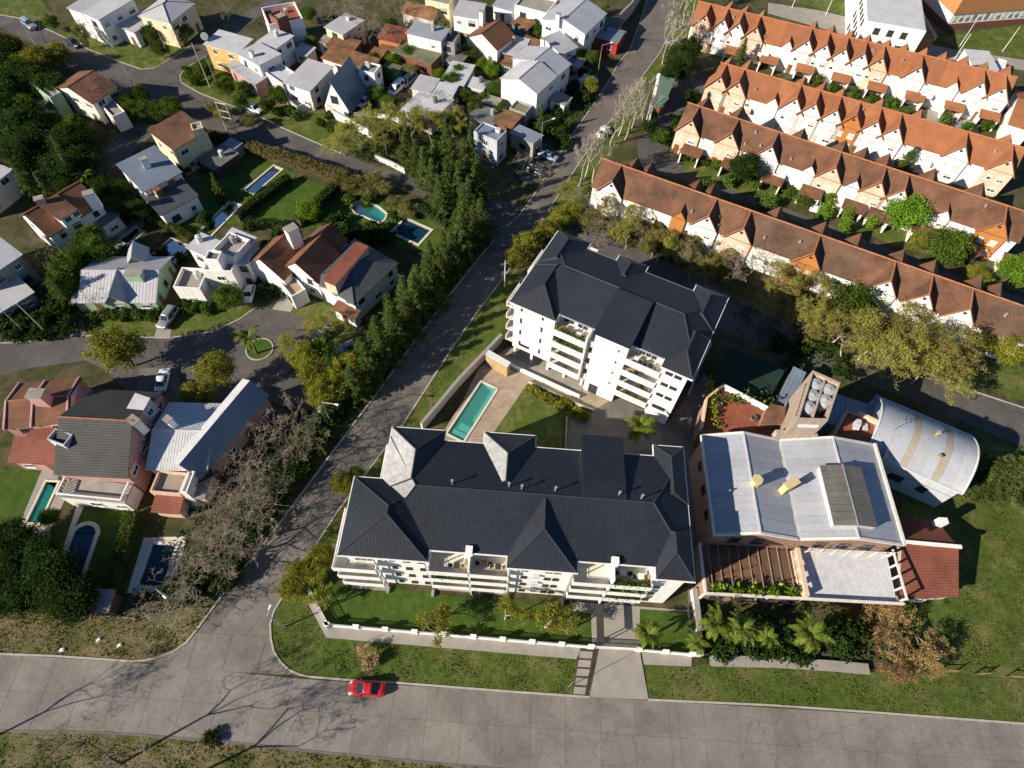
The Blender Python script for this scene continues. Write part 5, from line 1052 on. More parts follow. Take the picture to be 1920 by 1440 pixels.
# ---- top left corner
h = house('white two-storey house with pale sheet roofs beside the upper left street', (190, 60))
vol(h, (155, 23), (184, 36), (235, -6), 6.3, 'sy', rm='white_metal', rise=.4, win='flr', rib=.8); vol(h, (127, 14), (153, 23), (180, -6), 6.0, 'slab', rm='lilac_metal', win='fl', rib=.8)
vol(h, (208, 43), (251, 60), (258, 20), 3.6, 'slab', rm='lilac_metal', win='fr', rib=1.0); vol(h, (296, 44), (326, 58), (308, 38), 3.0, 'flat', win='f')
h = house('cream house with a wide grey hip roof at the top left edge', (310, 30)); vol(h, (262, 28), (318, 42), (290, -12), 5.8, 'hip', 'cream_wall', 'lilac_metal', rise=1.4, win='fr')
h = house('yellow and white house with pale roofs at the street corner', (440, 120))
vol(h, (384, 82), (445, 99), (408, 58), 5.6, 'sy', 'yellow_wall', 'white_metal', rise=.3, win='f', rib=.8); vol(h, (445, 99), (487, 126), (478, 76), 5.8, 'sx', 'white_wall', 'lilac_metal', rise=.6, win='fr', rib=.8)
vol(h, (480, 80), (512, 93), (497, 48), 5.4, 'slab', 'white_wall', 'white_metal', win='fr', rib=.8)
F = vol(h, (428, 122), (478, 158), (462, 106), 3.3, 'sy', 'pink_wall', 'grey_metal', rise=.7, win='fl', rib=.8); vol(h, (487, 130), (530, 160), (508, 108), 4.2, 'flat', 'offwhite_wall', 'white_metal', win='f')
chim(h, (470, 96), 5.5, 7.2); MB().tube(at(383, 68, 5.2), at(383, 68, 6.8), 0.8, n=14).build('roof_tank', 'tank_white', h)
h = house('white house with an orange-floored roof terrace at the top edge', (530, 25)); vol(h, (492, 22), (506, 54), (545, -8), 5.6, 'flat', rm='terracotta_floor', win='fl', par=.9); vol(h, (505, 30), (520, 40), (520, 18), 7.4, 'flat', 'brick_wall', win='f')
h = house('white house with one pale tilted roof plane, left of the blue A-frame', (575, 165)); vol(h, (535, 155), (580, 170), (565, 112), 4.6, 'sy', rm='lilac_metal', rise=.7, win='fr', rib=.9)
for k in range(3): c = at2((548+12*k, 178+5*k)); MB().box(c.x-.15, c.x+.15, c.y-.15, c.y+.15, 0, 2.4).build('column', 'white_wall', h)
h = house('steep blue sheet-roofed A-frame house with white gable front', (650, 180))
F = frm((606, 196), (655, 207), (640, 150), 1.6); zr = 7.6; L_, W_ = F.L, F.W
for q, m in (([F.p(L_/2, -.3, zr), F.p(L_/2, W_, zr), F.p(-.3, W_, 1.2), F.p(-.3, -.3, 1.2)], 'slate_metal'), ([F.p(L_+.4, -.3, 1.2), F.p(L_+.4, W_, 1.2), F.p(L_/2, W_, zr), F.p(L_/2, -.3, zr)], 'blue_metal')): s = MB(); s.slab(q, .12); s.ribs(q, .6); s.build('roof_slope', m, h)
s = MB(); s.face(F.p(.3, 0, 0), F.p(L_-.3, 0, 0), F.p(L_-.3, 0, 1.5), F.p(L_/2, 0, zr-.2), F.p(.3, 0, 1.5)); s.face(F.p(.3, W_-.2, 0), F.p(L_-.3, W_-.2, 0), F.p(L_-.3, W_-.2, 1.5), F.p(L_/2, W_-.2, zr-.2), F.p(.3, W_-.2, 1.5)); s.build('gable_wall', 'white_wall', h); window(h, Side(F, 'f', 0, L_, 0, 0), L_/2, 2.6, 1.6, 1.6, 'frame_dark')
h = house('brown rusty-roofed house with a white stair tower behind the blue A-frame', (660, 120)); vol(h, (604, 108), (690, 135), (618, 86), 3.4, 'sy', 'offwhite_wall', 'rust_metal', rise=.5, win='f', rib=.7); vol(h, (672, 134), (702, 141), (685, 118), 5.0, 'flat', 'white_wall', win='fr'); vol(h, (612, 85), (660, 96), (630, 68), 3.6, 'slab', 'brick_wall', 'rust_metal', rib=.7)
h = house('white box house with green mossy lower roof and brick front', (790, 100)); vol(h, (763, 61), (826, 76), (790, 44), 6.2, 'slab', 'white_wall', 'grey_metal', win='f', rib=.6); vol(h, (738, 96), (808, 119), (765, 80), 3.3, 'slab', 'brick_wall', 'moss_slab', win='f'); vol(h, (826, 80), (852, 84), (850, 60), 5.2, 'flat', 'grey_wall', 'roof_membrane', win='fr')
h = house('small house with a bright orange tiled lean-to roof', (725, 80)); vol(h, (709, 71), (748, 80), (715, 50), 3.8, 'sy', 'orange_wall', 'tile_red', rise=.9, win='f'); vol(h, (712, 90), (738, 96), (720, 78), 2.6, 'slab', 'white_wall', 'tile_mid')
h = house('low house with a rust-brown gable roof at the top centre', (790, 25)); vol(h, (755, 22), (812, 36), (775, 5), 3.4, 'gx', 'offwhite_wall', 'rust_metal', rise=1.3, win='f', rib=.7)
h = house('beige block house cut by the top edge above the rust roof', (830, 5)); vol(h, (797, 2), (842, 12), (810, -20), 5.6, 'flat', 'cream_wall', win='f')
h = house('white house with columned porch and pale roof left of the red gable', (890, 30)); vol(h, (850, 26), (897, 34), (868, 4), 6.0, 'sy', 'white_wall', 'lilac_metal', rise=.4, win='f', rib=.8); chim(h, (903, 22), 5, 8)
h = house('white house with red-brown gable roof at the top centre', (910, 70)); vol(h, (876, 68), (932, 92), (900, 40), 4.4, 'gy', 'white_wall', 'tile_mid', rise=2.2, win='f'); vol(h, (932, 96), (975, 105), (950, 66), 3.2, 'slab', 'brick_wall', 'lilac_metal', win='f')
h = house('teal-walled hut with a rusty orange roof', (980, 50)); vol(h, (960, 43), (986, 56), (972, 30), 3.2, 'sy', 'teal_wall', 'rust_metal', rise=.5, rib=.6, win='f')
h = house('white house with dark glazed front and orange roof at the top edge', (1000, 10)); vol(h, (965, 12), (1025, 28), (985, -12), 5.6, 'flat', 'white_wall', win='f'); vol(h, (1035, 8), (1072, 16), (1045, -10), 5.0, 'slab', 'orange_sun', 'tile_orange')
h = house('large white gabled house with grey sheet roof next to the red garage', (1070, 60)); vol(h, (1018, 34), (1097, 62), (1058, -2), 6.4, 'gy', 'white_wall', 'grey_metal', rise=1.5, win='fr', rib=.7); chim(h, (1047, 26), 6, 8.8)
h = house('red garage with a pale blue sheet roof', (1130, 85), 'garage', 'garage'); vol(h, (1108, 66), (1158, 79), (1125, 48), 3.1, 'slab', 'red_wall', 'blue_metal', rib=.7, win='f')
h = house('white shed-roofed house with a white chimney, between the two gabled white houses', (1045, 95)); vol(h, (1020, 78), (1053, 101), (1040, 60), 4.8, 'sx-', 'white_wall', 'grey_metal', rise=.9, win='fr', rib=.7); chim(h, (1018, 73), 4, 7)
h = house('big white house with two pale gables and a lit blank side wall', (990, 170)); vol(h, (940, 146), (1007, 174), (970, 112), 6.4, 'gy', 'white_wall', 'lilac_metal', rise=1.6, win='r', rib=.7); vol(h, (962, 108), (1043, 142), (985, 85), 6.3, 'gy', 'white_wall', 'grey_metal', rise=1.5, win='r', rib=.7)
h = house('long white flat shed roofs joined in a row near the parked vans', (810, 180)); vol(h, (752, 207), (808, 228), (785, 165), 3.2, 'slab', 'offwhite_wall', 'white_metal', rib=.9, win='f'); vol(h, (772, 165), (806, 173), (795, 143), 3.4, 'slab', 'offwhite_wall', 'lilac_metal', rib=.9); vol(h, (806, 174), (846, 182), (824, 155), 3.3, 'slab', 'offwhite_wall', 'white_metal', rib=.9, win='r'); vol(h, (828, 152), (868, 160), (860, 118), 3.0, 'slab', 'offwhite_wall', 'white_metal', rib=.9, win='r')
h = house('pale blue flat-roofed house hidden by conifers near the junction', (930, 280)); vol(h, (888, 248), (932, 266), (906, 230), 5.6, 'flat', 'paleblue_wall', 'blue_metal', win='fr', par=.25)
h = house('dark concrete flat-roofed house with patched roof above the pale blue house', (915, 215)); vol(h, (880, 216), (922, 235), (900, 196), 3.2, 'slab', 'grey_wall', 'roof_membrane', win='f'); vol(h, (925, 228), (958, 240), (940, 205), 3.4, 'slab', 'brick_wall', 'rust_metal', rib=.6)
h = house('grey-blue roofed low house by the parked cars on the upper street', (985, 265)); vol(h, (958, 248), (1000, 270), (968, 232), 3.3, 'sx', 'grey_wall', 'blue_metal', rise=.4, rib=.6, win='fr')
h = house('pale house behind bare trees at the top', (640, 60)); vol(h, (610, 50), (642, 64), (640, 22), 5.0, 'slab', 'cream_wall', 'lilac_metal', win='fr', rib=.8)
h = house('grey concrete garage below the big white house', (990, 220)); vol(h, (955, 205), (985, 216), (968, 190), 3.0, 'flat', 'grey_wall', 'moss_slab', win='f')
# ---- left side
h = house('brown-tiled house with green annex at the upper left', (150, 180)); vol(h, (103, 163), (172, 192), (140, 131), 5.2, 'gy', 'offwhite_wall', 'tile_mid', rise=1.8, win='fr'); vol(h, (58, 158), (95, 186), (75, 146), 5.0, 'flat', 'green_wall', 'roof_slab', win='f'); vol(h, (42, 190), (78, 200), (58, 176), 3.0, 'slab', 'green_wall', 'moss_slab'); vol(h, (4, 214), (40, 206), (12, 205), 2.8, 'slab', 'white_wall', 'white_metal'); vol(h, (176, 185), (212, 222), (196, 172), 3.2, 'flat', 'white_wall', 'roof_slab', win='f')
h = house('cream two-storey house with a dark brown roof and white balcony wall', (330, 280)); vol(h, (284, 252), (326, 280), (338, 214), 6.0, 'sx-', 'cream_wall', 'tile_brown', rise=1.0, win='fr'); vol(h, (362, 248), (382, 243), (372, 232), 7.0, 'flat', 'cream_wall')
h = house('white house with broad blue sheet roof and strip of dormer windows', (290, 330)); vol(h, (228, 319), (270, 358), (282, 274), 5.6, 'sx-', 'white_wall', 'blue_metal', rise=1.3, win='f', rib=.6); vol(h, (271, 372), (303, 402), (322, 325), 3.6, 'sx-', 'white_wall', 'slate_metal', rise=1.0, win='fr', rib=.6)
chim(h, (268, 298), 5, 8, 1.2, .9, a=40)
for k in range(2):
    F = frm((282+22*k, 352-20*k), (292+22*k, 360-20*k), (291+22*k, 344-20*k), 5.6); MB().box(0, F.L, 0, F.W, 4, 5.6, F).build('dormer', 'brick_wall', h); window(h, Side(F, 'f', 0, F.L, 0, 0), F.L/2, 4.3, .9, .9)
h = house('white house with large brown tiled roof and dormer', (110, 420)); vol(h, (91, 441), (187, 381), (38, 404), 5.4, 'gx', 'white_wall', 'tile_mid', rise=2.6, win='flr')
F = frm((112, 410), (140, 392), (82, 388), 7.4); MB().box(0, F.L, 0, F.W, 5.2, 7.4, F).build('dormer', 'white_wall', h); q = [F.p(-.3, -.4, 7.4), F.p(F.L+.3, -.4, 7.4), F.p(F.L+.3, F.W, 8.1), F.p(-.3, F.W, 8.1)]; s = MB(); s.slab(q, .12); s.build('dormer_roof', 'tile_brown', h)
for u in (1.0, 2.6): window(h, Side(F, 'f', 0, F.L, 0, 0), u, 6.0, 1.1, 1.0)
chim(h, (72, 372), 6, 9, 1.3, 1, 'pink_wall', 30); chim(h, (165, 362), 6, 9.2, 1.6, 1.2, 'white_wall', 30); vol(h, (158, 405), (189, 425), (190, 384), 3.0, 'slab', 'white_wall', 'roof_membrane', win='fr')
h = house('white sheet-roofed house cut by the left edge', (20, 490)); vol(h, (-35, 525), (37, 477), (-50, 450), 6.0, 'gx', 'grey_wall', 'white_metal', rise=1.2, win='fr', rib=.8); vol(h, (-10, 590), (60, 548), (-25, 555), 3.0, 'slab', 'grey_wall', 'lilac_metal', win='f')
h = house('pale roof of a house at the far left edge below the dark trees', (0, 320)); vol(h, (-50, 372), (20, 318), (-60, 320), 5.0, 'slab', 'offwhite_wall', 'lilac_metal', win='fr')
h = house('pale green bungalow with light grey sheet roofs and cross gable', (240, 540)); vol(h, (152, 562), (287, 562), (205, 483), 3.0, 'gx', 'green_wall', 'lilac_metal', rise=1.9, win='fr', rib=.7, over=.5); vol(h, (196, 566), (236, 564), (206, 520), 3.1, 'gy', 'green_wall', 'grey_metal', rise=1.9, rib=.7, over=.4, win='f'); vol(h, (238, 494), (272, 489), (248, 468), 3.6, 'gy', 'green_wall', 'lilac_metal', rise=1.6, rib=.7); chim(h, (250, 512), 3.4, 5.6, 2.6, 1.3, 'green_wall', 0)
vol(h, (138, 566), (152, 562), (165, 512), 2.7, 'slab', 'green_wall', 'lilac_metal', rib=.7)
h = house('white modern house with stepped cubic volumes and roof terraces', (400, 500)); vol(h, (328, 544), (378, 547), (345, 507), 3.6, 'flat', 'white_wall', 'roof_slab', win='fr', par=.8); vol(h, (352, 463), (383, 477), (361, 432), 6.2, 'slab', 'white_wall', 'lilac_metal', win='f'); vol(h, (384, 489), (410, 491), (392, 472), 8.0, 'flat', 'white_wall', 'roof_membrane'); vol(h, (402, 476), (441, 491), (408, 433), 6.2, 'flat', 'white_wall', 'roof_slab', par=1.0, win='fr'); vol(h, (380, 510), (436, 512), (384, 492), 5.6, 'flat', 'white_wall', 'roof_slab', win='f'); vol(h, (428, 438), (470, 455), (436, 430), 6.6, 'slab', 'white_wall', 'lilac_metal'); vol(h, (441, 492), (462, 494), (470, 455), 5.8, 'slab', 'white_wall', 'lilac_metal', win='fr')
# long villa with brown gables, slate roof and orange lantern roof
h = house('long white villa with brown twin gables, slate hip roof and orange roof strip', (600, 520))
def ridge_gable(th, p0, p1, zr, ze, half, rm, wall='white_wall'):
    A, B = at2(p0, zr), at2(p1, zr); F = Fr(A, B-A); L = F_L = (B-A).length
    for s_ in (-1, 1):
        q = [F.p(-.3, 0, zr), F.p(L+.3, 0, zr), F.p(L+.3, s_*half, ze), F.p(-.3, s_*half, ze)]
        if s_ < 0: q.reverse()
        s = MB(); s.slab(q, .14); s.build('roof_slope', rm, th)
    MB().tube(F.p(-.35, 0, zr+.02), F.p(L+.35, 0, zr+.02), .11, n=5).build('ridge_cap', 'ridge_tile', th)
    s = MB(); s.box(0, L, -half+.35, half-.35, 0, ze+.1, F)
    for x in (0.01, L-.01): s.face(F.p(x, -half+.35, ze), F.p(x, half-.35, ze), F.p(x, 0, zr-.2))
    s.build('wall', wall, th); return F, L
F, L = ridge_gable(h, (487, 483), (531, 441), 7.6, 4.6, 4.0, 'tile_mid'); auto_windows(h, F, 0, L, -3.65, 3.65, 4.6, 'l')
F, L = ridge_gable(h, (554, 490), (599, 443), 7.8, 4.8, 3.7, 'tile_mid'); auto_windows(h, F, 0, L, -3.35, 3.35, 4.8, 'l')
ridge_gable(h, (598, 440), (618, 420), 7.0, 4.6, 3.2, 'tile_brown')
vol(h, (585, 521), (664, 568), (655, 445), 4.6, 'hip', 'white_wall', 'slate_metal', rise=1.9, win='fr', rib=.45, over=.35)
F = vol(h, (607, 525), (628, 534), (669, 455), 7.0, 'slab', 'salmon_wall', 'tile_red', z0=4.2, over=.15)
chim(h, (545, 428), 5, 9.6, 1.9, 1.5, 'white_wall', 45); vol(h, (626, 578), (664, 596), (634, 568), 2.6, 'sy', 'white_wall', 'tile_mid', rise=.4, win='f'); vol(h, (515, 520), (548, 560), (540, 505), 2.8, 'flat', 'white_wall', 'paving', par=.5, win='f')
# pink villa
h = house('pink villa with brown and grey tiled roofs and a white balustrade terrace', (130, 830))
F = vol(h, (8, 802), (128, 790), (22, 722), 5.4, 'gx', 'pink_wall', 'tile_mid', rise=1.2, win='fl', over=.2, gm='paleblue_wall')
for f in (0, .42, .98): rake(h, F, F.L*f, F.W, 5.4, 1.2, 'pink_wall')
vol(h, (104, 886), (236, 893), (125, 728), 5.4, 'gx', 'pink_wall', 'tile_grey', rise=3.6, over=.25, win='r')
chim(h, (66, 738), 5, 8.6, 2.0, 1.4, 'pink_wall', 0); F = frm((87, 823), (119, 835), (96, 800), 8.0); MB().box(0, F.L, 0, F.W, 4, 7.3, F).build('stair_tower', 'white_wall', h)
for q in ((0, F.L, 0, .15), (0, F.L, F.W-.15, F.W), (0, .15, .15, F.W-.15), (F.L-.15, F.L, .15, F.W-.15)): MB().box(*q, 7.3, 8.0, F).build('parapet', 'paleblue_wall', h)
MB().box(.15, F.L-.15, .15, F.W-.15, 7.3, 7.33, F).build('roof', 'frame_dark', h)
vol(h, (21, 863), (104, 868), (35, 828), 3.0, 'sy', 'pink_wall', 'tile_red', rise=1.1, win='f', over=.35); vol(h, (55, 815), (88, 822), (62, 790), 4.2, 'slab', 'pink_wall', 'tile_red')
F = vol(h, (112, 932), (234, 944), (116, 896), 3.0, 'slab', 'white_wall', 'roof_slab', win='f', over=0.0)
for (x0, x1, y0, y1) in ((0, F.L, 0, .2), (0, .2, .2, F.W-.1), (F.L-.2, F.L, .2, F.W-.1)): 
    MB().box(x0, x1, y0, y1, 3.95, 4.1, F).build('handrail', 'white_wall', h); n = max(2, int(max(x1-x0, y1-y0)/.45))
    for k in range(n): xx = x0+(x1-x0)*(k+.5)/n; yy = y0+(y1-y0)*(k+.5)/n; MB().tube(F.p(xx, yy, 3.1), F.p(xx, yy, 3.96), .07, n=6).build('baluster', 'white_wall', h)
F = frm((238, 768), (262, 776), (250, 738), 7.6); MB().box(0, F.L, 0, F.W, 4.8, 7.6, F).build('dormer', 'paleblue_wall', h); q = [F.p(-.2, -.2, 7.5), F.p(F.L+.2, -.2, 7.5), F.p(F.L+.2, F.W, 8.1), F.p(-.2, F.W, 8.1)]; s = MB(); s.slab(q, .1); s.build('dormer_roof', 'lilac_metal', h); window(h, Side(F, 'r', 0, F.L, 0, F.W), F.W/2, 5.6, 1.0, 1.1)
chim(h, (250, 788), 6, 8.8, 1.5, 1.0, 'white_wall', -30)
MB().tube(at(268, 822, 4.9), at(269, 822, 4.9)+Vector((.1, 0, 0)), .35, n=12).build('round_window', 'frame_white', h)
# pink house with metal roofs
h = house('pink house with white sheet roofs, blue-grey on the shaded slope, and a beige roof terrace', (340, 860)); vol(h, (277, 877), (385, 879), (322, 757), 4.2, 'gx', 'pink_wall', 'white_metal', rise=1.5, win='f', rib=.5, over=.3)
A, B = at2((338, 868), 6.2), at2((466, 716), 6.2); F = Fr(A, B-A); L = (B-A).length; WE = -(at2((452, 806), 3.9)-A).dot(F.uy)
for q, m in (([F.p(L+.3, 1.6, 5.5), F.p(L+.3, 0, 6.2), F.p(-.3, 0, 6.2), F.p(-.3, 1.6, 5.5)], 'white_metal'), ([F.p(-.3, -WE, 3.9), F.p(L+.3, -WE, 3.9), F.p(L+.3, 0, 6.2), F.p(-.3, 0, 6.2)], 'blue_metal')):  # sunlit slope white, shaded slope blue-grey: the light is put into the colours
    s = MB(); s.slab(q, .12); s.ribs(q, .45, .04, .025); s.build('roof_slope', m, h)
s = MB(); s.hexa([F.p(0, -WE+.4, 0), F.p(L, -WE+.4, 0), F.p(L, 1.3, 0), F.p(0, 1.3, 0)], [F.p(0, -WE+.4, 3.8), F.p(L, -WE+.4, 3.8), F.p(L, 1.3, 5.45), F.p(0, 1.3, 5.45)]); s.build('wall', 'pink_wall', h)
auto_windows(h, F, 0, L, -WE+.4, 1.3, 3.8, 'f')
chim(h, (314, 786), 5, 7.6, 1.0, .8, 'white_wall', -30)
vol(h, (284, 925), (340, 930), (290, 884), 3.2, 'flat', 'salmon_wall', 'beige_sheet', par=.6, win='f'); vol(h, (340, 925), (352, 926), (349, 884), 4.6, 'flat', 'white_wall', 'white_metal'); vol(h, (288, 957), (334, 960), (290, 932), 2.4, 'sy', 'salmon_wall', 'tile_red', rise=.5)
vol(h, (352, 930), (380, 932), (355, 885), 3.0, 'slab', 'salmon_wall', 'concrete')
F = Fr(at2((372, 890), 4), (0.8, 0.6)); s = MB()
for k in range(2): MB().box(-2.2, 2.2, -1.1+2.2*k, -.95+2.2*k, 3.3, 3.5, F).build('pergola_beam', 'wood_light', h)
MB().box(-1.6, 1.6, -.9, 1.0, 3.1, 3.2, F).build('pergola_roof', 'tile_brown', h)
h = house('small grey garden shed near the left bottom hedge', (185, 1125), 'shed', 'garden_shed'); vol(h, (168, 1142), (200, 1144), (172, 1108), 2.4, 'sy', 'wood_dark', 'roof_slab', rise=.3, win='f')
h = house('small pool house with a pale sheet roof and wooden side by the courtyard wall', (930, 665), 'pool house', 'pool_house'); F = vol(h, (911, 664), (951, 687), (903, 650), 3.0, 'slab', 'wood_light', 'white_metal', over=.1)
h = house('terrace shelter with dark roofs behind the cream house', (400, 295), 'shelter', 'garden_shelter'); vol(h, (372, 300), (402, 318), (400, 262), 2.6, 'slab', 'frame_dark', 'roof_membrane', over=.2); vol(h, (405, 280), (425, 290), (430, 258), 2.4, 'slab', 'grey_wall', 'blue_metal', over=.2)

# outbuildings crowded between the top houses
for (a, b, c, z, wm, rm, lab) in (((552, 96), (575, 104), (562, 82), 2.6, 'offwhite_wall', 'lilac_metal', 'pale lean-to shed left of the brown rusty-roofed house'), ((694, 100), (715, 106), (700, 90), 2.5, 'brick_wall', 'rust_metal', 'small rusty shed below the orange lean-to house'), ((716, 128), (742, 136), (722, 116), 2.4, 'green_wall', 'moss_slab', 'low green-walled shed left of the mossy roof'), ((838, 112), (862, 120), (850, 100), 2.6, 'grey_wall', 'roof_membrane', 'dark flat shed right of the white box house'), ((876, 160), (905, 168), (885, 145), 2.6, 'offwhite_wall', 'white_metal', 'white flat shed beside the long shed roofs'), ((905, 190), (930, 198), (912, 178), 2.6, 'brick_wall', 'roof_slab', 'brick yard shed below the big white house wall'), ((1062, 118), (1085, 126), (1072, 106), 2.6, 'grey_wall', 'blue_metal', 'blue-grey carport in the yard left of the upper street'), ((940, 118), (958, 124), (946, 106), 2.5, 'teal_wall', 'rust_metal', 'teal shed above the big white gables'), ((598, 78), (620, 84), (606, 66), 2.8, 'white_wall', 'roof_slab', 'white flat shed under the bare trees at the top'), ((815, 60), (832, 64), (822, 50), 5.0, 'brick_wall', 'roof_membrane', 'brick block behind the white box house'), ((975, 78), (1000, 88), (985, 68), 3.0, 'offwhite_wall', 'rust_metal', 'rust-roofed annex below the teal hut'), ((1130, 45), (1158, 52), (1140, 32), 3.0, 'grey_wall', 'moss_slab', 'mossy flat roof behind the tall compound wall'), ((925, 10), (960, 20), (938, -5), 3.4, 'white_wall', 'grey_metal', 'grey sheet-roofed annex right of the columned porch house'), ((1088, 150), (1108, 158), (1096, 140), 2.6, 'offwhite_wall', 'lilac_metal', 'pale carport roof by the kerb below the white gables'), ((1032, 185), (1058, 196), (1042, 172), 2.6, 'white_wall', 'concrete', 'white garage with flat roof right of the big white gables')):
    h = house(lab, a, 'shed', 'outbuilding'); vol(h, a, b, c, z, random.choice(('sy', 'slab')), wm, rm, rise=.3, rib=.6, win='f')
# ================================================================== vegetation
def tubes_np(segs, n=3):
    """segs: rows of p0(3) p1(3) r0 r1 -> open tubes"""
    S = np.asarray(segs, float); P0, P1, r0, r1 = S[:, :3], S[:, 3:6], S[:, 6], S[:, 7]; d = P1-P0; ln = np.linalg.norm(d, axis=1); ln[ln < 1e-6] = 1e-6; d /= ln[:, None]
    h = np.where(np.abs(d[:, 2:3]) < 0.9, [[0, 0, 1.0]], [[1.0, 0, 0]]); a = np.cross(d, h); a /= np.linalg.norm(a, axis=1)[:, None]; b = np.cross(d, a); m = len(S)
    V = np.empty((m, 2*n, 3))
    for i in range(n):
        t = 2*math.pi*i/n; o = a*math.cos(t)+b*math.sin(t); V[:, i] = P0+o*r0[:, None]; V[:, n+i] = P1+o*r1[:, None]
    base = (np.arange(m)*2*n)[:, None]; Fq = np.concatenate([base+np.array([[i, (i+1) % n, n+(i+1) % n, n+i]]) for i in range(n)], 0)
    return V.reshape(-1, 3), Fq
def branches(rng, h, r0, lean=0.12, levels=4, fork=(2, 4), spread=0.75, up=0.35, first=0.3, shrink_=0.68, tips=None, wob=0.14):
    segs = []; tipp = []
    def grow(p, d, ln, r, lv):
        k = 3 if lv > 1 else 2
        for i in range(k):
            d2 = d+rng.normal(0, wob, 3); d2[2] += 0.04; d2 /= np.linalg.norm(d2); q = p+d2*ln/k; re = r*(0.86 if i < k-1 else 0.75)
            segs.append((*p, *q, r, re)); p, d, r = q, d2, re
            if lv < levels and i and lv <= levels-2 and rng.random() < 0.6: grow(p, side(d), ln*shrink_*0.7, r*0.5, lv+2)
        if lv >= levels: tipp.append(p); return
        for _ in range(rng.integers(fork[0], fork[1]+1)): grow(p, side(d), ln*shrink_*rng.uniform(0.8, 1.15), r*0.66, lv+1)
    def side(d):
        v = rng.normal(0, 1, 3); v -= v.dot(d)*d; v /= np.linalg.norm(v); o = d*(1-spread*rng.uniform(0.5, 1))+v*spread; o[2] += up*rng.uniform(0, 1); return o/np.linalg.norm(o)
    d0 = np.array([rng.normal(0, lean), rng.normal(0, lean), 1.0]); d0 /= np.linalg.norm(d0); grow(np.zeros(3), d0, h*first, r0, 0)
    return np.array(segs), np.array(tipp)
PROTO = {}
def reg(kind, trunk, crown): PROTO.setdefault(kind, []).append((trunk, crown))
def proto_broad(kind, seed, h=7.0, r=3.0, lm='leaf_mid', n=8500, ls=0.155, clumps=55, low=0.22, sparse=False, bark='bark'):
    rng = np.random.default_rng(seed); segs, tips = branches(rng, h*0.8, 0.17, levels=3, fork=(3, 4), spread=0.8, first=0.32); S = segs.copy()
    ext = max(1e-3, np.abs(tips[:, :2]).max()); sc = np.array([r*0.85/ext, r*0.85/ext, h*0.92/max(1e-3, tips[:, 2].max())]); S[:, :3] *= sc; S[:, 3:6] *= sc
    V, Fq = tubes_np(S, 5); tm = mesh_np('trunk', V, Fq, bark)
    c = rng.normal(0, 1, (clumps, 3)); c /= np.linalg.norm(c, axis=1)[:, None]; rad = rng.uniform(0.35, 1.0, clumps)**0.55*rng.uniform(0.75, 1.12, clumps)
    ctr = np.array([0, 0, h*(low+1)/2]); ax = np.array([r*0.86, r*0.86, h*(1-low)/2*0.86]); C = ctr+c*rad[:, None]*ax
    idx = rng.integers(0, clumps, n); cr = rng.uniform(0.32, 0.62, clumps)*r/3.0*(0.8 if sparse else 1.1); L = C[idx]+rng.normal(0, 1, (n, 3))*cr[idx][:, None]*np.array([1, 1, .72])
    V, Fq = leaf_cloud(L, ls, rng); rv = np.clip(rng.uniform(0, 1, clumps)[idx]*0.55+rng.uniform(0, 1, n)*0.45, 0, 1)
    reg(kind, tm, mesh_np('crown', V, Fq, lm, rnd=rv))
def proto_conifer(kind, seed, h=11.0, r=2.6, lm='leaf_conifer', n=8500):
    rng = np.random.default_rng(seed); V, Fq = tubes_np([(0, 0, 0, 0, 0, h*0.95, 0.2, 0.03)], 6); tm = mesh_np('trunk', V, Fq, 'bark')
    nb = 170; zb = np.sort(rng.uniform(0.04, 1.0, nb)); az = rng.uniform(0, 2*math.pi, nb); ln = r*(1-zb)**1.05*rng.uniform(0.55, 1.25, nb)+0.12
    idx = rng.choice(nb, n, p=ln/ln.sum()); t = rng.uniform(0.1, 1, n)**0.7; wid = 0.27*(1.15-t*0.75)
    x = ln[idx]*t; L = np.column_stack([np.cos(az[idx])*x, np.sin(az[idx])*x, zb[idx]*h-0.25*x+0.18*x*x/r])+rng.normal(0, 1, (n, 3))*wid[:, None]*np.array([.8, .8, .5])
    V, Fq = leaf_cloud(L, 0.21, rng, elong=0.22); rv = np.clip(rng.uniform(0, 1, nb)[idx]*0.4+rng.uniform(0, 1, n)*0.35+0.25*t, 0, 1)
    reg(kind, tm, mesh_np('crown', V, Fq, lm, rnd=rv))
def proto_bare(kind, seed, h=8.0, r=4.0, m='twig_grey', bark='bark', levels=5, fork=(2, 4), up=0.35, leaves=0, lm='leaf_olive', first=0.22, spread=0.7, thin=1.0, fine=0.009):
    rng = np.random.default_rng(seed); segs, tips = branches(rng, h, 0.15, levels=levels, fork=fork, spread=spread, up=up, first=first)
    if len(segs) > 9000: segs = segs[:9000]
    ext = np.percentile(np.abs(segs[:, 3:5]), 98); sc = np.array([r/ext, r/ext, h/np.percentile(segs[:, 5], 99.5)]); segs[:, :3] *= sc; segs[:, 3:6] *= sc
    segs[:, 6:] = np.maximum(segs[:, 6:]*thin, fine); big = segs[:, 6] > 0.045
    V, Fq = tubes_np(segs[big], 5); tm = mesh_np('trunk', V, Fq, bark); V, Fq = tubes_np(segs[~big], 3)
    if leaves:
        T = segs[~big][:, 3:6]; L = T[rng.integers(0, len(T), leaves)]+rng.normal(0, .16, (leaves, 3)); V2, F2 = leaf_cloud(L, 0.10, rng)
        cm = mesh_np('twigs', V, Fq, m); lm_ = mesh_np('crown', V2, F2, lm, rnd=rng.uniform(0, 1, len(F2))); PROTO.setdefault(kind, []).append((tm, cm, lm_)); return
    reg(kind, tm, mesh_np('twigs', V, Fq, m))
for s in range(4): proto_broad('mid', 10+s, lm='leaf_mid'); proto_broad('dark', 20+s, lm='leaf_dark', n=10000, clumps=75); proto_broad('yellow', 30+s, lm='leaf_yellow', n=8000, sparse=True, ls=0.135)
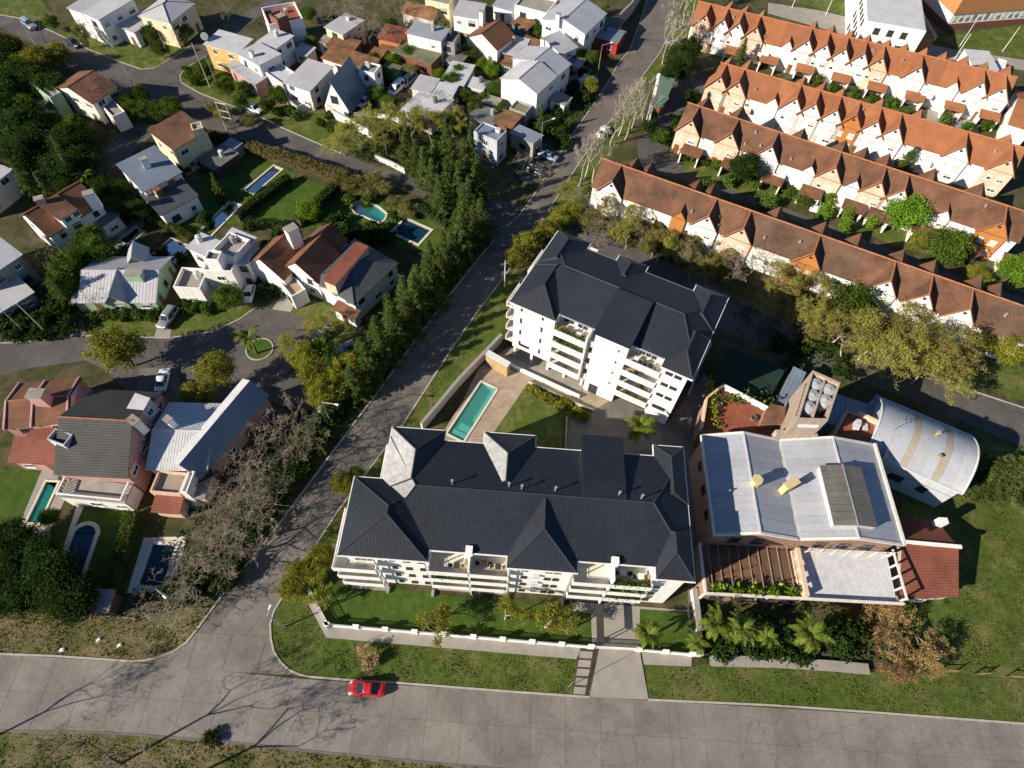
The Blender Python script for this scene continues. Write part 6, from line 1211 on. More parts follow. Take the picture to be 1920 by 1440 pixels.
for s in range(3): proto_broad('bright', 40+s, lm='leaf_bright', n=9000, clumps=60); proto_broad('olive', 50+s, lm='leaf_olive', n=6000, sparse=True, ls=0.125, clumps=45)
for s in range(4): proto_conifer('conifer', 60+s)
for s in range(2): proto_broad('column', 70+s, h=3.2, r=0.8, lm='leaf_bright', n=1900, ls=0.12, clumps=26, low=0.05); proto_broad('ball', 74+s, h=2.6, r=1.5, lm='leaf_mid', n=2400, ls=0.13, clumps=34, low=0.08)
for s in range(3): proto_broad('bush', 80+s, h=1.6, r=1.2, lm='leaf_mid', n=1300, ls=0.15, clumps=20, low=0.0); proto_broad('darkbush', 84+s, h=1.8, r=1.4, lm='leaf_dark', n=1500, ls=0.16, clumps=20, low=0.0); proto_broad('yellowbush', 88+s, h=1.5, r=1.1, lm='leaf_yellow', n=1100, ls=0.14, clumps=18, low=0.0)
for s in range(4): proto_bare('bare', 100+s, levels=6, fork=(2, 3), fine=0.013); 
for s in range(3): proto_bare('pale', 110+s, h=9, r=2.8, m='bark_pale', bark='bark_pale', levels=6, fork=(2, 3), up=0.5, first=0.34, spread=0.55, fine=0.026)
for s in range(3): proto_bare('willow', 120+s, h=8, r=4.6, m='twig_olive', bark='bark_pale', levels=5, fork=(3, 4), up=0.3, leaves=6500, lm='leaf_willow', spread=0.85, fine=0.012)
for s in range(2): proto_bare('sparse', 130+s, h=5, r=2.2, m='twig_grey', bark='bark_pale', levels=5, fork=(2, 3), leaves=2400, lm='leaf_yellow', first=0.3)
proto_bare('tangle', 141, h=4.6, r=5.0, m='twig_brown', bark='twig_brown', levels=6, fork=(2, 3), up=0.2, leaves=4200, lm='leaf_dry', spread=0.85, first=0.2, fine=0.014)
proto_bare('dryshrub', 150, h=1.6, r=1.9, m='twig_brown', bark='twig_brown', levels=4, fork=(3, 4), leaves=2600, lm='leaf_straw', spread=1.0, first=0.2)
DIM = dict(mid=(7, 3), dark=(7, 3), yellow=(7, 3), bright=(7, 3), olive=(7, 3), conifer=(11, 2.6), column=(3.2, .8), ball=(2.6, 1.5), bush=(1.6, 1.2), darkbush=(1.8, 1.4), yellowbush=(1.5, 1.1), bare=(8, 4), pale=(9, 2.8), willow=(8, 4.6), sparse=(5, 2.2), tangle=(4.6, 5), dryshrub=(1.6, 1.9))
NAME = dict(conifer='conifer', column='clipped_bush', ball='clipped_bush', bush='shrub', darkbush='shrub', yellowbush='shrub', bare='bare_tree', pale='bare_tree', willow='willow_tree', tangle='dry_thicket', dryshrub='dry_shrub')
def tree(kind, p, h, r, label, group=None, where='c', cat=None):
    """where: c = p is the crown's middle, t = its top, b = the foot of the trunk"""
    z = {'c': 0.6*h, 't': h, 'b': 0.0}[where]; q = at2(p, z); h0, r0 = DIM[kind]
    meshes = random.choice(PROTO[kind]); nm = NAME.get(kind, 'broadleaf_tree')
    o = thing(nm, label, cat or ('shrub' if nm in ('shrub', 'clipped_bush', 'dry_shrub', 'dry_thicket') else 'tree'), (q.x, q.y, 0.0), group)
    o.rotation_euler = (0, 0, random.uniform(0, 6.28)); k = random.uniform(0.93, 1.07); o.scale = (r/r0*k, r/r0/k, h/h0)
    for me in meshes:
        c = bpy.data.objects.new(me.name.split('.')[0], me); COL.objects.link(c); c.parent = o
    return o
_T = 'first second third fourth fifth sixth seventh eighth ninth tenth eleventh twelfth thirteenth fourteenth fifteenth sixteenth seventeenth eighteenth nineteenth twentieth'.split()
def nth(i): return _T[i] if i < 20 else ('thirtieth' if i == 29 else ('twenty-' if i < 29 else 'thirty-')+_T[(i-20) % 10])
def grove(kind, pts, h, r, label, group, where='c', jit=0.12):
    base = label
    for i, p in enumerate(sorted(pts, key=lambda a: a[0])):
        label = base+', '+(nth(i)+' from the left' if len(pts) > 2 else ('the left one', 'the right one')[i])
        if len(label.split()) > 16: print('LONG LABEL', label)
        tree(kind, p[:2], (p[2] if len(p) > 2 else h)*random.uniform(1-jit, 1+jit), r*random.uniform(1-jit, 1+jit), label, group, where)
# --- conifer belt along the diagonal street
grove('conifer', [(672, 742, 8), (700, 712, 9), (722, 683, 10), (745, 655, 10), (766, 626, 10), (786, 598, 11), (808, 570, 11), (828, 541, 11), (850, 511, 11), (868, 486, 11), (888, 462, 10), (902, 440, 10), (690, 688, 8), (716, 652, 9), (740, 618, 9), (765, 585, 9), (788, 556, 9), (812, 528, 9), (836, 498, 9), (856, 468, 9), (872, 436, 10), (880, 412, 11), (862, 395, 12), (842, 380, 12), (872, 362, 12), (896, 382, 11), (850, 348, 12), (884, 338, 11), (828, 402, 9), (815, 372, 9), (800, 345, 9), (785, 325, 8.5), (765, 310, 7.5), (820, 335, 10), (840, 315, 10)], 11.5, 2.9, 'tall dark conifer in the belt along the diagonal street', 'conifer belt along the street', 'b')
tree('conifer', (882, 236), 12, 2.5, 'slim dark conifer standing alone beside the pale blue house', where='t'); tree('conifer', (1016, 195), 7, 1.6, 'narrow olive conifer at the corner of the big white gabled house', where='t')
tree('conifer', (1400, 72), 7, 2.4, 'feathery green conifer in front of the furthest terrace', where='t'); tree('conifer', (396, 325), 6, 1.8, 'small conifer on the lawn beside the blue-roofed house', where='t'); tree('conifer', (88, 512), 8, 2.2, 'green conifer behind the pale green bungalow at left', where='t')
tree('conifer', (1905, 880), 9, 5, 'broad yellowish cedar at the right edge beside the lawn', where='c'); tree('conifer', (1720, 275), 6, 2.3, 'green conifer poking up between the second and third terraces', where='t')
# --- upper left grove
grove('dark', [(40, 235), (135, 268), (30, 290), (118, 318), (-15, 210), (60, 262), (150, 300)], 8, 3.7, 'dark leafy tree in the dense grove at the left edge', 'dense grove at the left edge'); grove('mid', [(92, 228), (8, 250), (20, 195), (75, 300), (140, 240), (50, 205)], 6, 2.7, 'lighter green tree in the dense grove at the left edge', 'lighter trees of the left grove'); grove('conifer', [(95, 255), (60, 320), (15, 300), (110, 285)], 9, 2.4, 'conifer in the dense grove at the left edge', 'conifers of the left grove', 't'); grove('yellow', [(65, 240), (0, 320), (150, 325)], 4.5, 2.0, 'yellow-green tree in the grove at the left edge', 'yellow trees of the left grove')
grove('dark', [(15, 90), (-10, 125), (30, 140), (62, 150), (5, 165), (90, 165)], 7, 3.6, 'dark leafy tree in the clump beside the upper left street', 'clump by the upper left street')
grove('yellow', [(72, 108), (108, 100), (45, 125), (30, 165)], 6, 3, 'yellow-green tree at the street edge of the upper left clump', 'yellow trees by the upper left street')
tree('bare', (158, 182), 8, 4.2, 'bare grey tree in front of the brown-tiled house with green annex')
grove('mid', [(232, 190), (262, 178), (272, 205), (300, 205), (322, 200), (248, 205)], 4.5, 2.2, 'green garden tree along the lane above the cream house', 'trees along the lane')
grove('dark', [(195, 345), (220, 360), (130, 352), (205, 385), (225, 395), (265, 395)], 4.5, 2.4, 'dark shrubby tree between the brown-roofed and blue-roofed houses', 'trees between the left houses')
tree('yellow', (158, 335), 4.5, 2.3, 'small yellow-green tree at the end of the lane'); tree('bare', (85, 478), 6, 3.2, 'bare brown tree beside the white sheet-roofed house at left'); tree('bare', (362, 340), 4, 1.8, 'small bare tree against the blue-roofed house')
grove('mid', [(130, 500), (155, 478), (172, 445), (120, 535), (180, 470)], 6, 2.7, 'mid green tree behind the pale green bungalow', 'trees behind the green bungalow')
grove('darkbush', [(20, 590), (50, 600), (80, 598), (105, 610), (130, 605), (30, 620), (70, 622), (0, 605), (110, 580), (90, 570)], 2.2, 2.0, 'dark shrub in the hedge line at the left of the cul-de-sac', 'shrubs left of the cul-de-sac')
grove('bush', [(180, 590), (205, 588), (232, 590), (258, 590), (285, 590), (310, 578), (345, 570), (365, 575), (385, 578)], 1.5, 1.3, 'low green shrub in front of the bungalow and white house', 'shrubs in front of the bungalow')
tree('bare', (170, 575), 4.5, 2.2, 'small bare tree at the left front corner of the bungalow'); tree('bare', (205, 555), 4, 1.8, 'small bare tree before the bungalow cross gable'); tree('mid', (425, 555), 4.5, 2.6, 'leafy green tree at the front corner of the white modern house')
tree('yellow', (218, 650), 9, 4.0, 'large yellow-green tree overhanging the cul-de-sac entrance'); tree('yellow', (400, 695), 8, 3.0, 'yellow-green cypress-like tree on the lower side of the cul-de-sac'); tree('yellow', (370, 738), 4.5, 2.6, 'yellow-green tree behind the pink sheet-roofed house')
grove('willow', [(555, 640, 6), (600, 610, 5)], 6, 3.0, 'half-bare yellow-green tree on the verge of the turning circle', 'half-bare trees by the turning circle'); grove('yellow', [(590, 690), (650, 692), (575, 665), (625, 725), (600, 735), (660, 715)], 6, 2.7, 'yellow-green tree in the clump right of the turning circle', 'clump right of the turning circle'); grove('mid', [(620, 690), (680, 680), (600, 655), (640, 720)], 5, 2.4, 'green tree in the clump between turning circle and diagonal street', 'green clump by the turning circle')
grove('mid', [(280, 768), (268, 775)], 3.5, 1.7, 'small bright tree beside the dormer of the pink villa', 'small trees by the pink villa')
# --- gardens with pools
tree('bright', (577, 395), 4, 2.2, 'bright green bushy tree on the lawn between the pools'); grove('darkbush', [(640, 432), (655, 440), (700, 425), (618, 430), (690, 440), (722, 440), (630, 415)], 2.2, 1.9, 'dark shrub behind the brown-gabled villa', 'shrubs behind the brown-gabled villa')
grove('olive', [(660, 345), (690, 350), (720, 352), (745, 380), (700, 330), (765, 395), (640, 335)], 3.2, 2.2, 'olive green bush between the pools and the street', 'olive bushes by the street'); grove('bush', [(735, 385), (690, 372), (655, 372), (740, 400)], 1.6, 1.4, 'green bush ringing the kidney pool', 'bushes round the kidney pool')
grove('willow', [(640, 262, 7), (672, 250, 7)], 7, 4.0, 'yellowish willow-like tree over the white garden wall', 'willows by the garden wall'); grove('willow', [(712, 220), (745, 228), (775, 245), (808, 240), (838, 228), (790, 215), (720, 255)], 7, 3.4, 'olive half-bare tree in the thicket above the conifers', 'thicket above the conifers')
grove('bare', [(690, 55, 9), (648, 25, 8), (605, 28, 8), (735, 18, 7), (672, 20, 8)], 8, 4.0, 'tall bare tree among the small houses at the top', 'bare trees at the top'); grove('bare', [(655, 188), (585, 195)], 4, 2.0, 'small bare tree in the front gardens of the A-frame houses', 'bare garden trees'); tree('bare', (60, 40), 8, 3.2, 'bare tree by the parked car at the top left corner'); tree('olive', (150, 62), 6, 2.2, 'thin olive tree at the corner of the white house at top left'); tree('bare', (195, 75), 5, 2, 'small bare tree on the verge below the top left white house')
grove('bright', [(905, 122), (825, 142), (738, 112), (920, 130)], 3.5, 1.9, 'bright green bush among the small houses at the top', 'bright bushes at the top'); grove('bush', [(520, 208), (600, 228), (545, 205), (615, 215), (620, 240), (555, 215), (350, 130), (365, 150), (355, 140), (930, 125), (945, 118)], 1.6, 1.3, 'low green shrub in the gardens along the upper street', 'shrubs along the upper street')
tree('yellow', (1108, 158), 4, 2.0, 'yellow-green tree at the kerb below the big white gabled house'); grove('darkbush', [(1085, 130), (1065, 190), (1050, 205), (1030, 225), (1050, 240), (1075, 160), (1010, 230), (1090, 180), (1060, 265), (1020, 240)], 2.0, 1.9, 'dark shrub in the gardens left of the upper street', 'garden shrubs left of the upper street'); tree('bare', (985, 305), 5, 2.3, 'small bare tree beside the parked cars on the upper street')
# --- pale bare trees on the verge of the upper street
grove('pale', [(1144, 272), (1095, 337), (1112, 352), (1242, 120), (1250, 105), (1277, 52), (1172, 262), (1205, 225), (1085, 350), (1300, 25), (1185, 240), (1160, 255), (1260, 80)], 11, 3.4, 'pale bare plane tree on the verge of the upper street', 'bare plane trees on the verge', 'b')
grove('dark', [(1270, 105), (1295, 92), (1282, 125), (1260, 130)], 7, 2.8, 'dark evergreen in the clump at the end of the furthest terrace', 'evergreens at the terrace end'); grove('darkbush', [(1258, 245), (1270, 225), (1262, 262), (1300, 190), (1230, 250), (1218, 235), (1300, 178)], 2.2, 1.7, 'dark hedge shrub along the lane at the terrace ends', 'hedge along the lane')
# --- strip between the street, the apartment house and the nearest terrace
grove('yellow', [(972, 480, 5), (1000, 455, 4.5), (1025, 430, 4), (1050, 405, 4), (985, 455, 5), (1070, 395, 4)], 4.5, 2.3, 'yellow-green shrub tree beside the tall apartment house', 'yellow trees by the street'); grove('bare', [(1100, 390), (1140, 420), (1120, 440), (1165, 405)], 6, 3.4, 'bare twiggy tree between street and nearest terrace', 'bare trees by the nearest terrace'); grove('olive', [(1190, 425), (1225, 430), (1255, 450), (1285, 465), (1215, 455), (1300, 440), (1110, 410), (1160, 430), (1310, 480), (1380, 470)], 4, 2.5, 'olive bush in the strip behind the tall apartment house', 'olive strip behind the apartment house'); grove('mid', [(1345, 445), (1320, 425), (1240, 410)], 4, 2.2, 'dark green tree against the nearest terrace front', 'green trees at the nearest terrace')
tree('bare', (1415, 500), 6.5, 5.2, 'wide rounded bare tree in front of the nearest terrace'); tree('bare', (1460, 480), 5.5, 3.6, 'smaller bare tree right of the wide rounded one'); tree('yellow', (1345, 495), 4, 2.2, 'yellow-green bush over the lane behind the apartment house'); grove('olive', [(1560, 505), (1500, 520), (1480, 470), (1450, 440)], 4.5, 2.4, 'rusty olive bush along the nearest terrace', 'rusty bushes at the terrace')
tree('mid', (1600, 570), 7.5, 4.2, 'leafy yellow-green tree covering the nearest terrace wall'); tree('willow', (1540, 590), 8, 3.8, 'thin tree with long pale branches near the tower'); grove('willow', [(1640, 640, 9), (1690, 665, 9), (1735, 640, 9), (1600, 650, 8), (1700, 610, 8), (1770, 650, 8), (1575, 620, 7), (1740, 690, 7)], 9, 6.0, 'broad olive willow in the clump above the vaulted hall', 'willow clump above the hall'); grove('yellow', [(1855, 640), (1900, 655), (1890, 600), (1820, 590), (1640, 545), (1800, 560)], 6, 3.0, 'yellow-green tree at the right end of the nearest terrace', 'yellow trees at right'); grove('darkbush', [(1500, 650), (1530, 640), (1560, 660), (1490, 690), (1580, 690), (1460, 640)], 2, 1.9, 'dark shrub in the shade behind the tower', 'shrubs behind the tower')
# --- gardens of the terraces
tree('dark', (1397, 312), 7, 3.0, 'round dark tree in the garden of the third terrace'); tree('bright', (1700, 395), 8, 3.9, 'large bright green tree in front of the third terrace'); tree('mid', (1782, 458), 7, 4.0, 'broad mid-green tree in the garden beside the bright green one'); tree('bright', (1906, 505), 5, 3.2, 'bright green tree at the right edge in the terrace gardens'); tree('yellow', (1836, 515), 2.6, 2.6, 'low flat-topped yellow-green tree behind the nearest terrace'); tree('yellow', (1722, 450), 4, 1.9, 'thin yellow-green tree under the bright green one')
for k, (p, kd, lab) in enumerate((((1440, 375), 'ball', 'round clipped bush left of the parked car in the terrace gardens'), ((1510, 372), 'ball', 'round olive bush directly beside the white parked car'), ((1556, 372), 'column', 'dark clipped column right of the white parked car'), ((1546, 395), 'column', 'small clipped column below the white parked car'), ((1592, 398), 'column', 'clipped two-lobed column on the lawn of the third terrace'), ((1586, 420), 'column', 'short clipped cone on the lawn below the two-lobed column'), ((1637, 412), 'column', 'egg-shaped clipped bush left of the bright green tree'))): tree(kd, p, 3.4 if kd == 'column' else 2.8, 1.2 if kd == 'column' else 2.0, lab)
grove('bush', [(1320, 300), (1345, 308), (1290, 290), (1370, 335), (1330, 345), (1415, 340), (1290, 265), (1460, 345), (1480, 355)], 2.0, 1.5, 'green shrub in the front gardens of the third terrace', 'garden shrubs of the third terrace'); grove('bush', [(1505, 128), (1535, 148), (1562, 162), (1605, 172), (1637, 182), (1672, 190), (1702, 208), (1480, 118), (1420, 105), (1345, 85), (1440, 112), (1775, 222), (1815, 238), (1852, 232)], 2.4, 1.5, 'green shrub in the gardens between the first and second terraces', 'garden shrubs of the first terrace'); grove('darkbush', [(1500, 225), (1545, 240), (1620, 262), (1690, 282), (1790, 318), (1865, 340), (1440, 210), (1400, 200), (1750, 300), (1830, 335)], 2.2, 1.8, 'dark shrub in the yards between second and third terraces', 'shrubs of the second terrace')
# --- around the front apartment house
tree('sparse', (803, 1160), 4, 2.6, 'yellow-green bushy tree on the front lawn of the long apartment house'); tree('sparse', (604, 1132), 3, 1.9, 'small olive tree in the left corner of the front lawn'); tree('sparse', (948, 1150), 6, 2.0, 'tall slim pale-trunked tree on the front lawn'); tree('sparse', (1025, 1170), 4, 2.8, 'half-bare bush on the lawn left of the entrance path'); tree('sparse', (1066, 1178), 3.6, 2.2, 'yellow-green bush hanging over the front fence by the gate')
tree('yellow', (642, 905), 4.5, 1.8, 'yellow-green tree at the left corner of the long apartment house'); tree('mid', (668, 890), 3.5, 1.3, 'small green tree at the left wall of the long apartment house'); grove('yellow', [(562, 1078), (545, 1102), (585, 1068), (600, 1045)], 3.2, 2.0, 'yellow-green shrub on the verge beside the long apartment house', 'yellow shrubs on the verge')
grove('yellowbush', [(995, 728), (1008, 736), (1022, 744), (1036, 750), (1050, 760), (1060, 752), (1085, 772), (1098, 778)], 1.3, 1.0, 'yellow-green bush edging the courtyard lawn', 'bushes edging the courtyard lawn')
tree('dryshrub', (690, 1237), 1.5, 1.55, 'straw-coloured dry shrub on the verge above the red car'); tree('tangle', (1655, 1185), 4.2, 4.0, 'brown tangled dry thicket in front of the sheet roof, the left one'); tree('tangle', (1715, 1175), 4.6, 4.4, 'brown tangled dry thicket in front of the sheet roof, the right one'); tree('tangle', (1680, 1215), 4.0, 3.8, 'brown tangled dry thicket nearest the low planter wall'); tree('tangle', (1720, 1230), 3.0, 2.8, 'smaller brown thicket over the low planter wall')
grove('darkbush', [(1340, 1165), (1430, 1170), (1470, 1185), (1450, 1210), (1560, 1190), (1600, 1175), (1420, 1215), (1360, 1220), (1500, 1225), (1580, 1210), (1320, 1190)], 1.8, 1.7, 'dark shrub in the planted strip before the pergola building', 'shrubs before the pergola building')
# --- bare thicket left of the street
grove('bare', [(545, 795, 9), (562, 835, 8), (520, 845, 9), (500, 885, 9), (535, 880, 8), (470, 925, 9), (440, 925, 9), (485, 960, 8), (410, 980, 9), (455, 995, 8), (430, 1030, 8), (388, 1040, 8), (360, 1085, 7), (405, 1075, 7), (300, 1135, 4), (330, 1125, 5)], 8.5, 4.4, 'bare grey tree in the thicket right of the pink houses', 'bare thicket beside the street')
grove('darkbush', [(560, 870), (530, 900), (500, 940), (470, 970), (440, 1000), (410, 1040), (385, 1075), (360, 1110), (580, 840), (600, 800), (620, 770), (480, 990), (330, 1110), (420, 1070), (540, 870)], 2.2, 2.2, 'dark shrub under the bare thicket', 'undergrowth shrubs of the thicket')
grove('dark', [(30, 1010), (72, 1040), (20, 1065), (62, 1095), (110, 1100), (135, 1128), (28, 1120), (90, 1075), (-10, 1030), (5, 1100)], 5.5, 2.8, 'dark leafy tree in the garden at the lower left edge', 'garden trees at the lower left'); tree('mid', (92, 968), 3, 1.4, 'small green tree at the end of the long turquoise pool')
grove('bare', [(82, 1197), (32, 1188), (120, 1200), (160, 1202), (-10, 1185)], 3.8, 0.9, 'thin bare sapling on the bank along the concrete road', 'saplings on the bank', 'b')
grove('bare', [(228, 1432, 12), (-70, 1412, 11), (330, 1475, 11)], 11.5, 4.6, 'tall bare tree on the near verge at the bottom edge', 'bare trees on the near verge', 'b'); grove('bare', [(75, 1400), (120, 1425), (205, 1420)], 1.4, 1.6, 'low bare bush on the near verge at the bottom left', 'low bare bushes at the bottom', 'b'); tree('darkbush', (402, 1384), .9, 1.0, 'dark square bush at the edge of the near verge', where='b')
grove('mid', [(300, 90), (455, 165), (500, 195), (585, 80), (640, 100), (700, 110), (880, 100), (860, 135), (870, 180), (905, 185), (940, 205), (1000, 130), (1080, 115), (1010, 60), (1090, 105), (720, 140), (545, 95), (730, 45), (580, 25), (450, 190)], 3.6, 1.9, 'green tree in the small yards among the top houses', 'yard trees among the top houses')
grove('olive', [(830, 45), (870, 110), (690, 140), (770, 130), (560, 60), (655, 75), (1100, 20), (1130, 15), (1080, 5), (400, 200), (420, 215), (470, 225)], 3.5, 2.0, 'olive tree in the small yards among the top houses', 'olive yard trees among the top houses')
grove('darkbush', [(340, 320), (335, 345), (385, 300), (330, 395), (250, 400), (380, 410), (470, 420), (520, 440), (500, 460), (300, 470), (345, 480), (205, 480), (440, 530), (480, 520), (540, 540), (505, 540)], 1.9, 1.6, 'dark garden shrub between the villas on the left', 'garden shrubs between the villas')
grove('bare', [(820, 190), (850, 205), (1020, 330), (770, 190)], 5.5, 2.6, 'bare tree in the yards below the shed roofs', 'bare trees below the shed roofs')
grove('willow', [(1070, 360), (1130, 385), (1190, 400), (1230, 455)], 5.5, 2.8, 'half-bare tree beside the end of the nearest terrace', 'half-bare trees by the nearest terrace')
grove('mid', [(1240, 255), (1275, 245), (1222, 215)], 3.2, 1.7, 'green tree at the lane bend below the guard post', 'trees at the lane bend')
grove('mid', [(95, 40), (280, 60), (345, 60), (380, 130), (420, 160), (500, 110), (520, 175), (610, 140), (705, 175), (730, 195), (765, 100), (845, 150), (860, 75), (935, 60), (1005, 45), (1110, 110), (1030, 150), (1015, 165), (925, 165), (890, 200)], 4.2, 2.1, 'leafy tree squeezed between the upper street houses', 'trees between the upper street houses')
grove('bare', [(250, 80), (420, 30), (560, 10), (770, 45), (870, 20), (980, 100), (330, 80), (480, 130)], 5.5, 2.4, 'bare tree between the top houses', 'bare trees between the top houses')
grove('willow', [(1180, 440), (1240, 465), (1300, 495), (1470, 530), (1530, 545), (1440, 560), (1510, 600)], 6, 3.4, 'airy half-bare tree in the band behind the tall apartment house', 'airy band behind the apartment house')
grove('bare', [(1210, 440), (1275, 480), (1350, 480), (1500, 500), (1390, 530)], 6, 3.4, 'bare tree in the band behind the tall apartment house', 'bare band behind the apartment house')
# --- palms, each frond a part
def frond_mesh(seed, ln=2.6, n=34, lm='leaf_palm'):
    rng = np.random.default_rng(seed); V, Fq = [], []
    def pt(t): return np.array([ln*t*math.cos(0.75*(t-0.35)), 0, ln*(0.55*t-0.85*t*t)])
    for i in range(n):
        t = 0.12+0.88*i/n; c = pt(t); d = pt(min(1, t+.03))-pt(t-.03); d /= np.linalg.norm(d); w = 0.5*math.sin(math.pi*(0.15+0.8*t))
        for s in (-1, 1):
            e = c+np.array([0.22, s*w, -0.22*w+rng.normal(0, .04)]); k = len(V); V += [c-d*.045, c+d*.045, e+d*.02, e-d*.02]; Fq.append((k, k+1, k+2, k+3))
    for i in range(10):
        a, b = pt(i/10), pt((i+1)/10); k = len(V); V += [a+[0, .025, .02], a-[0, .025, -.02], b-[0, .02, -.02], b+[0, .02, .02]]; Fq.append((k, k+1, k+2, k+3))
    return mesh_np('frond', np.array(V), np.array(Fq), lm, rnd=rng.uniform(0.2, 1, len(Fq)))
FR = [frond_mesh(s) for s in range(3)]
def palm(p, h, sc, label, group='palms', nf=14, where='c'):
    q = at2(p, h if where == 'c' else 0); o = thing('palm_tree', label, 'palm', (q.x, q.y, 0), group); a = random.uniform(0, 6.28)
    segs = []; P = np.zeros(3)
    for i in range(8): Q = np.array([0.02*h*math.sin(i*.5), 0.015*h*i/8, h*(i+1)/8]); segs.append((*P, *Q, 0.2-0.008*i, 0.19-0.008*i)); P = Q
    V, Fq = tubes_np(segs, 8); c = bpy.data.objects.new('trunk', mesh_np('trunk', V, Fq, 'bark')); COL.objects.link(c); c.parent = o
    for i in range(nf):
        f = bpy.data.objects.new('frond', random.choice(FR)); COL.objects.link(f); f.parent = o; f.location = P
        f.rotation_euler = (random.uniform(-.2, .2), random.uniform(-0.85, 0.45), a+i*2.4); s = sc*random.uniform(0.85, 1.1); f.scale = (s, s, s)
palm((1203, 800), 5, 1.05, 'arching palm tree on the dark courtyard between the apartment houses'); palm((465, 632), 4.5, 0.9, 'palm tree on the round traffic island'); palm((1345, 1172), 5, .9, 'leftmost palm in the planted strip before the pergola building'); palm((1393, 1180), 5.5, .85, 'second palm in the planted strip before the pergola building'); palm((1522, 1190), 5, 1.0, 'large yellowish palm nearest the dry thicket'); palm((1216, 1190), 3.4, .8, 'palm leaning over the front fence right of the entrance gate'); palm((1440, 1195), 2.2, 0.6, 'low dark palm between the tall palms of the planted strip'); palm((158, 330), 4, .8, 'palm-like tree at the lane end beside the brown-roofed house'); palm((1310, 1205), 2.6, .6, 'low palm at the foot of the white boundary wall'); palm((600, 655), 4, .8, 'palm in the shade right of the turning circle')
# --- hedges
def hedge(label, pts, w, h, m='leaf_dark', dens=70, ls=.16):
    P = [at2(p) for p in pts]; t = thing('hedge', label, 'hedge', (P[0].x, P[0].y, 0)); C = []
    core = MB()
    for a, b in zip(P, P[1:]):
        L = (b-a).length; e = (b-a)/L; nn = Vector((-e.y, e.x)); n = int(L*(w+2*h)*dens*0.55); core.prism([a-nn*w*.36, b-nn*w*.36, b+nn*w*.36, a+nn*w*.36], 0, h*.82)
        u = RNG.uniform(-.1, L+.1, n); v = RNG.uniform(-.5, .5, n)*w; z = h*(0.12+0.88*RNG.uniform(0, 1, n)**.6)+RNG.normal(0, .08, n); z *= 1+.12*np.sin(u*.9+a.x)
        edge = RNG.random(n) < .5; v = np.where(edge, np.sign(v)*w*.5+RNG.normal(0, .07, n), v); z = np.where(edge, z, h+RNG.normal(0, .1, n)+.1*np.sin(u*.9+a.x))
        C.append(np.column_stack([a.x+e.x*u+nn.x*v, a.y+e.y*u+nn.y*v, z]))
    leaf_obj('foliage', np.concatenate(C), ls, m, t); core.build('stems', 'soil', t)
hedge('long brownish hedge along the upper street behind the lap pool', [(470, 285), (520, 300), (575, 318), (640, 340), (700, 362)], 2.0, 2.2, 'leaf_olive'); hedge('dark hedge between the lap pool and the open lawn', [(545, 340), (515, 362), (470, 395), (448, 415)], 1.4, 1.6); hedge('dark hedge between the open lawn and the kidney pool', [(636, 352), (612, 378), (585, 405), (562, 425)], 1.6, 1.9); hedge('pale green hedge above the dark green pool', [(275, 412), (305, 425), (340, 440), (362, 455)], 1.3, 1.4, 'leaf_mid'); hedge('ragged hedge right of the keyhole pool', [(258, 965), (245, 1010), (230, 1060), (212, 1110)], 1.5, 1.7, 'leaf_mid'); hedge('hedge along the back of the lawn behind the blue rectangular pool', [(775, 400), (815, 410), (840, 432)], 1.4, 1.8); hedge('hedge along the bottom of the lower left garden', [(-30, 1128), (40, 1132), (110, 1138), (160, 1142)], 1.6, 1.8); hedge('hedge behind the villa on the edge of the open lawn', [(470, 430), (510, 425), (545, 430)], 1.3, 1.5); hedge('hedge along the diagonal street under the conifers', [(640, 745), (700, 690), (745, 630), (800, 560), (860, 490)], 2.0, 1.6, 'leaf_dark'); hedge('hedge below the street at the cream house', [(395, 258), (440, 275), (470, 283)], 1.6, 1.5)
# --- undergrowth and rough grass: too fine to count
def cover(name, polys, dens, h, m, ls, label):
    C = []
    for poly in polys:
        P = [tuple(at2(p)) for p in poly]; x0, x1 = min(p[0] for p in P), max(p[0] for p in P); y0, y1 = min(p[1] for p in P), max(p[1] for p in P); n = int((x1-x0)*(y1-y0)*dens)
        X = RNG.uniform(x0, x1, n); Y = RNG.uniform(y0, y1, n); pa = np.sin(X*.9+1.3*np.sin(Y*.6))*np.sin(Y*.8+.9*np.sin(X*.5)); keep = np.array([inside((a, b), P) for a, b in zip(X, Y)]) & (RNG.random(n) < .55+.45*pa)
        X, Y, pa = X[keep], Y[keep], pa[keep]; C.append(np.column_stack([X, Y, .04+np.abs(RNG.normal(0, 1, len(X)))*h*(.6+.5*pa)]))
    o = leaf_obj(name, np.concatenate(C), ls, m); props(o, label, None, None, 'stuff')
cover('undergrowth', [[(430, 900), (560, 770), (620, 760), (690, 720), (720, 730), (600, 870), (440, 1075), (380, 1130), (260, 1155), (250, 1110), (330, 1000), (380, 950)], [(640, 735), (700, 640), (860, 420), (920, 445), (860, 525), (800, 605), (725, 712), (650, 800)], [(1290, 1130), (1690, 1140), (1740, 1240), (1620, 1250), (1310, 1240)], [(1060, 380), (1130, 370), (1360, 470), (1420, 520), (1380, 550), (1180, 460), (1050, 430)], [(-40, 560), (130, 585), (150, 625), (-40, 640)], [(-40, 120), (90, 110), (180, 200), (240, 240), (180, 300), (-40, 340)], [(650, 220), (880, 220), (900, 320), (860, 350), (740, 320), (650, 290)], [(1370, 560), (1500, 600), (1660, 660), (1500, 690), (1380, 620)], [(960, 220), (1080, 150), (1130, 170), (1040, 295), (1000, 350), (960, 330)], [(190, 330), (300, 400), (240, 470), (150, 560), (60, 560), (60, 470), (170, 420)]], 14, .35, 'leaf_dark', .2, 'low dark undergrowth under the trees and in the shaded gardens')
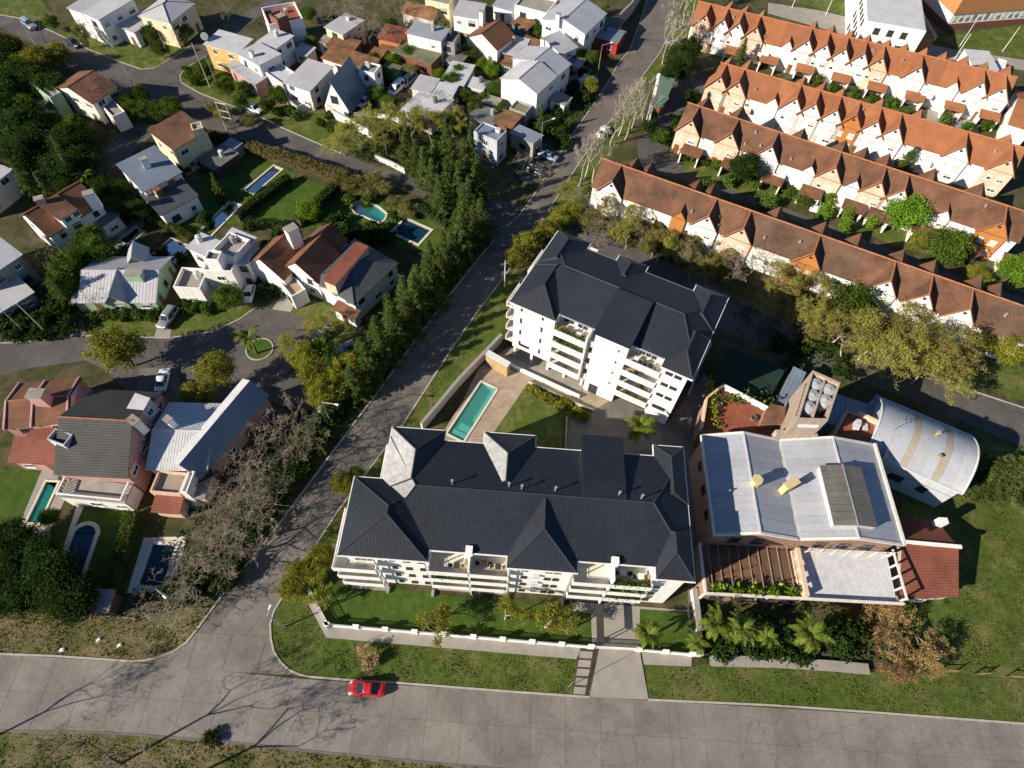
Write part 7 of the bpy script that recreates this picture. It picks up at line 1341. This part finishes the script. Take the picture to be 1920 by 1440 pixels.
cover('rough_grass', [[(-40, 1145), (260, 1162), (420, 1095), (430, 1100), (370, 1180), (330, 1215), (280, 1234), (-40, 1224)], [(-30, 1372), (420, 1392), (700, 1424), (900, 1440), (900, 1470), (-40, 1470)]], 40, .10, 'leaf_grass', .11, 'tufts of rough dry grass on the road banks')
cover('rough_grass', [[(515, 1222), (580, 1266), (740, 1277), (1070, 1302), (1080, 1238), (612, 1200), (575, 1140), (512, 1170)], [(1215, 1250), (1560, 1250), (1920, 1278), (1920, 1352), (1600, 1330), (1222, 1308)], [(1800, 900), (1920, 850), (1920, 1270), (1760, 1255), (1800, 1100)], [(640, 990), (760, 810), (930, 600), (960, 560), (940, 540), (800, 735), (600, 1010)]], 30, .07, 'leaf_grass', .10, 'tufts of rough grass on the verges')
# ================================================================== vehicles
def paint(name, col, metal=0.0): 
    m = mat(name, col, 0.28, 0.03, 0.5, 3, metal=metal, spec=0.55); m.node_tree.nodes['Principled BSDF'].inputs['Coat Weight'].default_value = 0.6; return name
paint('paint_red', (0.44, 0.02, 0.022)); paint('paint_white', (0.74, 0.74, 0.74)); paint('paint_silver', (0.36, 0.38, 0.41), 0.4); paint('paint_dark', (0.03, 0.033, 0.04)); paint('paint_blue', (0.30, 0.40, 0.50))
mat('car_glass', (0.02, 0.028, 0.035), 0.06, 0.1, spec=0.7); mat('car_trim', (0.02, 0.02, 0.02), 0.6, 0.1)
def loft(sections):
    """sections: list of closed rings of points with equal count"""
    mb = MB(); n = len(sections[0]); k0 = 0
    for r in sections: mb.v += [tuple(p) for p in r]
    for i in range(len(sections)-1):
        for j in range(n): a, b = i*n+j, i*n+(j+1) % n; mb.f.append((a, b, b+n, a+n))
    mb.f.append(tuple(range(n-1, -1, -1))); m = (len(sections)-1)*n; mb.f.append(tuple(m+j for j in range(n))); return mb
CARS = {}
def car_parts(kind):
    """list of (name, mesh-builder, material or None for paint, smooth, parent index)"""
    L, W, H, bel = dict(sedan=(4.3, 1.74, 1.44, 0.86), hatch=(3.9, 1.7, 1.48, 0.9), suv=(4.7, 1.86, 1.78, 1.05), van=(5.0, 1.9, 2.0, 1.1))[kind]; h = L/2; w = W/2
    prof = {'sedan': [(-h, .45, .60, .8), (-h+.12, .35, .70, .92), (-h+.9, .26, .80, .99), (-h+1.3, .25, bel, 1), (.2, .25, bel, 1), (h-1.0, .25, bel+.03, 1), (h-.35, .28, bel+.02, .97), (h-.08, .36, bel-.06, .9), (h, .42, .72, .82)],
            'hatch': [(-h, .45, .62, .8), (-h+.12, .35, .74, .92), (-h+.8, .26, .84, .99), (-h+1.15, .25, bel, 1), (.2, .25, bel, 1), (h-.5, .25, bel+.05, 1), (h-.12, .3, bel+.02, .95), (h, .42, .78, .86)]}
    prof['suv'] = prof['van'] = [(-h, .5, .78, .82), (-h+.12, .4, .92, .94), (-h+.95, .3, 1.0, .99), (-h+1.3, .3, bel, 1), (.3, .3, bel, 1), (h-.4, .3, bel+.02, 1), (h-.08, .36, bel, .95), (h, .45, .9, .9)]
    secs = []
    for x, z0, z1, f in prof[kind]:
        a = w*f; secs.append([(x, -a*.86, z0), (x, -a, z0+.12), (x, -a, z1-.16), (x, -a*.93, z1-.03), (x, -a*.55, z1+.02), (x, a*.55, z1+.02), (x, a*.93, z1-.03), (x, a, z1-.16), (x, a, z0+.12), (x, a*.86, z0)])
    out = [('body', loft(secs), None, True, None)]
    cab = {'sedan': (-h+1.02, -h+1.9, h-1.55, h-.7), 'hatch': (-h+1.1, -h+1.75, h-.75, h-.2), 'suv': (-h+1.35, -h+1.95, h-.6, h-.18), 'van': (-h+.75, -h+1.45, h-.35, h-.1)}[kind]
    x0, x1, x2, x3 = cab; b = bel-.04; cw, rw = w*.93, w*.74
    lo = [(x0, cw*.9), (x1, cw), (x2, cw), (x3, cw*.9)]; hi = [(x1-.05, rw*.93), (x1+.12, rw), (x2-.1, rw), (x2+.06, rw*.95)]
    gl = MB(); 
    def pt(a, s, z): return (a[0], s*a[1], z)
    B = [pt(lo[0], -1, b), pt(lo[3], -1, b), pt(lo[3], 1, b), pt(lo[0], 1, b)]; T = [pt(hi[0], -1, H-.09), pt(hi[3], -1, H-.09), pt(hi[3], 1, H-.09), pt(hi[0], 1, H-.09)]
    gl.hexa(B, T); out.append(('cabin', gl, None, False, None))
    rf = loft([[(x, -y*.96, H-.13), (x, -y, H-.09), (x, -y*.6, H-.01*(1-abs(k-1.5))), (x, y*.6, H-.01*(1-abs(k-1.5))), (x, y, H-.09), (x, y*.96, H-.13)] for k, (x, y) in enumerate(((hi[0][0]-.02, rw*.93), (hi[1][0], rw*1.01), (hi[2][0], rw*1.01), (hi[3][0]+.02, rw*.95)))]); out.append(('roof', rf, None, True, None))
    def panel(c, off=0.012, ins=0.07, name='window'):
        P = [Vector(p) for p in c]; m = sum(P, Vector())/4; n = (P[1]-P[0]).cross(P[3]-P[0]).normalized(); mb = MB(); mb.face(*[p.lerp(m, ins)+n*off for p in P]); out.append((name, mb, 'car_glass', False, None))
    panel([B[3], B[0], T[0], T[3]], name='windscreen', ins=.09); panel([B[1], B[2], T[2], T[1]], name='rear_window', ins=.11)
    for s in (0, 1):
        q = (B[0], B[1], T[1], T[0]) if s == 0 else (B[2], B[3], T[3], T[2]); q = [Vector(p) for p in q]
        for f0, f1 in ((.1, .5), (.53, .9)): panel([q[0].lerp(q[1], f0), q[0].lerp(q[1], f1), q[3].lerp(q[2], f1), q[3].lerp(q[2], f0)], name='side_window', ins=.08)
    for x in (-h+.78, h-.82):
        for s in (-1, 1):
            t = MB(); t.tube((x, s*(w-.2), .31), (x, s*(w+.01), .31), .31, n=14); i = len(out); out.append(('wheel', t, 'tyre', False, None)); r = MB(); r.tube((x, s*(w-.02), .31), (x, s*(w+.03), .31), .2, n=12); out.append(('rim', r, 'rim', False, i))
    zl = .62 if kind in ('sedan', 'hatch') else .84
    for s in (-1, 1):
        l = MB(); l.hexa([(-h+.0, s*w*.5, zl-.08), (-h+.16, s*w*.86, zl-.08), (-h+.3, s*w*.86, zl-.08), (-h+.14, s*w*.5, zl-.08)], [(-h+.0, s*w*.5, zl+.1), (-h+.16, s*w*.9, zl+.1), (-h+.42, s*w*.88, zl+.13), (-h+.22, s*w*.5, zl+.13)]); out.append(('headlight', l, 'lamp_white', False, None))
        l = MB(); l.box(h-.12, h+.012, s*w*.62-.16, s*w*.62+.16, zl+.05, zl+.22); out.append(('tail_light', l, 'tail_red', False, None))
        l = MB(); l.box(x0+.25, x0+.38, s*(w+.07)-.09, s*(w+.07)+.09, bel, bel+.14); out.append(('mirror', l, None, False, None))
    return out
def car(kind, p, ang, pm, label, group='cars', to=None):
    q = at2(p, .6); a = ang
    if to: d = at2(to, .6)-q; a = math.degrees(math.atan2(-d.y, -d.x))
    o = thing('car', label, 'car', (q.x, q.y, .035), group); key = (kind, pm)
    if key not in CARS:
        OFF['__z'] = Vector(); CARS[key] = []
        for name, mb, m, sm, par in car_parts(kind):
            x = mb.build(name, m or pm, None, sm); CARS[key].append((name, x.data, par)); bpy.data.objects.remove(x)
    made = []
    for name, me, par in CARS[key]:
        c = bpy.data.objects.new(name, me); COL.objects.link(c); c.parent = made[par] if par is not None else o; made.append(c)
    o.rotation_euler = (0, 0, R_(a)); return o
car('sedan', (688, 1291), 0, 'paint_red', 'red saloon car parked on the concrete road beside the kerb', to=(655, 1290))
car('sedan', (305, 713), 0, 'paint_white', 'white car on the driveway below the cul-de-sac', to=(310, 690)); car('suv', (316, 596), 0, 'paint_silver', 'large silver off-road car in front of the pale green bungalow', to=(300, 618)); car('hatch', (467, 551), 0, 'paint_white', 'white car parked beside the white modern house', to=(462, 570)); car('sedan', (606, 625), 0, 'paint_dark', 'dark car under the trees by the turning circle', to=(590, 645)); car('hatch', (652, 652), 0, 'paint_silver', 'silver car half hidden under conifers right of the turning circle', to=(635, 660))
car('suv', (55, 46), 0, 'paint_blue', 'pale blue car on the street at the top left corner', to=(70, 58)); car('sedan', (138, 80), 0, 'paint_dark', 'dark car parked at the kerb below the top left white house', to=(150, 86)); car('hatch', (477, 204), 0, 'paint_white', 'white car at the kerb on the upper street', to=(490, 209)); car('sedan', (684, 190), 0, 'paint_white', 'white car beside the blue A-frame house', to=(672, 200)); car('van', (744, 166), 0, 'paint_white', 'white van nearest the shed roofs', to=(733, 176)); car('van', (766, 152), 0, 'paint_silver', 'silver van parked behind the white van', to=(755, 161))
car('sedan', (1028, 292), 0, 'paint_blue', 'pale blue car on the forecourt by the upper street', to=(1014, 286)); car('sedan', (1008, 320), 0, 'paint_dark', 'dark car parked below the pale blue car by the upper street', to=(996, 314)); car('sedan', (1131, 247), 0, 'paint_white', 'white car driving on the upper street between bare trees', to=(1140, 235)); car('sedan', (1264, 80), 0, 'paint_silver', 'silver car parked beside the furthest terrace end', to=(1274, 82)); car('suv', (1529, 383), 0, 'paint_white', 'white car parked in the gardens of the third terrace', to=(1525, 398))
# ================================================================== poles and lamps
def pole(p, h, label, name='utility_pole', r=0.13, m='pole_concrete', arms=0, arm_dir=20, lamp=None, cat='pole', group=None):
    q = at2(p); t = thing(name, label, cat, (q.x, q.y, 0), group); MB().tube((q.x, q.y, 0), (q.x, q.y, h), r, r*.65, n=8).build('shaft', m, t); d = Vector((math.cos(R_(arm_dir)), math.sin(R_(arm_dir))))
    for k in range(arms): z = h-.35-.8*k; a, b = q-d*1.0, q+d*1.0; MB().tube((a.x, a.y, z), (b.x, b.y, z), .05, n=5).build('crossarm', 'wood_dark', t)
    if lamp:
        a = q+Vector((math.cos(R_(lamp[0])), math.sin(R_(lamp[0]))))*lamp[1]; MB().tube((q.x, q.y, h-.1), (a.x, a.y, h+.35), .045, n=6).build('arm', 'metal_pole', t); e = (a-q).normalized()*.45; s = MB(); s.tube((a.x-e.x*.3, a.y-e.y*.3, h+.33), (a.x+e.x, a.y+e.y, h+.38), .13, .17, n=8); s.build('lamp_head', 'lamp_white', t)
    return t
t = pole((534, 1176), 7.1, 'street lamp on the verge at the corner of the concrete road', 'street_lamp', .11, cat='street lamp', lamp=(75, .7)); pole((622, 795), 6.6, 'street lamp with long arm under the trees left of the diagonal street', 'street_lamp', .08, 'metal_pole', cat='street lamp', lamp=(-12, 2.2)); pole((337, 1128), 6.5, 'street lamp among the bare thicket near the road corner', 'street_lamp', .08, 'metal_pole', cat='street lamp', lamp=(-30, 1.6)); pole((1013, 290), 7.5, 'street lamp beside the pale blue car on the upper street', 'street_lamp', .08, 'metal_pole', cat='street lamp', lamp=(20, 2)); pole((1120, 145), 7.5, 'street lamp below the red garage on the upper street', 'street_lamp', .08, 'wood_light', cat='street lamp', lamp=(10, 1.8))
pole((1066, 1288), 5.2, 'slim pole at the kerb beside the stepping path', 'slim_pole', .045, 'metal_pole'); pole((582, 1253), 5.2, 'slim pole on the verge left of the red car', 'slim_pole', .045, 'metal_pole')
pole((395, 166), 10, 'tall concrete pole at the corner of the yellow house', arms=2); pole((412, 172), 8, 'thin second pole beside the tall pole at the yellow house', r=.07); pole((75, 97), 6.2, 'leaning pale pole on the street at the top left', r=.09); pole((256, 172), 6, 'grey pole at the lane corner opposite the junction', r=.09); pole((946, 538), 6.5, 'white pole at the kerb beside the tall apartment house', r=.09, m='lamp_white'); pole((92, 628), 8, 'utility pole in the shrubs left of the cul-de-sac', arms=1); pole((55, 630), 7, 'second utility pole in the shrubs at the left edge', r=.08); pole((1799, 87), 6, 'white goal post pole on the playing field', r=.08, m='lamp_white'); pole((1879, 97), 6, 'white pole at the right end of the playing field', r=.08, m='lamp_white'); pole((1485, 14), 5, 'pole on the playing field above the furthest terrace', r=.08, m='lamp_white'); pole((1548, 28), 5, 'pole on the playing field left of the school', r=.08, m='lamp_white'); pole((1790, 110), 6, 'white pole standing behind the furthest terrace ridge', r=.09, m='lamp_white'); pole((320, 112), 6, 'grey pole on the verge of the top left corner lawn', r=.07); pole((212, 110), 6, 'thin pole at the kerb below the top left white house', r=.06)
a, b = at2((425, 243)), at2((444, 249)); t = thing('pylon', 'H-shaped double pole with ladder-like cross bars beside the upper street', 'pole', (a.x, a.y, 0))
for q in (a, b): MB().tube((q.x, q.y, 0), (q.x, q.y, 6.4), .14, .1, n=8).build('shaft', 'pole_concrete', t)
for z in (3.0, 4.5, 6.2): MB().tube((a.x, a.y, z), (b.x, b.y, z+.2), .09, n=6).build('cross_bar', 'pole_concrete', t)
# white spire by the guard post
q = at2((1212, 238)); t = thing('white_spire', 'tall tapering white concrete spire on the verge by the guard post', 'tower', (q.x, q.y, 0)); s = MB(); s.tube((q.x, q.y, 0), (q.x, q.y, 11.2), .55, .28, n=4); s.build('shaft', 'white_wall', t); MB().tube((q.x, q.y, 11.2), (q.x, q.y, 11.9), .42, .3, n=8).build('cap', 'lamp_white', t)
# ================================================================== walls and fences
def wall_run(label, pts, h, w=.25, m='white_wall', name='garden_wall', posts=0, z0=0.0):
    P = [at2(p) if not isinstance(p, Vector) else p for p in pts]; t = thing(name, label, 'wall', (P[0].x, P[0].y, 0))
    for i, (a, b) in enumerate(zip(P, P[1:])):
        e = (b-a).normalized(); n = Vector((-e.y, e.x))*w/2; MB().prism([a-n, b-n, b+n, a+n], z0, h+.001*i).build('section', m, t)
        MB().prism([a-n*1.4, b-n*1.4, b+n*1.4, a+n*1.4], h+.002, h+.07+.001*i).build('coping', 'concrete', t)
    return t
wall_run('long pale wall along the courtyard of the turquoise pool', [at2((792, 806), 0), at2((862, 722), 0), at2((940, 640), 0)], 2.0, .35, 'offwhite_wall')
wall_run('flaking white boundary wall between the apartment lawn and the planted strip', [(1297, 1108), (1303, 1160), (1308, 1232)], 1.5, .5, 'offwhite_wall')
wall_run('low brown planter wall in front of the palms', [(1330, 1240), (1450, 1243), (1560, 1250), (1625, 1256)], .55, .9, 'concrete_dark'); wall_run('low wall along the edge of the courtyard lawn', [(990, 717), (1050, 745), (1112, 772)], .5, .15, 'offwhite_wall'); wall_run('short wall at the end of the courtyard lawn', [(1062, 785), (1060, 845)], .6, .15, 'offwhite_wall'); wall_run('white garden wall under the willows on the upper street', [(628, 222), (658, 238), (702, 262)], 2.0, .25); wall_run('white garden wall in front of the shed roofs', [(665, 222), (690, 218), (735, 225), (760, 235)], 1.2, .2); wall_run('white low wall at the foot of the conifer thicket', [(705, 300), (735, 312), (760, 325)], 1.2, .25); wall_run('tall dark compound wall beside the upper street at the top', [(1155, 55), (1180, 30), (1200, 0), (1208, -15)], 3.2, .3, 'grey_wall'); wall_run('pale strip wall between the turning circle clump and the street', [(655, 712), (620, 752), (600, 775)], .9, .5, 'concrete'); wall_run('dark wall along the alley beside the rose-brick building', [(1330, 650), (1310, 690), (1290, 740)], 1.2, .3, 'paleblue_wall'); wall_run('white yard wall below the white tilted-roof house', [(540, 195), (560, 212), (575, 208)], 1.6, .25); wall_run('white wall stub at the blue A-frame garden', [(610, 100), (585, 90), (560, 75)], 2.0, .25); wall_run('pale wall along the lap pool terrace', [(500, 288), (535, 302)], 1.4, .2)
# front fence of the long apartment house: base, piers, railing panels
ft = thing('front_fence', 'white front fence with piers and blue-grey railings along the apartment lawn', 'fence', (-21.4, 13.9, 0))
FP = [Vector(p) for p in ((-24.25, 17.6), (-21.4, 13.95), (11.5, 13.0))]; FP2 = [Vector((17.4, 12.95)), Vector((24.0, 12.75))]
def fence_run(a, b, n):
    e = (b-a)/n; u = e.normalized(); nn = Vector((-u.y, u.x))
    MB().prism([a-nn*.13, b-nn*.13, b+nn*.13, a+nn*.13], 0, .55).build('base_wall', 'white_wall', ft)
    for k in range(n+1):
        c = a+e*k; MB().prism([c-u*.38-nn*.2, c+u*.38-nn*.2, c+u*.38+nn*.2, c-u*.38+nn*.2], 0, 1.32).build('pier', 'white_wall', ft)
        if k < n:
            c0, c1 = c+u*.4, c+e-u*.4; r = MB(); m = int((c1-c0).length/.16)
            for z in (.68, 1.18): r.prism([c0-nn*.03, c1-nn*.03, c1+nn*.03, c0+nn*.03], z, z+.05)
            for i in range(m+1): q = c0.lerp(c1, i/m); r.box(q.x-.018, q.x+.018, q.y-.018, q.y+.018, .55, 1.2)
            r.build('railing_panel', 'railing', ft, kind='stuff')
fence_run(FP[0], FP[1], 1); fence_run(FP[1], FP[2], 9); fence_run(*FP2, 2)
gt = thing('sliding_gate', 'white sliding gate across the driveway of the long apartment house', 'gate', (11.9, 13.0, 0))
for z in (.15, .8, 1.35): MB().box(11.9, 17.0, 12.92, 13.0, z, z+.08).build('rail', 'white_wall', gt)
s = MB()
for i in range(33): s.box(11.95+.155*i, 11.98+.155*i, 12.94, 12.98, .2, 1.4)
s.build('bars', 'railing', gt, kind='stuff')
en = thing('entrance_canopy', 'narrow dark steel entrance screen on the forecourt behind the gate', 'canopy', (12.2, 14.5, 0)); MB().box(12.0, 12.9, 13.4, 17.8, 2.3, 2.4).build('roof', 'frame_dark', en)
for x, y in ((12.05, 13.5), (12.85, 13.5), (12.05, 17.7), (12.85, 17.7)): MB().box(x-.05, x+.05, y-.05, y+.05, 0, 2.3).build('post', 'frame_dark', en)
# wooden fence on the bank at the lower left and posts on the lawn at the right
wf = thing('wire_fence', 'low weathered fence along the bottom of the lower left garden', 'fence', (*at2((0, 1142)), 0)); W1, W2 = at2((-60, 1138)), at2((262, 1163)); n = 22
for k in range(n+1): q = W1.lerp(W2, k/n); MB().box(q.x-.06, q.x+.06, q.y-.06, q.y+.06, 0, 1.3).build('post', 'wood_dark', wf)
for z in (.5, 1.1): MB().tube((W1.x, W1.y, z), (W2.x, W2.y, z), .04, n=4).build('rail', 'wood_light', wf)
pf = thing('post_fence', 'broken row of white rails on the lawn at the lower right', 'fence', (*at2((1760, 1258)), 0))
for a, b in (((1757, 1257), (1798, 1258)), ((1833, 1264), (1858, 1262)), ((1895, 1268), (1925, 1269))):
    A, B = at2(a, 1.0), at2(b, 1.0); MB().tube((A.x, A.y, 1.0), (B.x, B.y, 1.0), .06, n=6).build('rail', 'wood_light', pf)
    for q in (A, B): MB().tube((q.x, q.y, 0), (q.x, q.y, 1.3), .07, n=6).build('post', 'wood_dark', pf)
# small things in the yards
for k, (p, lab, m) in enumerate((((1348, 760), 'grey planter ring on the terracotta terrace of the rose-brick building', 'grey_wall'), ((1412, 785), 'small round planter on the terracotta terrace near the tiled shed roof', 'concrete_dark'))):
    q = at2(p, 4.7); t = thing('planter', lab, 'planter', (q.x, q.y, 4.64)); s = MB()
    for i in range(12): a0, a1 = 2*math.pi*i/12, 2*math.pi*(i+1)/12; s.hexa([(q.x+.45*math.cos(a), q.y+.45*math.sin(a), 4.64) for a in (a0, a1)]+[(q.x+.3*math.cos(a), q.y+.3*math.sin(a), 4.64) for a in (a1, a0)], [(q.x+.5*math.cos(a), q.y+.5*math.sin(a), 5.1) for a in (a0, a1)]+[(q.x+.36*math.cos(a), q.y+.36*math.sin(a), 5.1) for a in (a1, a0)])
    s.build('pot', m, t); MB().tube((q.x, q.y, 4.65), (q.x, q.y, 5.0), .34, n=12).build('soil', 'soil', t)
for k, (p, lab) in enumerate((((1135, 300), 'x'),)): pass
q = at2((1168, 85)); t = thing('banner_sign', 'upright red banner on a pole at the kerb below the red garage', 'sign', (q.x, q.y, 0)); MB().tube((q.x, q.y, 0), (q.x, q.y, 3.4), .05, n=6).build('pole', 'metal_pole', t); MB().box(q.x-.35, q.x+.35, q.y-.03, q.y+.03, 1.3, 3.3).build('panel', 'red_wall', t)
# debris on the bank: pale scraps
for k, (p, lab) in enumerate((((117, 1218), 'white scrap of litter at the kerb on the lower left bank'), ((224, 1210), 'white scrap of litter in the grass near the road corner'), ((185, 1200), 'pale scrap of litter in the middle of the bank'), ((342, 1127), 'pale rag under the bare thicket lamp'))):
    q = at2(p); F = Fr(q, (random.random(), random.random())); s = MB(); s.hexa([F.p(-.35, -.2, .06), F.p(.3, -.25, .07), F.p(.4, .2, .06), F.p(-.2, .25, .06)], [F.p(-.25, -.1, .22), F.p(.2, -.15, .3), F.p(.25, .12, .2), F.p(-.15, .15, .26)]); o = s.build('litter_scrap', 'lamp_white'); props(o, lab, 'litter')
